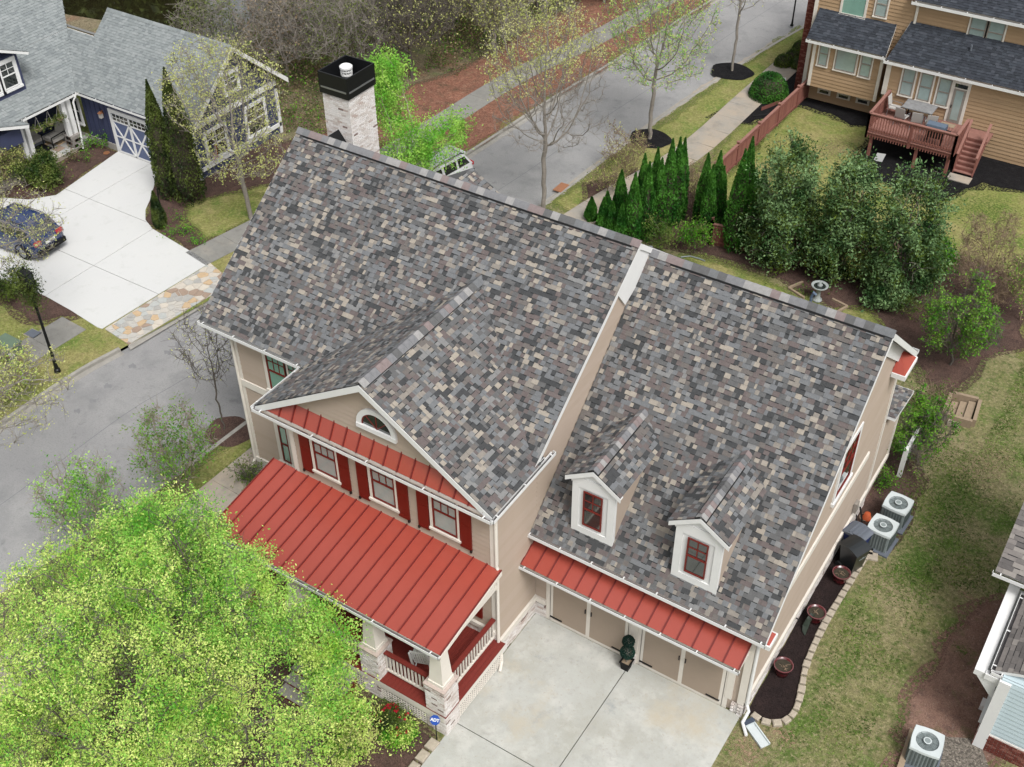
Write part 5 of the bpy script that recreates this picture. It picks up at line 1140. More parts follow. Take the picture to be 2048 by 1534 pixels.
for k in range(9): m.obb((-33.0+k*.27+(.12 if k > 3 else 0), yb-.01, 1.83), X*.03, -Y*.01, Z*.33)
m.obb((-33.0, yb-.011, 1.985), X*2.3, -Y*.008, Z*.03); m.build('muntins', W_, gd)
for x in (-33.75, -30.25):
    l_ = MB().box(x-.08, x+.08, BWY-.22, BWY-.06, 1.75, 2.0).build('wall_lamp', M_['cushion'], bh); MB().lathe((x, BWY-.14, 2.0), [(.16, 0), (.03, .1)], 4).build('lamp_hood', M_['copper'], l_); MB().box(x-.03, x+.03, BWY-.06, BWY, 1.85, 2.1).build('bracket', M_['copper'], l_)
# porch wing: roof slopes down towards +x, eave along y at x=-34.9
pz = 2.9; sw = .8; qx = V3((-1, 0, sw)).normalized()
pr_ = slab((-34.95, 4, pz), Y, qx, [(2.4, 0), (9.8, 0), (11.9, 3.1), (2.4, 3.1)], .1).build('porch_roof', M_['white'], bh)
sg(pr_, (-34.93, 4, pz+.01), Y, qx, [(2.4, 0), (9.8, 0), (11.9, 3.1), (2.4, 3.1)])
gutter(pr_, (-34.95, 10.4, pz), (-34.95, 13.7, pz), X, .11)
r5 = slab(V3((-34.93, 4, pz+.0))+qx*3.1, Y, qx, [(0, 0), (11.9, 0), (15.5, 5.5), (0, 5.5)], .1).build('main_roof', M_['white'], bh)
sg(r5, V3((-34.93, 4, pz+.01))+qx*3.1, Y, qx, [(0, 0), (11.9, 0), (15.5, 5.5), (0, 5.5)])
m = MB().box(-37.5, -37.4, 5, 14.1, 0, 2.9); pw = m.build('porch_wall', M_['navy'], bh)
m = MB().box(-37.4, -34.9, 6, 14.05, 0, .22); pfl = m.build('porch_floor', M_['walktan'], bh)
for i in range(5):
    for j in range(9): MB().box(-37.35+i*.5, -36.88+i*.5, 9.8+j*.47, 10.25+j*.47, .22, .24).build('floor_tile', random.choice(FLG), pfl)
for (x, y) in ((-35.2, 13.1), (-35.2, 10.5), (-35.2, 8.4)):
    sp_ = MB().box(x-.28, x+.28, y-.3, y+.3, 0, .85).build('stone_plinth', M_['fieldstone'], bh)
    for k in range(26):
        a = random.uniform(-.26, .12); zz = .02+(k % 6)*.135; f_ = k % 2
        (MB().obb((x+a, y-.3, zz), X*.2, -Y*.03, Z*.11) if f_ else MB().obb((x+.28, y+a, zz), Y*.2, X*.03, Z*.11)).build('stone', random.choice([M_['fieldstone'], M_['fieldstone2'], M_['curb']]), sp_)
    for dy in (-.17, .17): MB().box(x-.11, x+.11, y+dy-.11, y+dy+.11, .85, 2.7).build('porch_post', M_['white'], bh)
downspout(bh, [(-34.85, 13.6, 2.8), (-34.95, 13.45, 2.5), (-34.95, 13.4, .9), (-34.8, 13.2, .1)], .05, M_['white'])
window(bh, (-37.39, 11.0, .8), Y, X, 1.1, 1.7, M_['white'], M_['glassdark'], M_['white'], .12, grid=None)
window(bh, (-36.3, BWY, .9), X, -Y, .8, 1.3, M_['white'], M_['glassdark'], M_['white'], .1, grid=None)
# dormer with a white window at the left edge
m = MB().box(-38.2, -35.85, 8.0, 11.75, 3.0, 5.5); dn = m.build('dormer', M_['navy'], bh)
for y in (10.62, 9.62): window(dn, (-35.85, y, 4.05), Y, X, .82, 1.25, M_['white'], M_['glassdark'], M_['white'], .14, grid=(2, 2))
drf = slab((-35.35, 12.1, 5.52), -X, V3((0, -1, .45)), [(0, 0), (4, 0), (4, 2.4), (0, 2.4)], .12).build('dormer_roof', M_['white'], dn); sg(drf, (-35.35, 12.12, 5.53), -X, V3((0, -1, .45)), [(0, 0), (4, 0), (4, 2.4), (0, 2.4)])
lr = slab((-34.4, 10.4, 2.75), -X, V3((0, -1, .35)), [(0, 0), (4, 0), (4, 3), (0, 3)], .14).build('entry_gable_roof', M_['white'], bh); sg(lr, (-34.4, 10.42, 2.77), -X, V3((0, -1, .35)), [(0, 0), (4, 0), (4, 3), (0, 3)])
MB().box(-37, -34.75, 8, 10.1, 1.9, 2.7).build('entry_gable_wall', M_['navy'], bh)
# porch furniture and baskets
so_ = thing('porch_sofa', 'grey wicker sofa with pale cushions on the navy house porch', 'sofa', (-36.9, 11.6, .22))
MB().box(-37.3, -36.6, 10.7, 12.4, .22, .5).build('base', M_['binlid'], so_); MB().box(-37.3, -37.1, 10.7, 12.4, .5, 1.0).build('backrest', M_['cushion'], so_)
for k in range(2): MB().box(-37.1, -36.55, 10.75+k*.83, 11.55+k*.83, .5, .64).build('cushion', M_['cushion'], so_)
ac_ = thing('porch_armchair', 'armchair with black arms and beige cushions on the navy house porch', 'armchair', (-36.1, 12.6, .22))
MB().box(-36.5, -35.8, 12.3, 13.0, .5, .66).build('seat', M_['cushion'], ac_); MB().obb((-36.5, 13.0, .6), X*.7, Y*.12, V3((0, .15, .55))).build('backrest', M_['cushion'], ac_)
for x in (-36.55, -35.8): MB().tube([(x, 12.25, .22), (x, 12.25, .8), (x, 13.1, .85), (x, 13.2, .22)], .03, 5).build('arm', M_['black'], ac_)
ft = thing('fire_table', 'square black fire table on the navy house porch', 'table', (-35.6, 11.5, .22)); MB().box(-35.9, -35.35, 11.15, 11.7, .22, .62).build('base', M_['black'], ft); MB().box(-36.0, -35.25, 11.05, 11.8, .62, .68).build('tabletop', M_['black'], ft)
fl_ = thing('flag', 'small striped flag hanging below the navy gable wall', 'flag', (BXE+.1, 15.2, 1.4))
MB().tube([(BXE+.02, 15.1, 1.35), (BXE+.5, 15.0, 1.75)], .012, 5).build('pole', M_['timber'], fl_)
for k in range(7): MB().obb((BXE+.14+k*.05, 15.06, .75+k*.04), X*.05, Y*.01, V3((.03, 0, .75))).build('stripe', M_['lightred'] if k % 2 == 0 else M_['white'], fl_)
MB().obb((BXE+.14, 15.045, 1.2), X*.18, Y*.008, V3((.03, 0, .42))).build('canton', M_['navy'], fl_)
# --- house at the lower right corner: pale blue wall, white trim, grey brown roof
rh = thing('corner_house', 'pale blue sided house with white trim and grey brown roof at the lower right corner', 'house', (13, 5, 0))
m = MB().box(12.66, 20, 3.2, 10.4, 0, .7); rbk = m.build('brick_base', M_['mortar'], rh); bricks(rbk, (12.66, 10.4, 0), -Y, -X, 6.9, .7, mats=[M_['redbrick'], M_['redbrick2']], wts=[.75, .25]); bricks(rbk, (12.66, 3.2, 0), X, -Y, 5, .7, mats=[M_['redbrick'], M_['redbrick2']], wts=[.75, .25])
rw = MB().box(12.72, 20, 3.25, 10.4, .7, 3.0).build('wall', M_['paleblue'], rh)
siding(rw, (12.72, 10.4, .85), -Y, -X, 2.1, lambda h: (0, 6.8), [M_['paleblue']]); siding(rw, (12.72, 3.25, .8), X, -Y, 2.15, lambda h: (.26, 5), [M_['paleblue']], .17)
MB().box(12.60, 12.70, 3.45, 10.45, .7, .85).build('water_table', M_['white'], rh)
MB().box(12.68, 12.98, 3.18, 3.3, .0, 2.95).build('corner_board', M_['white'], rh)
rU = slab((11.55, 6.4, 3.5), X, V3((0, 1, .6)), [(0, 0), (8, 0), (8, 6), (0, 6)], .16).build('upper_roof', M_['white'], rh)
shingles(rU, (11.55, 6.38, 3.51), X, V3((0, 1, .6)), [(0, 0), (8, 0), (8, 6), (0, 6)], BRM, [.3, .3, .2, .2], expo=.15, wide=(.2, .4))
gutter(rU, (11.5, 6.4, 3.5), (20, 6.4, 3.5), -Y, .12)
lV_ = V3((1, 0, .45)).normalized(); zL = 3.0
sl_ = MB(); sl_.prism([(12.5, 3.42, zL), (12.5, 6.6, zL), (19, 6.6, zL+2.9), (19, 3.42, zL+2.9)], (0, 0, -.1)); rLo = sl_.build('lower_roof', M_['white'], rh)
shingles(rLo, (12.5, 6.6, zL+.01), -Y, lV_, [(0, 0), (3.18, 0), (3.18, 6), (0, 6)], BRM, [.3, .3, .2, .2], expo=.15, wide=(.2, .4))
gutter(rLo, (12.5, 6.5, zL), (12.5, 3.4, zL), -X, .12, 1.2); gutter(rLo, (12.4, 3.42, zL), (20, 3.42, zL), -Y, .1, 1.6)
m = MB(); m.obb((12.02, 3.35, 2.62), Y*3.6, X*.3, Z*.2); m.obb((12.32, 3.35, 2.5), Y*3.6, X*.35, Z*.1); m.obb((12.3, 3.3, 2.66), X*6, Y*.16, Z*.2)
m.prism([(12.1, 3.36, 2.62), (12.62, 3.36, 2.62), (12.72, 3.36, 2.0), (12.62, 3.36, 2.0)], (0, .1, 0)); m.build('eave_trim', M_['white'], rh)
MB().box(12.5, 12.66, 4.2, 4.5, .3, .5).build('wall_vent', M_['white'], rh)
flush_shingles(0)
# ---------------------------------------------------------------- trees and shrubs
def colonize(base, trunk, crown, N=900, step=.32, infl=2.6, kill=.55, up=.25, iters=90, seed=1, jit=.12, starts=None, fill=None):
    """grow a branching skeleton towards points scattered in the crown. crown = list of (centre, radii, weight)"""
    r = np.random.default_rng(seed); A = []
    tot = sum(c[2] for c in crown)
    for c, rad, wt in crown:
        k = int(N*wt/tot); v = r.normal(size=(k, 3)); v /= np.linalg.norm(v, axis=1)[:, None]; v *= (r.random(k)**(1/ (fill or 2.2)))[:, None]
        A.append(np.array(c)+v*np.array(rad))
    A = np.concatenate(A); nodes = []; par = []
    for st in (starts or [(base, trunk)]):
        b, t = np.array(st[0], float), np.array(st[1], float); L = np.linalg.norm(t-b); k = max(2, int(L/step)); first = len(nodes)
        for i in range(k+1):
            nodes.append(b+(t-b)*i/k+(r.normal(size=3)*.03 if 0 < i else 0)); par.append(first+i-1 if i else (-1 if first == 0 else 0))
    nodes = np.array(nodes); par = list(par); M = len(A)
    d2 = ((A[:, None]-nodes[None])**2).sum(2); near = d2.argmin(1); dist = d2[np.arange(M), near]; alive = np.ones(M, bool); kids = {}
    for it in range(iters):
        act = alive & (dist < (infl*infl if it > 6 else 1e9))
        if not act.any(): break
        idx = np.where(act)[0]; nn = near[idx]; dv = A[idx]-nodes[nn]; dv /= np.linalg.norm(dv, axis=1)[:, None]+1e-9
        S = np.zeros((len(nodes), 3)); np.add.at(S, nn, dv); u = np.unique(nn); D = S[u]/(np.linalg.norm(S[u], axis=1)[:, None]+1e-9)+r.normal(size=(len(u), 3))*jit+np.array([0, 0, up])
        D /= np.linalg.norm(D, axis=1)[:, None]; new = nodes[u]+D*step; keep = [j for j, q in enumerate(u) if kids.get(int(q), 0) < 3]
        if not keep: break
        new = new[keep]; uu = u[keep]
        for q in uu: kids[int(q)] = kids.get(int(q), 0)+1
        o = len(nodes); nodes = np.concatenate([nodes, new]); par += [int(q) for q in uu]
        ai = np.where(alive)[0]
        if len(ai):
            dd = ((A[ai][:, None]-new[None])**2).sum(2); k = dd.argmin(1); dk = dd[np.arange(len(ai)), k]; b = dk < dist[ai]
            near[ai[b]] = o+k[b]; dist[ai[b]] = dk[b]; alive[ai[dist[ai] < kill*kill]] = False
        if len(nodes) > 9000: break
    return nodes, np.array(par)
def radii(par, r0=.011, p=2.35):
    n = len(par); w = np.zeros(n)
    ch = np.zeros(n, int); np.add.at(ch, par[par >= 0], 1); w[ch == 0] = 1.0
    for i in range(n-1, 0, -1):
        if par[i] >= 0: w[par[i]] += w[i] if w[i] > 0 else 1
    return r0*np.maximum(w, 1)**(1/p), ch
def skeleton_mesh(name, nodes, par, R, m, maxn=7):
    """tubes along every chain of the skeleton"""
    n = len(par); kids = [[] for _ in range(n)]
    for i in range(n):
        if par[i] >= 0: kids[par[i]].append(i)
    mb = MB(); stack = [(0, None)]
    roots = [i for i in range(n) if par[i] < 0]; stack = [(q, None) for q in roots]
    while stack:
        s_, frm = stack.pop(); ch = [frm, s_] if frm is not None else [s_]; c = s_
        while kids[c]:
            k = sorted(kids[c], key=lambda q: -R[q]); 
            for q in k[1:]: stack.append((q, c))
            c = k[0]; ch.append(c)
        if len(ch) < 2: continue
        rr_ = [R[q] for q in ch]
        if frm is not None: rr_[0] = rr_[1]
        sides = 3 if max(rr_) < .03 else 5 if max(rr_) < .08 else 8
        mb.tube([V3(nodes[q]) for q in ch], rr_, sides, 0, False)
    return mb.mesh(name, m, True)
def cards(name, P, size, m, r, up=.35, aspect=.5, droop=0, asmat=0):
    """one small leaf per point: a folded lozenge"""
    k = len(P); nrm = r.normal(size=(k, 3))+np.array([0, 0, up*2]); nrm /= np.linalg.norm(nrm, axis=1)[:, None]
    a = np.cross(nrm, r.normal(size=(k, 3))); a /= np.linalg.norm(a, axis=1)[:, None]+1e-9
    if droop: a = a*(1-droop)+np.array([0, 0, 1])*droop; a /= np.linalg.norm(a, axis=1)[:, None]; nrm = nrm-a*(nrm*a).sum(1)[:, None]; nrm /= np.linalg.norm(nrm, axis=1)[:, None]+1e-9
    b = np.cross(nrm, a); s = size*r.uniform(.6, 1.25, (k, 1)); a = a*s; b = b*s*aspect
    v = np.stack([P-a*.5, P+b*.5+nrm*s*.08, P+a*.5, P-b*.5+nrm*s*.08], 1).reshape(-1, 3); me = bpy.data.meshes.new(name)
    me.vertices.add(4*k); me.vertices.foreach_set('co', v.ravel()); me.loops.add(4*k); me.loops.foreach_set('vertex_index', np.arange(4*k, dtype=np.int32))
    me.polygons.add(k); me.polygons.foreach_set('loop_start', np.arange(0, 4*k, 4, dtype=np.int32)); me.polygons.foreach_set('loop_total', np.full(k, 4, np.int32))
    me.materials.append(m); me.update(calc_edges=True); return me
def obj(name, me, parent): o = bpy.data.objects.new(name, me); SC.collection.objects.link(o); o.parent = parent; return o
def leaf_points(nodes, par, R, per, spread, r, thr=1.7, dens=None):
    rmin = R.min(); tips = np.where(R < rmin*thr)[0]
    if dens is not None: tips = tips[dens(nodes[tips])]
    k = r.poisson(per, len(tips)); P = np.repeat(nodes[tips], k, 0); return P+r.normal(size=P.shape)*spread
def twig_mesh(name, nodes, R, m, r, per=4, length=.34, rad=.006, thr=1.7, updir=.3):
    """short fine twigs on the thin branches; returns mesh and points along them"""
    t = np.where(R < R.min()*thr)[0]; k = len(t)*per; a = np.repeat(nodes[t], per, 0); d = r.normal(size=(k, 3)); d[:, 2] += updir*2; d /= np.linalg.norm(d, axis=1)[:, None]
    L = length*r.uniform(.5, 1.3, (k, 1)); b = a+d*L; s = np.cross(d, r.normal(size=(k, 3))); s /= np.linalg.norm(s, axis=1)[:, None]+1e-9; q = np.cross(d, s)
    ring = [s, -.5*s+.87*q, -.5*s-.87*q]; v = np.stack([a+x*rad for x in ring]+[b+x*rad*.45 for x in ring], 1).reshape(-1, 3)
    base = np.arange(k)[:, None]*6; F = np.stack([np.concatenate([base+0, base+1, base+4, base+3], 1), np.concatenate([base+1, base+2, base+5, base+4], 1), np.concatenate([base+2, base+0, base+3, base+5], 1)], 1).reshape(-1, 4)
    me = bpy.data.meshes.new(name); me.vertices.add(len(v)); me.vertices.foreach_set('co', v.ravel()); me.loops.add(F.size); me.loops.foreach_set('vertex_index', F.astype(np.int32).ravel())
    me.polygons.add(len(F)); me.polygons.foreach_set('loop_start', np.arange(0, F.size, 4, dtype=np.int32)); me.polygons.foreach_set('loop_total', np.full(len(F), 4, np.int32)); me.materials.append(m); me.update(calc_edges=True)
    return me, np.concatenate([b, a+(b-a)*.6])
def cloud(crown, n, r, clumps=120, sigma=.26, shell=.55, flat=.75):
    """leaf positions gathered in many clumps that fill the crown, denser towards its outside"""
    out = []; tot = sum(c[2] for c in crown)
    for c, rad, wt in crown:
        k = max(6, int(clumps*wt/tot)); v = r.normal(size=(k, 3)); v /= np.linalg.norm(v, axis=1)[:, None]; v *= (shell+(1-shell)*r.random((k, 1))**.7)*r.uniform(.82, 1.06, (k, 1)); ctr = np.array(c)+v*np.array(rad)
        sg = sigma*r.uniform(.6, 1.4, (k, 1)); j = r.integers(0, k, int(n*wt/tot)); e = r.normal(size=(len(j), 3)); e *= sg[j]*np.array([1, 1, flat]); out.append(ctr[j]+e)
    P = np.concatenate(out); return P[P[:, 2] > .03]
def gaps(f=1.5, thr=-.15, sd=0.0):
    """keep leaves only where a lumpy field is high enough, so that daylight and boughs show between the sprays"""
    def g(P):
        x, y, z = P[:, 0]*f+sd, P[:, 1]*f+sd*2, P[:, 2]*f*.75
        return np.sin(x*1.7+np.sin(y*1.3+z))*.6+np.sin(y*2.1-z*1.4+np.cos(x*1.9))*.6+np.sin(z*2.3+x*1.1-y*.7)*.5+np.sin(x*4.1+y*3.3+z*2.9)*.3 > thr
    return g
def tree(name, label, cat, base, crown, trunk_top, bark, leaves, leaf=(.07, 6, .12), N=900, r0=.012, seed=1, group=None, dens=None, thr=1.7, aspect=.5, up=.35, mass=None, twigs=None, gap=None, **kw):
    b = np.array(base, float); loc = V3(base); t = thing(name, label, cat, loc, group); r = np.random.default_rng(seed+50)
    cr = [((np.array(c)-b), rad, wt) for c, rad, wt in crown]; tt = np.array(trunk_top)-b
    if 'starts' in kw: kw['starts'] = [(np.array(p)-b, np.array(q)-b) for p, q in kw['starts']]
    nodes, par = colonize(np.zeros(3), tt, cr, N=N, seed=seed, **kw); R, ch = radii(par, r0)
    obj('trunk', skeleton_mesh('trunk', nodes, par, R, bark), t)
    ls = leaves if isinstance(leaves, list) else [leaves]; TP = None
    if twigs: me, TP = twig_mesh('twigs', nodes, R, bark, r, *twigs); obj('twigs', me, t)
    if mass:
        for i, lf in enumerate(ls):
            Q = cloud(cr, mass[0]//len(ls), r, *mass[1:]); Q = Q if gap is None else Q[gap(Q)]; obj('crown', cards('leaves', Q, leaf[0], LF[lf], r, aspect=aspect, up=up), t)
    for i, lf in enumerate(ls):
        if lf is None or leaf[1] <= 0: continue
        if TP is not None:
            P = TP if dens is None else TP[dens(TP)]; P = P if gap is None else P[gap(P)]; k = r.poisson(leaf[1]/len(ls), len(P)); P = np.repeat(P, k, 0); P = P+r.normal(size=P.shape)*leaf[2]*.45
        else: P = leaf_points(nodes, par, R, leaf[1]/len(ls), leaf[2], r, thr, dens)
        if len(P): obj('crown', cards('leaves', P, leaf[0], LF[lf], r, aspect=aspect, up=up), t)
    return t
# --- the big young-leaved trees in front of the porch
tree('shade_tree', 'large yellow green tree with many stems filling the lower left corner', 'tree', (-3.9, -10.3, 0),
     [((-5.2, -10.3, 5.6), (3.9, 3.4, 2.5), 3), ((-1.6, -10.2, 5.0), (2.6, 2.4, 2.0), 1.3), ((-7.6, -9.0, 5.0), (2.4, 2.6, 2.0), 1), ((-4.6, -12.6, 4.6), (3.4, 2.2, 2.0), 1)], (-3.9, -10.2, 1.1), M_['barkdark'], ['spring', 'spring', 'fresh'], (.072, 8, .16), gap=gaps(1.25, -.2), mass=(110000, 420, .19, .35, 1.25), twigs=(3, .34, .006, 2.2), N=3400, r0=.008, seed=3, step=.24, kill=.30, infl=2.2, up=.35, thr=2.0, fill=2.6,
     starts=[((-3.9, -10.3, 0), (-3.9, -10.2, .6)), ((-3.9, -10.2, .5), (-4.8, -10.0, 3.0)), ((-3.9, -10.2, .5), (-3.2, -10.6, 3.0)), ((-3.9, -10.2, .5), (-2.6, -9.8, 2.8)), ((-3.9, -10.2, .5), (-4.3, -9.3, 3.2)), ((-3.9, -10.2, .5), (-5.6, -10.9, 2.6))])
tree('shade_tree', 'deeper green leafy tree between the yellow green tree and the red porch roof', 'tree', (-5.6, -7.6, 0),
     [((-6.0, -7.2, 6.0), (1.9, 1.8, 2.2), 2), ((-4.2, -7.0, 5.3), (1.5, 1.5, 1.9), 1), ((-7.8, -6.8, 5.2), (1.5, 1.6, 1.8), 1)], (-5.6, -7.5, 1.8), M_['barkdark'], ['fresh', 'fresh', 'spring'], (.075, 8, .16), gap=gaps(1.4, -.35, 2.0), mass=(60000, 210, .19, .4, 1.25), twigs=(3, .32, .006, 2.2), N=1500, r0=.008, seed=8, step=.24, kill=.30, thr=2.0, fill=2.6)
tree('shade_tree', 'small green tree hiding the left porch column, right of the two larger ones', 'tree', (-3.0, -5.6, 0),
     [((-3.1, -5.6, 3.3), (1.15, .9, 1.5), 2), ((-2.2, -6.3, 2.4), (1.0, .9, 1.2), 1)], (-3.0, -5.6, .8), M_['barkdark'], ['fresh', 'spring'], (.09, 6, .15), mass=(11000, 90, .2, .4), N=650, r0=.007, seed=12, step=.22, kill=.3, thr=1.8)
tree('shrub', 'loose yellow green shrub in front of the porch lattice', 'shrub', (-1.6, -6.3, 0), [((-1.6, -6.3, 1.3), (.9, .8, 1.0), 2), ((-1.2, -7.6, .7), (.9, .7, .6), 1)], (-1.6, -6.3, .2), M_['barkdark'], ['spring', 'bud'], (.08, 5, .14), mass=(3600, 60, .16, .4), N=420, r0=.006, seed=14, step=.2, kill=.28)
tree('rose_bush', 'dark green rose bush with red flowers beside the round blue sign', 'shrub', (-1.2, -5.15, 0), [((-1.2, -5.15, .5), (.6, .42, .42), 2)], (-1.2, -5.15, .12), M_['barkdark'], ['box', 'cypress', 'red'][:2], (.07, 10, .1), mass=(3600, 40, .13, .3), N=200, r0=.006, seed=15, step=.15, kill=.2)
rb_ = bpy.data.objects['rose_bush']; r_ = np.random.default_rng(4); P = r_.normal(size=(26, 3)); P /= np.linalg.norm(P, axis=1)[:, None]; P[:, 2] = abs(P[:, 2]); P = P*np.array([.6, .42, .45])+np.array([0, 0, .5])
obj('roses', cards('roses', np.repeat(P, 7, 0)+r_.normal(size=(26*7, 3))*.025, .07, LF['red'], r_, aspect=.9), rb_)
for (px, py, w_, l_) in ((800, 1470, .5, 'bright yellow green low shrub beside the edging stones'), (690, 1500, .55, 'low bright green shrub in the mulch at the bottom edge')):
    c = at(px, py, z=.2); tree('shrub', l_, 'shrub', (c.x, c.y, 0), [((c.x, c.y, .35), (w_, w_, .35), 1)], (c.x, c.y, .08), M_['barkdark'], ['spring', 'bright'], (.085, 8, .1), mass=(2600, 30, .12, .3), N=200, r0=.006, seed=int(px), step=.14, kill=.2)
# --- street trees
def bare(label, base, crown, top, seed, N=1300, leaves='bud', leaf=(.08, .9, .14), bark='bark', r0=.013, group='bare street trees coming into leaf', tw=(4, .36, .008, 1.7), **kw):
    return tree('street_tree', label, 'tree', base, crown, top, M_[bark], leaves, leaf, N=N, r0=r0*.8, seed=seed, group=group, twigs=tw, **kw)
bare('tall grey tree with yellow buds on top, just behind the near roof ridge', (-12.3, 20.9, 0), [((-12.4, 21.2, 6.9), (2.8, 2.9, 3.1), 3), ((-12.3, 21.0, 4.6), (2.9, 2.7, 1.5), 1.2)], (-12.3, 20.9, 2.9), 21, N=2200, leaf=(.105, 1.9, .16), step=.3, kill=.42, up=.2, dens=lambda p: (p[:, 2]-p[:, 0]*.5 > 6.3) & (np.random.default_rng(1).random(len(p)) < .8))
bare('tall grey tree in the nearer of the two black mulch rings', (-11.2, 29.4, 0), [((-11.2, 29.6, 6.8), (2.9, 2.9, 3.2), 3), ((-11.2, 29.4, 4.4), (2.8, 2.8, 1.4), 1)], (-11.2, 29.4, 2.8), 22, N=2000, leaves=['bud', 'fresh'], leaf=(.11, 1.8, .16), step=.32, kill=.45)
bare('grey tree in the farthest black mulch ring beside the tan house', (-10.95, 38.8, 0), [((-10.9, 38.9, 6.4), (2.6, 2.6, 3.0), 3)], (-10.95, 38.8, 3.0), 23, N=1100, leaf=(.1, .4, .16), step=.34, kill=.5)
bare('thin young street tree on the near verge left of the house', (-14.15, 1.6, 0), [((-14.2, 1.6, 3.9), (1.15, 1.15, 1.8), 2)], (-14.15, 1.6, 1.9), 24, N=420, leaf=(.07, .3, .12), bark='barkdark', r0=.008, step=.2, kill=.32)
bare('spreading tree with pale yellow buds in front of the navy gable', (-23.2, 12.9, 0), [((-24.2, 13.4, 5.8), (3.0, 2.6, 2.5), 3), ((-22.6, 12.4, 4.0), (2.4, 2.0, 1.6), 1)], (-23.3, 12.9, 1.6), 25, N=2000, leaf=(.10, 1.5, .16), step=.28, kill=.40, up=.1)
bare('bare limbed tree with yellow buds at the left edge beyond the lamp post', (-27.2, 1.2, 0), [((-24.6, 1.8, 5.0), (2.6, 2.4, 1.5), 3)], (-26.6, 1.3, 2.4), 26, N=900, leaf=(.09, .8, .15), step=.28, kill=.45, up=.05)
bare('tree with pale green buds reaching over the street from the left edge', (-18.6, -6.6, 0), [((-16.6, -4.6, 5.0), (2.2, 2.4, 1.3), 3)], (-18.4, -6.4, 2.6), 27, N=900, leaf=(.09, 1.0, .15), step=.28, kill=.45, up=.0)
# --- bright maple behind the chimney
mc, md, mf = at(775, 185, z=4.4), at(868, 290, z=2.9), at(800, 310, z=2.6)
tree('maple_tree', 'bright lime green tree behind the white brick chimney', 'tree', (mf.x, mf.y, 0), [(tuple(mc), (1.25, 1.25, 2.1), 3), (tuple(md), (1.5, 1.5, 1.5), 2), (tuple(mf), (1.5, 1.5, 1.8), 1.4), (tuple(at(915, 250, z=3.2)), (.7, .7, 1.0), .4)], (mf.x, mf.y, 1.0), M_['barkpale'], ['maple', 'maple', 'fresh'], (.12, 7, .2), gap=gaps(1.3, -.3, 4), mass=(26000, 150, .24, .3), N=1000, r0=.01, seed=31, step=.3, kill=.42, thr=1.9)
# --- thicket beyond the pine straw
k = 0
for i, (x, y, h, w_, lf, bk, dn_) in enumerate([(-29, 30, 6.2, 2.8, 'olive', 'bark', .7), (-25.6, 28.5, 6.4, 3.0, 'bud', 'barkdark', .25), (-26.6, 34, 6.8, 3.0, 'olive', 'bark', .8), (-32.5, 27, 5.6, 2.8, 'olive', 'bark', .8), (-31.6, 33.5, 6.5, 2.9, 'fresh', 'bark', 1.0), (-23.4, 33.5, 6.6, 2.6, 'bud', 'bark', .9), (-24.5, 40, 6.5, 3.0, 'olive', 'barkdark', 1.2), (-29.5, 40, 6.8, 3.2, 'fresh', 'bark', 1.3), (-21.8, 43.5, 6.2, 2.6, 'bud', 'bark', 1.2), (-34.5, 22.5, 4.8, 2.2, 'olive', 'bark', 1.0), (-27.5, 25.4, 5.8, 2.4, 'olive', 'bark', .5), (-30.8, 24.2, 5.4, 2.4, 'brown', 'bark', .3), (-33.8, 30.6, 5.6, 2.3, 'brown', 'bark', .4), (-30.5, 36.5, 6.4, 2.8, 'olive', 'bark', .6)]):
    lbl = ['greyish bare tree between the lake and the chimney', 'dark trunked bare tree standing on the pine straw right of the chimney', 'twiggy tree behind the dark trunked one beyond the pine straw', 'low twiggy tree at the lake shore nearest the navy gable', 'greenish tree in the thicket nearest the lake', 'pale budded tree by the sidewalk on the pine straw', 'olive budded tree at the top edge over the pine straw', 'green leafed tree at the top of the thicket', 'yellow budded tree at the top edge beside the far sidewalk', 'short scrubby tree behind the navy house gable', 'grey twiggy tree directly left of the chimney top', 'grey twiggy tree between the navy gable and the chimney', 'brown twiggy tree right of the bright lake reflection', 'grey twiggy tree in the middle of the thicket'][i]
    tree('woodland_tree', lbl, 'tree', (x, y, 0), [((x, y, h*.62), (w_, w_, h*.40), 1)], (x, y, h*.22), M_[bk], lf, (.14, dn_*1.0, .25), twigs=(8, .6, .011, 2.2), N=1300, r0=.013, seed=60+i, step=.36, kill=.5, group='twiggy trees of the thicket by the lake')
# undergrowth of the thicket: one mass nobody could count
r_ = np.random.default_rng(9); n_ = 120000; P = np.empty((n_, 3)); P[:, 0] = r_.uniform(-38, -21.5, n_); P[:, 1] = r_.uniform(20, 58, n_)
ph = np.sin(P[:, 0]*.9+1.3)*np.cos(P[:, 1]*.7)+np.sin(P[:, 0]*.37+P[:, 1]*.51); P[:, 2] = r_.random(n_)**1.3*(0.5+np.clip(ph, 0, 2)*1.1)
keep = (ph > -.5) & (P[:, 0] < -23.6-(P[:, 1] < 30)*1.6) & ((P[:, 0] > -36.8) | (P[:, 1] < 25)); P = P[keep]; sel = r_.random(len(P))
for lf, lo, hi, lb in (('olive', 0, .4, 'tangled green undergrowth below the bare trees by the lake'), ('brown', .4, .85, 'dry brown brush below the bare trees by the lake'), ('bright', .85, 1, 'brighter green sprouts among the thicket by the lake')):
    Q = P[(sel >= lo) & (sel < hi)]; ug = bpy.data.objects.new('undergrowth', cards('undergrowth', Q, .13, LF[lf], r_)); SC.collection.objects.link(ug); tag(ug, lb, 'undergrowth', None, 'stuff')
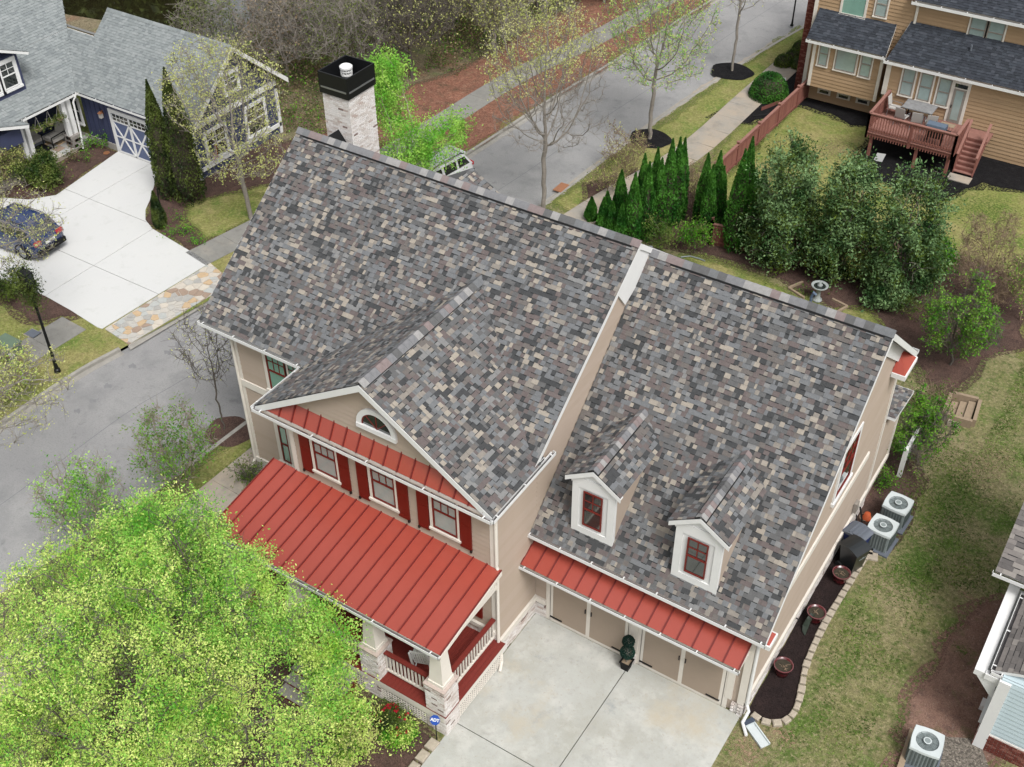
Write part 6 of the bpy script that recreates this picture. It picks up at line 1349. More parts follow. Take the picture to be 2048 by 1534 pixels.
# --- arborvitae cones: three shapes shared by all
def cone_mesh(seed, n=5200):
    r = np.random.default_rng(seed); z = r.random(n)**.8; a = r.random(n)*6.283; prof = np.where(z < .18, .72+.28*z/.18, (1-((z-.18)/.82)**1.7)); rad = prof*(1+.12*np.sin(a*3+z*9+seed)+.08*np.sin(a*7+seed))*r.uniform(.82, 1.04, n)
    P = np.stack([rad*np.cos(a)*.5, rad*np.sin(a)*.5, z*.985+.01], 1); return P
CONE = {}
def cone_tree(name, label, x, y, h, d, seed, lf='thuja', group=None, n=5200):
    t = thing(name, label, 'tree', (x, y, 0), group); key = (seed % 3, round(h, 1), round(d, 1), lf)
    if key not in CONE:
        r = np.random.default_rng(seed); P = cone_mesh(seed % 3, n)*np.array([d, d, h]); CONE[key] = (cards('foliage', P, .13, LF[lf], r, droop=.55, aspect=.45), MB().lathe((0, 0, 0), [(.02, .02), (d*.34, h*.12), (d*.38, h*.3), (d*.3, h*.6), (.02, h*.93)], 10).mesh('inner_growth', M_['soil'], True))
    o = obj('crown', CONE[key][0], t); o.rotation_euler = (0, 0, seed*1.3); obj('trunk', CONE[key][1], t); return t
AR = [(1182, 440, 1.2, .55), (1205, 468, 1.9, .6), (1222, 478, 1.9, .6), (1240, 490, 2.1, .62), (1212, 452, 1.8, .6), (1238, 440, 2.6, .72), (1262, 488, 3.6, .85), (1280, 452, 3.7, .8), (1288, 478, 3.9, .82), (1305, 440, 3.7, .75), (1312, 470, 3.9, .78), (1330, 460, 4.6, .85), (1345, 448, 4.4, .85), (1355, 440, 4.2, .75), (1400, 460, 3.9, .85), (1410, 476, 3.7, .85), (1425, 446, 3.7, .75), (1432, 470, 3.5, .7), (1464, 500, 5.0, 1.0), (1478, 478, 5.1, .95), (1490, 500, 4.1, 1.0), (1508, 486, 3.9, .8)]
WHERE = ['smallest cone evergreen at the left end of the row, half behind the ridge', 'short cone evergreen, second from the left end of the row', 'short slim cone evergreen, third from the left end of the row', 'short cone evergreen in front of the first tall ones, nearest the ridge', 'short cone evergreen behind the small ones at the left end', 'medium cone evergreen behind the short ones', 'tall cone evergreen, first of the tall ones in front', 'tall slim cone evergreen behind the first tall one', 'tall cone evergreen with its foot behind the olive shrub', 'slim cone evergreen at the back between two tall tips', 'tall slim cone evergreen before the shaded gap', 'tallest cone evergreen of the left group', 'cone evergreen beside the tallest, just to its right', 'cone evergreen at the right end of the left group', 'cone evergreen at the left of the middle group', 'cone evergreen in front in the middle group', 'slim cone evergreen at the back of the middle group', 'slim cone evergreen at the right of the middle group next to the fence end', 'tall leaning cone evergreen at the left of the right hand group', 'tall cone evergreen behind the leaning one right of the fence end', 'broad cone evergreen in front touching the magnolia', 'cone evergreen with its tip showing left of the magnolia crown']
for i, (px, py, h, d) in enumerate(AR):
    c = at(px, py, z=0); cone_tree('cone_evergreen', WHERE[i], c.x, c.y, h, d, i, group='dark green cone evergreens behind the near house')
for i, (px, py, h, d, l_) in enumerate([(345, 395, 6.0, 1.3, 'tall narrow olive conifer left of the pair by the white driveway'), (385, 405, 6.8, 1.6, 'tall narrow olive conifer right of the pair by the white driveway')]):
    c = at(px, py, z=0); cone_tree('narrow_conifer', l_, c.x, c.y, h, d, 30+i, 'cypress', 'pair of narrow conifers by the white driveway', 7000)
c = at(322, 455, z=0); cone_tree('topped_conifer', 'short dark column shrub at the corner of the white driveway', c.x, c.y, 1.9, .6, 40, 'cypress')
# --- magnolias
for i, (x, y, h, rr_, sd) in enumerate([(-1.35, 22.2, 6.2, 1.5, 41), (1.25, 22.8, 5.6, 1.5, 42), (3.85, 22.6, 6.1, 1.5, 43)]):
    tree('magnolia_tree', ['dark glossy leaved magnolia, left one, beside the cone evergreens', 'dark glossy leaved magnolia in the middle, widest near the ground', 'dark glossy leaved magnolia on the right in front of the red deck'][i], 'tree', (x, y, 0), [((x, y, h*.33), (rr_*1.1, rr_, h*.33), 2.2), ((x, y, h*.66), (rr_*.85, rr_*.85, h*.36), 1.6)], (x, y, h*.4), M_['barkdark'], ['dark', 'dark', 'box'], (.15, 4, .2), mass=(27000, 150, .25, .6), gap=gaps(1.1, -.45, sd), N=900, r0=.012, seed=sd, step=.3, kill=.42, thr=2.2, aspect=.42, group='dark magnolias behind the near house', fill=3.5)
# --- shrubs
def shrub(px, py, w_, h, lf, label, seed, bark='barkdark', dens=6, size=.08, N=320, name='shrub', y=None, r0=.007, fill=2.2, up=.3, group=None):
    c = at(px, py, z=0); bare_ = bark == 'twigtan'; airy = lf[0] == 'grass'; ms = None if bare_ else (int(min(26000, 2100*w_*w_*h*dens/6)*(.32 if airy else .8)), int(40+60*w_*h), .14+.02*w_ if airy else .16+.03*w_, .25); tw = (6, .32, .008, 2.2) if bare_ or airy else None
    rr = random.Random(seed); lum = [((c.x+w_*.62*math.cos(q+seed), c.y+w_*.62*math.sin(q+seed), h*rr.uniform(.4, .95)), (w_*rr.uniform(.28, .5), w_*rr.uniform(.28, .5), h*rr.uniform(.2, .36)), rr.uniform(.3, .6)) for q in np.linspace(0, 5.3, 5 if w_ > .6 else 2)]
    return tree(name, label, 'shrub', (c.x, c.y, 0), [((c.x, c.y, h*.55), (w_*.72, w_*.66, h*.42), 1)]+lum, (c.x, c.y, h*.16), M_[bark], lf, (size*1.15, dens*.6 if not bare_ else dens*.35, .11), mass=ms, twigs=tw, gap=gaps(2.4, -.1, seed) if airy else gaps(2.2, -.5, seed) if ms else None, N=N, r0=r0, seed=seed, step=.2, kill=.26, fill=fill, up=up, group=group)
shrub(1318, 500, .8, 1.5, ['olive', 'grass'], 'olive green shrub at the foot of the left evergreens', 71, dens=6)
shrub(1388, 505, .95, 1.8, ['olive', 'bright'], 'olive shrub with a brighter low centre beside the middle evergreens', 72, dens=6)
shrub(1250, 345, 1.3, 1.9, ['brown', 'bud'], 'brown bare thicket shrub at the near kerb', 73, 'twigtan', 2.5, .07, 520); shrub(1215, 385, 1.0, 1.2, ['bud', 'olive'], 'shrub with yellow flowers at the near kerb', 74, 'twigtan', 3, .07, 300)
shrub(1385, 420, 1.1, 2.6, ['brown'], 'brown bare shrub in the gap between the evergreen groups', 75, 'twigtan', 2.2, .07, 520)
shrub(1808, 630, .75, 1.0, ['box', 'olive'], 'rounded olive green shrub at the end of the roof ridge', 76, dens=12)
shrub(1900, 730, 1.7, 3.3, ['grass', 'bright'], 'feathery bright green tree right of the roof corner', 77, 'barkdark', 5, .085, 1100, 'leafy_tree'); shrub(1962, 600, 2.0, 3.0, ['brown'], 'pale brown bare bush at the right behind the feathery tree', 78, 'twigtan', 1.6, .07, 1300)
shrub(1850, 560, 1.1, 2.2, ['bright'], 'vivid green shrub at the right foot of the magnolias', 79, dens=9, size=.11); shrub(2040, 640, 1.2, 3.6, ['bright', 'bud'], 'light green shrub at the right edge above the lawn', 80, 'twigtan', 3, .08, 500)
shrub(1700, 560, .9, 1.9, ['bud', 'olive'], 'yellow green shrub showing between the magnolias', 81, dens=8); shrub(1760, 610, .9, 1.2, ['dark'], 'low dark glossy shrub at the front of the magnolias', 82, dens=10, size=.14)
shrub(1815, 1000-70, .9, 1.9, ['grass', 'bright'], 'loose green shrub against the wall beyond the condensers', 87, dens=7, N=500); shrub(1838, 900, 1.0, 2.2, ['grass', 'bright'], 'spreading green shrub beside the white porch railing', 83, dens=7, N=700); shrub(1845, 830, 1.0, 1.4, ['grass', 'olive'], 'pale green twiggy shrub above the railing', 84, 'twigtan', 5, .07, 420); shrub(1768, 975, .5, .8, ['box', 'bright'], 'small dark green shrub against the brick base beyond the condensers', 85, dens=10)
shrub(90, 372, 1.15, 1.5, ['box', 'olive'], 'large rounded shrub at the left beside the porch plinth', 86, dens=16, N=520, size=.11, fill=3.5)
for i, (px, py, w_) in enumerate([(180, 300, .5), (215, 300, .45), (178, 325, .3), (150, 325, .4)]): shrub(px, py, w_, .8, ['box', 'bright'] if i < 3 else ['brown', 'olive'], ['dark small shrub in the bed below the stone plinth', 'small shrub beside the white garage door frame', 'tiny bright green shrub in the navy house bed', 'brownish small shrub in the navy house bed'][i], 90+i, dens=8, N=110)
for i, (px, py) in enumerate([(355, 440), (370, 470), (345, 475), (398, 490)]): shrub(px, py, .4, .35, ['bright'], ['bright green lily clump nearest the topped conifer', 'bright green low clump in the bed corner', 'bright green low clump by the driveway edge', 'low green clump near the grey sidewalk'][i], 95+i, dens=8, N=70)
shrub(5, 380, 1.4, 2.6, ['bud', 'olive'], 'pale budded shrub cut off by the left edge below the porch', 100, 'twigtan', 6, .09, 500); shrub(20, 590, 1.2, .9, ['box', 'cypress'], 'dark low juniper behind the lamp post', 101, dens=12, N=300); shrub(20, 800, 1.5, 2.4, ['bud', 'spring'], 'yellow green shrub at the left edge above the kerb', 102, 'twigtan', 4, .09, 500)
# crape myrtles beside the near sidewalk
for i, (px, py, w_, h, lf) in enumerate([(375, 1000, 1.5, 4.2, ['grass', 'bright']), (190, 1090, 1.6, 3.6, ['bright', 'fresh']), (500, 965, .55, .9, ['olive', 'grass'])]):
    c = at(px, py, z=0); st_ = [((c.x, c.y, 0), (c.x, c.y, .3))]+[((c.x, c.y, .2), (c.x+w_*.45*math.cos(q), c.y+w_*.45*math.sin(q), h*.55)) for q in np.arange(0, 6.2, 1.05)]
    tree('crape_myrtle' if i < 2 else 'shrub', ['upright multi stemmed shrub with thin green leaves beside the near sidewalk', 'green leafed multi stemmed shrub rising behind the big yellow green tree', 'low wispy green shrub at the brick corner of the house'][i], 'shrub', (c.x, c.y, 0), [((c.x, c.y, h*.62), (w_, w_, h*.36), 1)], (c.x, c.y, .3), M_['barkpale'] if i < 2 else M_['barkdark'], lf, (.09, 1.6 if i < 2 else 3, .12), twigs=(5, .4, .007, 1.9), gap=gaps(2.2, .0, i), mass=(5200, 120, .16, .2, 1.5) if i < 2 else None, N=420 if i < 2 else 160, r0=.008, seed=110+i, step=.22, kill=.34, up=.6, starts=st_)
# tan house greenery
c = at(1572, 195, z=0); 
def ball(name, label, x, y, z, r0, lf, seed, n=5000, size=.09, sq=.85):
    t = thing(name, label, 'shrub', (x, y, z)); r = np.random.default_rng(seed); v = r.normal(size=(n, 3)); v /= np.linalg.norm(v, axis=1)[:, None]; v[:, 2] = np.abs(v[:, 2])*1.0; P = v*r.uniform(.88, 1.03, (n, 1))*np.array([r0, r0, r0*sq*1.5]); obj('crown', cards('leaves', P, size, LF[lf], r), t)
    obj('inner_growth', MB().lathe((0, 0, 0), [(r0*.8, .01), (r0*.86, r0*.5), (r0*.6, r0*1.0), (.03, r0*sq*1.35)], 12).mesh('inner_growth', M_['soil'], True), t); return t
ball('round_bush', 'large clipped dark green dome beside the tan house corner', -8.0, 37.0, 0, 1.05, 'thuja', 120, 7000)
for i, (px, py, q) in enumerate([(1565, 130, .5), (1585, 118, .45), (1600, 100, .45), (1598, 135, .5)]): c = at(px, py, z=0); ball('round_bush', ['dark low shrub beyond the clipped dome, nearest the sidewalk', 'dark low shrub second beyond the clipped dome', 'dark low shrub farthest along the red brick wall', 'dark low shrub against the red brick wall beside the dome'][i], c.x, c.y, 0, q, 'box', 121+i, 1500)
o_ = MB().obb(at(1548, 165, z=0), V3((.6, .2, 0)), V3((-.2, .5, 0)), Z*.1).build('pale_stone', M_['white']); tag(o_, 'pale flat stone on black mulch beside the sidewalk', 'stone')
# unseen trees, added and gapped to shape the reflection in the lake
r_ = np.random.default_rng(33); n_ = 60000; q = r_.uniform(-34, 34, n_); dpt = r_.uniform(-3, 3, n_); hh = 11+2.2*np.sin(q*.9)+1.4*np.sin(q*2.3); P = np.stack([-52+q*.837-dpt*.55, 45+q*.548+dpt*.83, r_.random(n_)**.8*hh], 1); P = P[((q < -6.2+.4*np.sin(P[:, 2])) | (q > 1.2+.4*np.cos(P[:, 2]*1.3)))]
ug = bpy.data.objects.new('far_wood', cards('far_wood', P, .9, LF['cypress'], r_)); SC.collection.objects.link(ug); tag(ug, 'unseen dark wood added for its reflection in the lake', 'wood', None, 'stuff')
# grass blades on the near lawn
r_ = np.random.default_rng(44); n_ = 60000; P = np.stack([r_.uniform(6.9, 13, n_), r_.uniform(-3, 22, n_), np.full(n_, .02)], 1)
v_ = np.sin(P[:, 0]*1.7+np.cos(P[:, 1]*.9)*2)*np.cos(P[:, 1]*1.1)+r_.normal(size=n_)*.6; ok = (v_ > .1) & ~((P[:, 0] < 8.15) & (P[:, 1] < 11)) & ~((P[:, 0] > 10.2) & (P[:, 1] < 8.5)) & ~((P[:, 1] > 15) & (P[:, 0] < 9.5))
gr = bpy.data.objects.new('grass', cards('grass', P[ok], .09, LF['grass'], r_, up=0, droop=.35, aspect=.3)); SC.collection.objects.link(gr); tag(gr, 'short rough grass growing in the lawn right of the garage wall', 'grass', None, 'stuff')
# ---------------------------------------------------------------- things standing about
def rbox(c, sx, sy, prof, n=20, sq=.72):   # rounded square lathe
    m = MB(); m.lathe((0, 0, 0), prof, n, 0, sq); return m
def condenser(c, rz, label, h=.85, w=.84, group='outdoor condensers'):
    t = thing('air_conditioner', label, 'air conditioner', (c[0], c[1], 0), group, rz); ORG[t.name] = V3((0, 0, 0)); k = w/2*1.02
    MB().box(-w/2-.08, w/2+.08, -w/2-.08, w/2+.08, 0, .06).build('pad', M_['binlid'], t)
    b = MB().lathe((0, 0, 0), [(k*.93, .06), (k*.93, h-.08)], 28, 0, .8); b.build('body', M_['acgrey'], t, True) if 0 else b.build('body', M_['acgrey'], t)
    for s_ in range(4):
        a = s_*math.pi/2; ca, sa = math.cos(a), math.sin(a)
        for j in range(7):
            q = -w*.34+j*w*.113; N_ = V3((ca, sa, 0)); U_ = V3((-sa, ca, 0)); MB().obb(N_*(k*.93-.012)+U_*q+Z*.12, U_*.035, N_*.03, Z*(h-.24)).build('louvre', M_['acdark'], t)
    m = MB(); n = 28; ro, ri = [], []
    for j in range(n):
        a = 2*math.pi*(j+.5)/n; cx, sy = math.cos(a), math.sin(a); e = max(abs(cx), abs(sy))**-.8; ro.append((cx*k*e, sy*k*e)); ri.append((cx*w*.37, sy*w*.37))
    V = [(x, y, h-.09) for x, y in ro]+[(x*.985, y*.985, h-.02) for x, y in ro]+[(x, y, h) for x, y in [(p[0]*.9+q[0]*.1, p[1]*.9+q[1]*.1) for p, q in zip(ro, ri)]]+[(x, y, h-.01) for x, y in ri]+[(x*.92, y*.92, h-.14) for x, y in ri]
    F_ = [(l*n+j, l*n+(j+1) % n, (l+1)*n+(j+1) % n, (l+1)*n+j) for l in range(4) for j in range(n)]; m.add(V, F_); m.build('top_cover', M_['acwhite'], t)
    MB().lathe((0, 0, 0), [(w*.35, h-.15), (w*.35, h-.145)], 24).build('fan_well', M_['acgrey'], t)
    m = MB()
    for rr_ in (.34, .29, .24, .19, .14):
        ring = [V3((w*rr_*math.cos(a), w*rr_*math.sin(a), h-.02+.01*(1-rr_))) for a in np.linspace(0, 6.2832, 25)]; m.tube(ring, .004, 4, caps=False)
    for a in np.linspace(0, 6.28, 9)[:-1]: m.tube([V3((w*.1*math.cos(a), w*.1*math.sin(a), h-.01)), V3((w*.37*math.cos(a), w*.37*math.sin(a), h-.02))], .005, 4)
    m.build('fan_guard', M_['acdark'], t)
    m = MB()
    for a in (0, 2.09, 4.19): m.add([(0, 0, h-.1), (w*.32*math.cos(a), w*.32*math.sin(a), h-.11), (w*.32*math.cos(a+.75), w*.32*math.sin(a+.75), h-.08)], [(0, 1, 2)])
    m.build('fan_blade', M_['acdark'], t)
    o = MB().lathe((0, 0, h-.05), [(w*.11, 0), (w*.11, .05)], 18).build('fan_hub', M_['acgrey'], t); MB().lathe((0, 0, h-.0), [(w*.13, 0), (w*.13, .015)], 18).lathe((0, 0, h+.015), [(w*.095, 0), (w*.095, .004)], 18, 1).build('hub_ring', [M_['acwhite'], M_['acgrey']], t); return t
condenser((8.0, 10.32), math.radians(-3), 'grey white topped condenser beside the orange pot, farther of the two by the wall')
condenser((7.92, 9.07-.0), math.radians(-4), 'grey condenser with a white top next to the black rubbish bin')
condenser((11.62, 2.0), math.radians(6), 'grey condenser on gravel near the red brick of the pale blue house', group=None)
# rubbish bins
def bin_(loc, rz, label, body, lid, h=1.0, tilt=0):
    t = thing('rubbish_bin', label, 'bin', loc, None, rz); ORG[t.name] = V3((0, 0, 0)); m = MB()
    b, a = .24, .31; m.add([(-b, -b, .05), (b, -b, .05), (b, b, .05), (-b, b, .05), (-a, -a*1.1, h), (a, -a*1.1, h), (a, a*1.1, h), (-a, a*1.1, h)], [(3, 2, 1, 0), (0, 1, 5, 4), (1, 2, 6, 5), (2, 3, 7, 6), (3, 0, 4, 7), (4, 5, 6, 7)]); m.build('body', body, t)
    m = MB(); n = 6
    for i in range(n):
        q0, q1 = i/n, (i+1)/n; z0, z1 = h+.02+.10*math.sin(q0*math.pi), h+.02+.10*math.sin(q1*math.pi); y0, y1 = -a*1.2+q0*a*2.45, -a*1.2+q1*a*2.45; m.prism([(-a*1.08, y0, h), (-a*1.08, y0, z0+.01), (-a*1.08, y1, z1+.01), (-a*1.08, y1, h)], (a*2.16, 0, 0))
    m.build('lid', lid, t); MB().tube([(-a*.9, a*1.28, h), (a*.9, a*1.28, h)], .02, 6).build('handle', body, t)
    for s_ in (-1, 1): MB().tube([(s_*.25, b+.02, .12), (s_*.31, b+.02, .12)], .12, 12).build('wheel', M_['tyre'], t)
    return t
b1 = bin_((7.52, 7.55, 0), math.radians(68), 'large glossy black bin between the plant pot and the condenser', M_['bin'], M_['bin']); 
m = MB(); m.box(-.16, .16, -.352, -.345, .74, .765); m.box(-.04, .04, -.354, -.346, .765, .80); m.build('print', M_['acgrey'], b1)
b2 = bin_((7.35, 8.35, 0), math.radians(75), 'smaller blue bin with a ribbed grey lid behind the black one', mat('bin_blue', col(44, 58, 120), .4, .05, 4), M_['binlid'], .82)
for k in range(4): MB().box(-.28, .28, -.26+k*.13, -.2+k*.13, .925+.03*math.sin((k+.5)/4*3.1), .945+.03*math.sin((k+.5)/4*3.1)).build('lid_rib', M_['binlid'], b2)
# plant pots
def pot(x, y, label, r=.27, h=.42):
    t = thing('plant_pot', label, 'plant pot', (x, y, .016), 'maroon glazed pots along the garage wall'); m = MB(); n = 24
    m.lathe((x, y, .016), [(r*.66, 0), (r*.8, h*.4), (r*.96, h*.88), (r*1.05, h*.9), (r*1.07, h), (r*.97, h), (r*.93, h*.8)], n); m.build('pot', M_['maroon'], t, True)
    MB().lathe((x, y, .016), [(r*1.075, h-.012), (r*1.08, h+.004), (r*.97, h+.006)], n, caps=False).build('rim', mat('pot_rim', col(126, 78, 80), .25, .1, 4, coat=.5), t)
    m = MB(); m.lathe((x, y, .016), [(r*.93, h*.8+.002), (r*.92, h*.84)], n); m.build('soil', M_['soil'], t)
    r_ = np.random.default_rng(int(y*10)+3); m = MB()
    for k in range(10): a = r_.random()*6.28; q = r*.55*r_.random(); p = V3((x+q*math.cos(a), y+q*math.sin(a), h*.84+.02)); m.tube([p, p+V3((r_.normal()*.03, r_.normal()*.03, .02)), p+V3((r_.normal()*.06, r_.normal()*.06, .03))], .006, 4)
    m.build('twig', M_['twigtan'], t); return t
pot(7.44, 6.82, 'maroon pot of dry soil right below the black bin'); pot(7.36, 4.92, 'maroon pot with a dark hose hung over its side, middle of the three'); pot(7.28, 2.55, 'maroon pot nearest the downspout, with dry stems in it')
m = MB()
for k in range(6): a = .05*k; m.tube([V3((7.24+.02*k, 4.78, .44)), V3((7.2+.02*k, 4.6, .34-a*.3)), V3((7.16+.03*k, 4.45, .14)), V3((7.22+.02*k, 4.3-.02*k, .04))], .022, 6)
tag(m.build('garden_hose', M_['hose']), 'dark green hose draped out of the middle maroon pot', 'hose')
t = thing('plant_pot', 'orange terracotta pot upside down by the far condenser', 'plant pot', (7.22, 9.9, .0)); MB().lathe((7.22, 9.9, 0), [(.15, 0), (.16, .05), (.14, .06), (.1, .26), (.05, .27)], 18).build('pot', M_['orange'], t, True); MB().tube([V3((7.2+.2*math.cos(a), 9.85+.2*math.sin(a), .03+a*.02)) for a in np.linspace(0, 5, 14)], .014, 5).build('cord', M_['timber'], t)
o_ = MB().tube([(6.98, 9.6, .7), (7.15, 9.5, .3), (7.3, 9.2, .12), (7.5, 9.2, .3)], .03, 6).tube([(6.98, 9.3, .6), (7.12, 9.1, .3), (7.3, 9.3, .1), (7.5, 9.6, .3)], .022, 6).build('pipework', M_['matblack']); tag(o_, 'black insulated pipes running from the wall to the condensers', 'pipes')
# splash block under the downspout
q = Matrix.Rotation(math.radians(-32), 3, 'Z'); O = V3((7.2, .42, .02)); U, W = q @ X, q @ Y
t = thing('splash_block', 'grey open ended splash block below the white downspout', 'splash block', O)
m = MB(); m.obb(O-W*.16, U*.78, W*.32, Z*.03); m.obb(O-W*.16, U*.78, W*.035, Z*.09); m.obb(O+W*.125, U*.78, W*.035, Z*.09); m.obb(O-W*.12, U*.03, W*.24, Z*.09); m.build('trough', M_['acwhite'], t); MB().obb(O-W*.17-U*.12, U*.14, W*.34, Z*.12).build('end_piece', mat('splash_end', col(72, 82, 98), .7, .1, 5), t)
# topiary
t = thing('topiary', 'double ball topiary in a square black planter between the garage doors', 'topiary', (3.32, .25, .02)); m = MB(); a = .15; b = .11
m.add([(3.32-b, .25-b, .02), (3.32+b, .25-b, .02), (3.32+b, .25+b, .02), (3.32-b, .25+b, .02), (3.32-a, .25-a, .36), (3.32+a, .25-a, .36), (3.32+a, .25+a, .36), (3.32-a, .25+a, .36)], [(0, 1, 5, 4), (1, 2, 6, 5), (2, 3, 7, 6), (3, 0, 4, 7)]); m.box(3.32-a-.02, 3.32+a+.02, .25-a-.02, .25-a+.015, .33, .38); m.box(3.32-a-.02, 3.32+a+.02, .25+a-.015, .25+a+.02, .33, .38); m.box(3.32-a-.02, 3.32-a+.015, .25-a, .25+a, .33, .38); m.box(3.32+a-.015, 3.32+a+.02, .25-a, .25+a, .33, .38); m.build('planter', M_['matblack'], t)
MB().box(3.32-a+.02, 3.32+a-.02, .25-a+.02, .25+a-.02, .28, .31).build('soil', M_['timber'], t); MB().tube([(3.32, .25, .3), (3.32, .25, 1.3)], .018, 6).build('stem', M_['bark'], t)
r_ = np.random.default_rng(5)
for z_, rr_ in ((.78, .22), (1.28, .185)):
    v = r_.normal(size=(2200, 3)); v /= np.linalg.norm(v, axis=1)[:, None]; obj('leaf_ball', cards('leaf_ball', v*r_.uniform(.85, 1.02, (2200, 1))*rr_+np.array([0, 0, z_-.02]), .045, LF['topi'], r_), t)
# round blue sign on a stake
c = at(870, 1440, y=-4.75); t = thing('yard_sign', 'round blue sign with white lettering on a stake beside the brick porch pier', 'sign', (c.x, c.y, 0)); MB().box(c.x-.012, c.x+.012, c.y, c.y+.02, 0, c.z).build('stake', M_['matblack'], t)
n_ = V3((.25, -.75, .6)).normalized(); u_ = Z.cross(n_).normalized(); v_ = n_.cross(u_); m = MB(); m.prism([c+(u_*math.cos(a)+v_*math.sin(a))*.15 for a in np.linspace(math.pi/8, 2*math.pi+math.pi/8, 9)[:-1]], n_*.012); pl_ = m.build('plate', M_['bluesign'], t)
sm_ = None
cu = bpy.data.curves.new('lettering', 'FONT'); cu.body = 'ADT'; cu.size = .125; cu.align_x = 'CENTER'; cu.align_y = 'CENTER'; cu.extrude = .002; cu.offset = .004
tmp = bpy.data.objects.new('tmp', cu); SC.collection.objects.link(tmp); bpy.context.view_layer.update(); me = bpy.data.meshes.new_from_object(tmp.evaluated_get(bpy.context.evaluated_depsgraph_get())); bpy.data.objects.remove(tmp); me.materials.clear(); me.materials.append(M_['white']); o_ = bpy.data.objects.new('lettering', me); SC.collection.objects.link(o_); o_.parent = pl_; o_.matrix_basis = Matrix.Translation(c+n_*.017-_org(t)) @ Matrix(((u_.x, v_.x, n_.x), (u_.y, v_.y, n_.y), (u_.z, v_.z, n_.z))).to_4x4()
# bird bath and planting beds
c = at(1634, 600, z=0); t = thing('bird_bath', 'pale stone bird bath on a fluted pedestal beyond the garage ridge', 'bird bath', (c.x, c.y, 0)); ST = mat('cast_stone', col(176, 182, 180), .85, .15, 8)
MB().lathe(c, [(.2, 0), (.2, .06), (.12, .1), (.09, .3), (.1, .55), (.14, .62)], 18).build('pedestal', ST, t, True); MB().lathe(c, [(.14, .62), (.33, .70), (.36, .76), (.33, .77), (.26, .72), (.1, .69)], 24).build('bowl', ST, t, True); MB().lathe(c, [(.25, .715), (.25, .72)], 20).build('water', M_['glassdark'], t); MB().lathe(c, [(.1, .72), (.12, .78), (.05, .86), (.04, .92)], 12).build('finial', ST, t, True)
def timber_bed(pts, label):
    P = gp(pts); t = thing('timber_bed', label, 'planting bed', P[0])
    for a, b in zip(P, P[1:]):
        d = b-a; s = V3((-d.y, d.x, 0)).normalized()*.1; MB().obb(a-s/2, d, s, Z*.1).build('timber', M_['timber'], t)
    return t
timber_bed([(1605, 566), (1577, 578), (1608, 598)], 'low timber border with a small green plant left of the bird bath'); timber_bed([(1664, 600), (1694, 615), (1674, 626)], 'low timber border right of the bird bath')
shrub(1604, 584, .22, .35, ['bright'], 'small green plant inside the left timber border', 130, dens=8, N=60)
c = at(1622, 618, z=9.75); o_ = MB().tube([at(1621, 608, y=7.6), at(1622, 595, y=7.6), at(1628, 585, y=7.6), at(1632, 590, y=7.6)], .04, 8).build('roof_vent', mat('vent_blue_grey', col(104, 122, 142), .4, .1, 5)); tag(o_, 'hooked grey vent pipe standing behind the garage ridge', 'vent pipe')
c = at(1301, 497, y=8.4); MB().lathe(c-Z*.6, [(.05, 0), (.05, .55), (.07, .56), (.07, .66)], 10).build('vent_pipe', M_['galv'], house)
# grey soaker hoses along the lawn edge
o_ = MB().tube([at(a, b, z=.05) for a, b in ((1362, 514), (1380, 512), (1398, 517), (1410, 522))], .03, 6).build('soaker_hose', M_['acgrey']); tag(o_, 'grey pipe lying along the lawn edge behind the roof', 'pipe')
# sunken steps with timber sides
P = gp([(1902, 800), (1953, 812), (1941, 853), (1888, 838)]); t = thing('sunken_steps', 'small timber framed steps sunk in the lawn at the right', 'steps', P[0])
for a, b in zip(P, P[1:]+P[:1]):
    d = b-a; s = V3((-d.y, d.x, 0)).normalized()*.13; MB().obb(a, d, s, Z*.34).build('timber_side', M_['timber'], t)
ex, ey = P[1]-P[0], P[3]-P[0]
for k in range(3): MB().obb(P[0]+ex*(.05+k*.31)+ey*.06+Z*.0, ex*.29, ey*.88, Z*(.03+.09*k)).build('step', M_['timber'], t)
MB().obb(P[0]+Z*.004+ex*.03+ey*.03, ex*.94, ey*.94, Z*.012).build('pit_floor', M_['mulchdark'], t)
t = thing('cinder_block', 'hollow block lying on the grass beside the sunken steps', 'block', at(1905, 852, z=0)); c = at(1905, 852, z=0)
for a_, b_, w_, d_ in ((-.2, -.1, .4, .035), (-.2, .07, .4, .035), (-.2, -.07, .035, .14), (-.02, -.07, .035, .14), (.165, -.07, .035, .14)): MB().box(c.x+a_, c.x+a_+w_, c.y+b_, c.y+b_+d_, .01, .17).build('web', M_['stone'], t)
# timber edge by the lower condenser
P = gp([(1818, 1462), (1785, 1560)]); d = P[1]-P[0]; s = V3((-d.y, d.x, 0)).normalized()*.16; o_ = MB().obb(P[0], d, s, Z*.16).build('landscape_timber', M_['timber']); tag(o_, 'weathered timber edging left of the gravel under the lower condenser', 'timber')
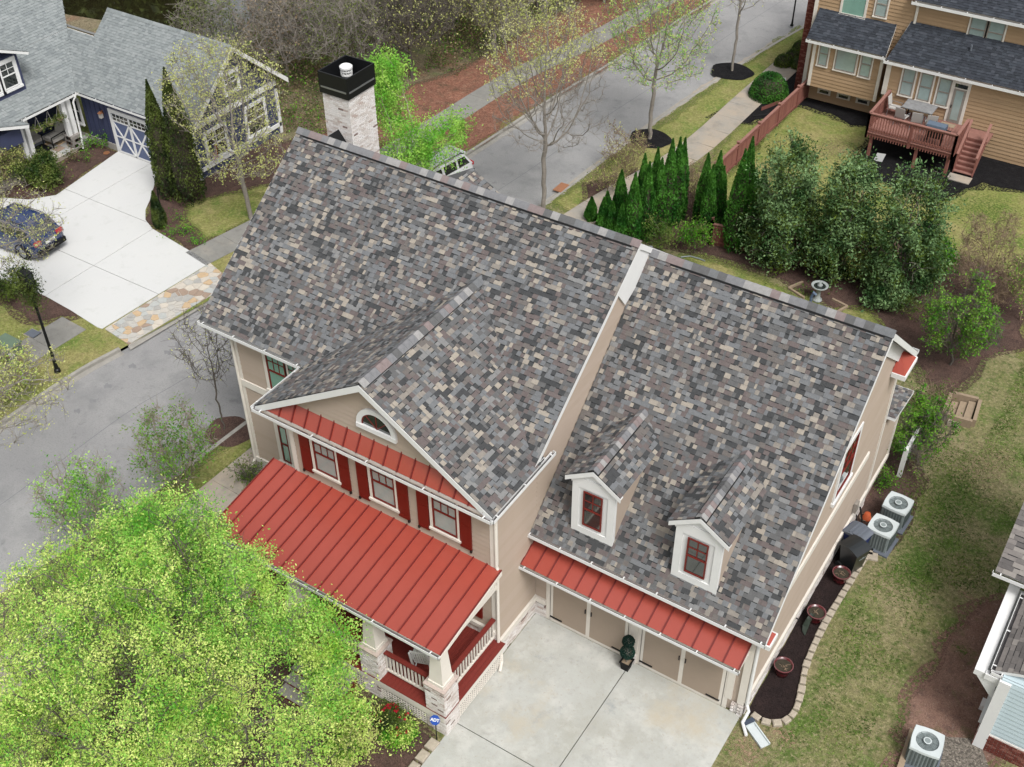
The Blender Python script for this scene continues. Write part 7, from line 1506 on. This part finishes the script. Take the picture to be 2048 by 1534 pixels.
# lamp post wrapped in a climber at the left
c = V3((-21.98, .58, 0)); t = thing('lamp_post', 'tall black lamp post with its head overgrown by dark leaves on the far verge', 'lamp post', c); MB().tube([c, c+Z*.8, c+Z*3.9], [.085, .06, .05], 10).build('post', M_['black'], t)
MB().lathe(c, [(.13, 0), (.12, .12), (.08, .16)], 12).build('base', M_['black'], t); MB().tube([c+Z*3.9, c+Z*4.1], .07, 8).build('collar', M_['black'], t)
MB().box(c.x-.16, c.x+.16, c.y-.16, c.y+.16, 4.15, 4.6).build('lantern', M_['glassdark'], t); m = MB()
for a in (-1, 1):
    for b in (-1, 1): m.box(c.x+a*.17-.015, c.x+a*.17+.015, c.y+b*.17-.015, c.y+b*.17+.015, 4.1, 4.65)
m.box(c.x-.19, c.x+.19, c.y-.19, c.y+.19, 4.08, 4.13); m.build('lantern_frame', M_['black'], t); MB().lathe((c.x, c.y, 4.65), [(.27, 0), (.06, .18), (.02, .28)], 4).build('lantern_roof', M_['black'], t)
r_ = np.random.default_rng(8); P = r_.normal(size=(2600, 3))*np.array([.2, .2, .42])+np.array([c.x-.05, c.y, 3.95]); me = cards('climber', P-np.array(c), .09, LF['cypress'], r_); obj('climber', me, t)
c2 = V3((-10.5, 46.3, 0)); t = thing('lamp_post', 'thin black lamp post on the far grass verge beside the tan house', 'lamp post', c2); MB().tube([c2, c2+Z*.5, c2+Z*4], [.07, .05, .04], 8).build('post', M_['black'], t); MB().lathe(c2, [(.11, 0), (.1, .1)], 10).build('base', M_['black'], t); MB().lathe(c2+Z*4, [(.14, 0), (.18, .4), (.04, .55)], 8).build('lantern', M_['black'], t)
# green utility box and valve cover
c = at(8, 722, z=0); t = thing('utility_box', 'pale green utility cabinet in the grass at the left edge', 'utility box', c); MB().box(c.x-.5, c.x+.4, c.y-.1, c.y+.7, 0, .62).build('cabinet', M_['utilgreen'], t); MB().box(c.x-.54, c.x+.44, c.y-.14, c.y+.74, .62, .7).build('lid', M_['utilgreen'], t); MB().box(c.x+.4, c.x+.405, c.y+.05, c.y+.3, .25, .5).build('notice', M_['white'], t)
c = at(66, 668, z=0); t = thing('meter_cover', 'dark oval meter cover in the grass beside the utility cabinet', 'cover', c); MB().box(c.x-.28, c.x+.25, c.y-.2, c.y+.2, .006, .035).build('lid', M_['binlid'], t); MB().box(c.x-.31, c.x+.28, c.y-.23, c.y+.23, .0, .02).build('frame', M_['stone'], t)
c = at(1130, 378, z=0); o_ = MB().box(-12.75, -12.3, c.y-.4, c.y+.4, .0, .035).build('drain_grate', M_['copper']); tag(o_, 'rusty drain grate at the near kerb behind the grey tree', 'grate')
c = at(232, 304, z=0); o_ = MB().lathe((c.x-.3, c.y-.35, .02), [(.16, 0), (.16, .02)], 16).build('drain_cover', M_['copper']); tag(o_, 'small brown drain cover at the corner of the white driveway', 'cover')
c = at(318, 430, z=0); o_ = MB().tube([(c.x+.25, c.y, 0), (c.x+.28, c.y, .5), (c.x+.22, c.y, .9), (c.x+.3, c.y, 1.5)], [.03, .05, .03, .02], 6).build('garden_stake', M_['matblack']); tag(o_, 'twisted black garden ornament behind the topped conifer', 'ornament')
tim = MB().obb(at(1522, 222, z=0), at(1578, 200, z=0)-at(1522, 222, z=0), V3((.1, .25, 0)), Z*.22).build('landscape_timber', M_['redfence2']); tag(tim, 'dark red timber box beside the clipped dome', 'timber')
tim = MB().tube([at(1505, 232, z=.03), at(1530, 230, z=.03), at(1550, 226, z=.03)], .05, 6).build('drain_pipe', M_['matblack']); tag(tim, 'black drain pipe on the grass left of the red fence', 'pipe')
# hanging baskets on the navy porch
for i, (x, y) in enumerate(((-34.95, 12.5), (-34.95, 11.9), (-34.95, 11.2), (-35.6, 13.5))):
    t = thing('hanging_basket', ['hanging basket of ferns nearest the paired white posts', 'hanging basket second from the paired white posts', 'hanging basket above the porch sofa', 'hanging basket beside the small porch window'][i], 'hanging basket', (x, y, 1.9), 'hanging baskets on the navy house porch')
    MB().lathe((x, y, 1.9), [(.05, 0), (.15, .08), (.19, .18)], 10).build('pot', M_['timber'], t)
    m = MB()
    for a in (0, 2.1, 4.2): m.tube([V3((x+.18*math.cos(a), y+.18*math.sin(a), 2.08)), V3((x, y, 2.7))], .006, 4)
    m.build('chain', M_['cushion'], t); r_ = np.random.default_rng(i); obj('plant', cards('plant', r_.normal(size=(260, 3))*np.array([.15, .15, .08])+np.array([0, 0, .2]), .11, LF['olive'], r_), t)
# cars
def car(loc, rz, paint, label, suv=True):
    t = thing('parked_car', label, 'car', loc, None, rz); ORG[t.name] = V3((0, 0, 0)); L, Wd = 4.5, 1.8; m = MB()
    # body: sections along x (rear at -x), each: half width, sill z, shoulder z
    S = [(-2.22, .62, .42, .72), (-2.18, .80, .32, .92), (-2.0, .87, .24, 1.02), (-1.2, .90, .22, 1.04), (0, .90, .22, 1.02), (1.0, .89, .22, .98), (1.7, .84, .24, .90), (2.12, .72, .30, .76), (2.25, .55, .4, .62)]
    V = []; 
    for x, w_, z0, z1 in S: V += [(x, -w_, z0), (x, -w_*1.02, (z0+z1)/2), (x, -w_*.94, z1), (x, w_*.94, z1), (x, w_*1.02, (z0+z1)/2), (x, w_, z0)]
    F_ = []
    for i in range(len(S)-1):
        for j in range(6): F_.append((i*6+j, i*6+(j+1) % 6, (i+1)*6+(j+1) % 6, (i+1)*6+j))
    F_ += [tuple(range(6)), tuple(reversed(range((len(S)-1)*6, len(S)*6)))]; m.add(V, F_); bdy = m.build('body', paint, t, False); bv = bdy.modifiers.new('soft', 'BEVEL'); bv.width = .07; bv.segments = 3; bv.limit_method = 'ANGLE'; bv.angle_limit = .35
    m = MB(); G = [(-2.1, .74, 1.0), (-1.75, .66, 1.52), (-.2, .66, 1.60), (.45, .64, 1.54), (1.15, .76, 1.0)]; V = []
    for x, w_, z in G: V += [(x, -w_, z), (x, w_, z)]
    V += [(x, -.84, .98) for x in (-2.1, -1.75, -.2, .45, 1.15)]+[(x, .84, .98) for x in (-2.1, -1.75, -.2, .45, 1.15)]
    m.add(V, [(0, 1, 3, 2), (2, 3, 5, 4), (4, 5, 7, 6), (6, 7, 9, 8), (0, 2, 11, 10), (2, 4, 12, 11), (4, 6, 13, 12), (6, 8, 14, 13), (3, 1, 15, 16), (5, 3, 16, 17), (7, 5, 17, 18), (9, 7, 18, 19)]); cb = m.build('cabin', paint, t); bv = cb.modifiers.new('soft', 'BEVEL'); bv.width = .05; bv.segments = 2; bv.limit_method = 'ANGLE'; bv.angle_limit = .3
    def pane(q, nm, k=.012):
        q = [V3(p) for p in q]; n_ = (q[1]-q[0]).cross(q[2]-q[0]).normalized(); c = sum(q, V3((0, 0, 0)))/len(q); n_ = n_ if n_.dot(c-V3((-.4, 0, .8))) > 0 else -n_; MB().prism([c+(p-c)*.9+n_*.002 for p in q], n_*k).build(nm, M_['glassdark'], t)
    pane([(-2.08, -.72, 1.04), (-2.08, .72, 1.04), (-1.78, .62, 1.48), (-1.78, -.62, 1.48)], 'rear_window'); pane([(.5, -.62, 1.5), (.5, .62, 1.5), (1.1, .72, 1.05), (1.1, -.72, 1.05)], 'windscreen')
    for s_ in (-1, 1):
        for a, b, c_, d in ((-1.95, -1.68, -1.15, -1.15), (-1.1, -1.1, -.2, -.2), (-.12, -.12, .38, .9)): pane([(a, s_*.825, 1.04), (b, s_*.69, 1.47), (c_, s_*.69, 1.5), (d, s_*.825, 1.04)], 'side_window')
        MB().tube([V3((-1.7, s_*.6, 1.56)), V3((-1.5, s_*.6, 1.64)), V3((.1, s_*.6, 1.65)), V3((.35, s_*.6, 1.58))], .022, 6).build('roof_rail', M_['black'], t)
        MB().obb((.72, s_*.9-.06, 1.02), X*.12, Y*.16*s_, Z*.12).build('mirror', paint, t)
        MB().obb((-2.235, s_*.62-.17, .82), X*.12, Y*.34, Z*.17).build('tail_lamp', M_['lightred'], t); MB().obb((2.0, s_*.62-.14, .66), X*.16, Y*.28, Z*.13).build('headlight', M_['glass'], t)
        for x in (-1.38, 1.4):
            wy = s_*.80; wh = MB().tube([(x, wy-.1, .33), (x, wy+.11, .33)], .335, 22).build('wheel', M_['tyre'], t); MB().tube([(x, wy+s_*.105, .33), (x, wy+s_*.125, .33)], .2, 16).build('rim', M_['galv'], wh)
            MB().tube([(x+.42*math.cos(a), s_*.915, .33+.42*math.sin(a)) for a in np.linspace(-.2, 3.34, 12)], .035, 6).build('wheel_arch', M_['matblack'], t)
    MB().obb((-2.27, -.26, .72), X*.02, Y*.52, Z*.13).build('number_plate', M_['white'], t); MB().box(-2.3, -2.15, -.78, .78, .34, .56).build('bumper', M_['matblack'], t); MB().box(-1.9, -1.72, -.6, .6, 1.53, 1.57).build('spoiler', paint, t)
    MB().box(-2.26, -2.2, -.35, .35, .88, .91).build('trim_strip', M_['galv'], t); return t
car((-30.75, 5.85, .02), math.radians(184), M_['carblue'], 'blue hatchback car parked on the white driveway, seen from behind')
car((-17.7, 19.4, -.116), math.radians(262), M_['carwhite'], 'white car parked in the street behind the lime green tree')
flush_shingles(0)
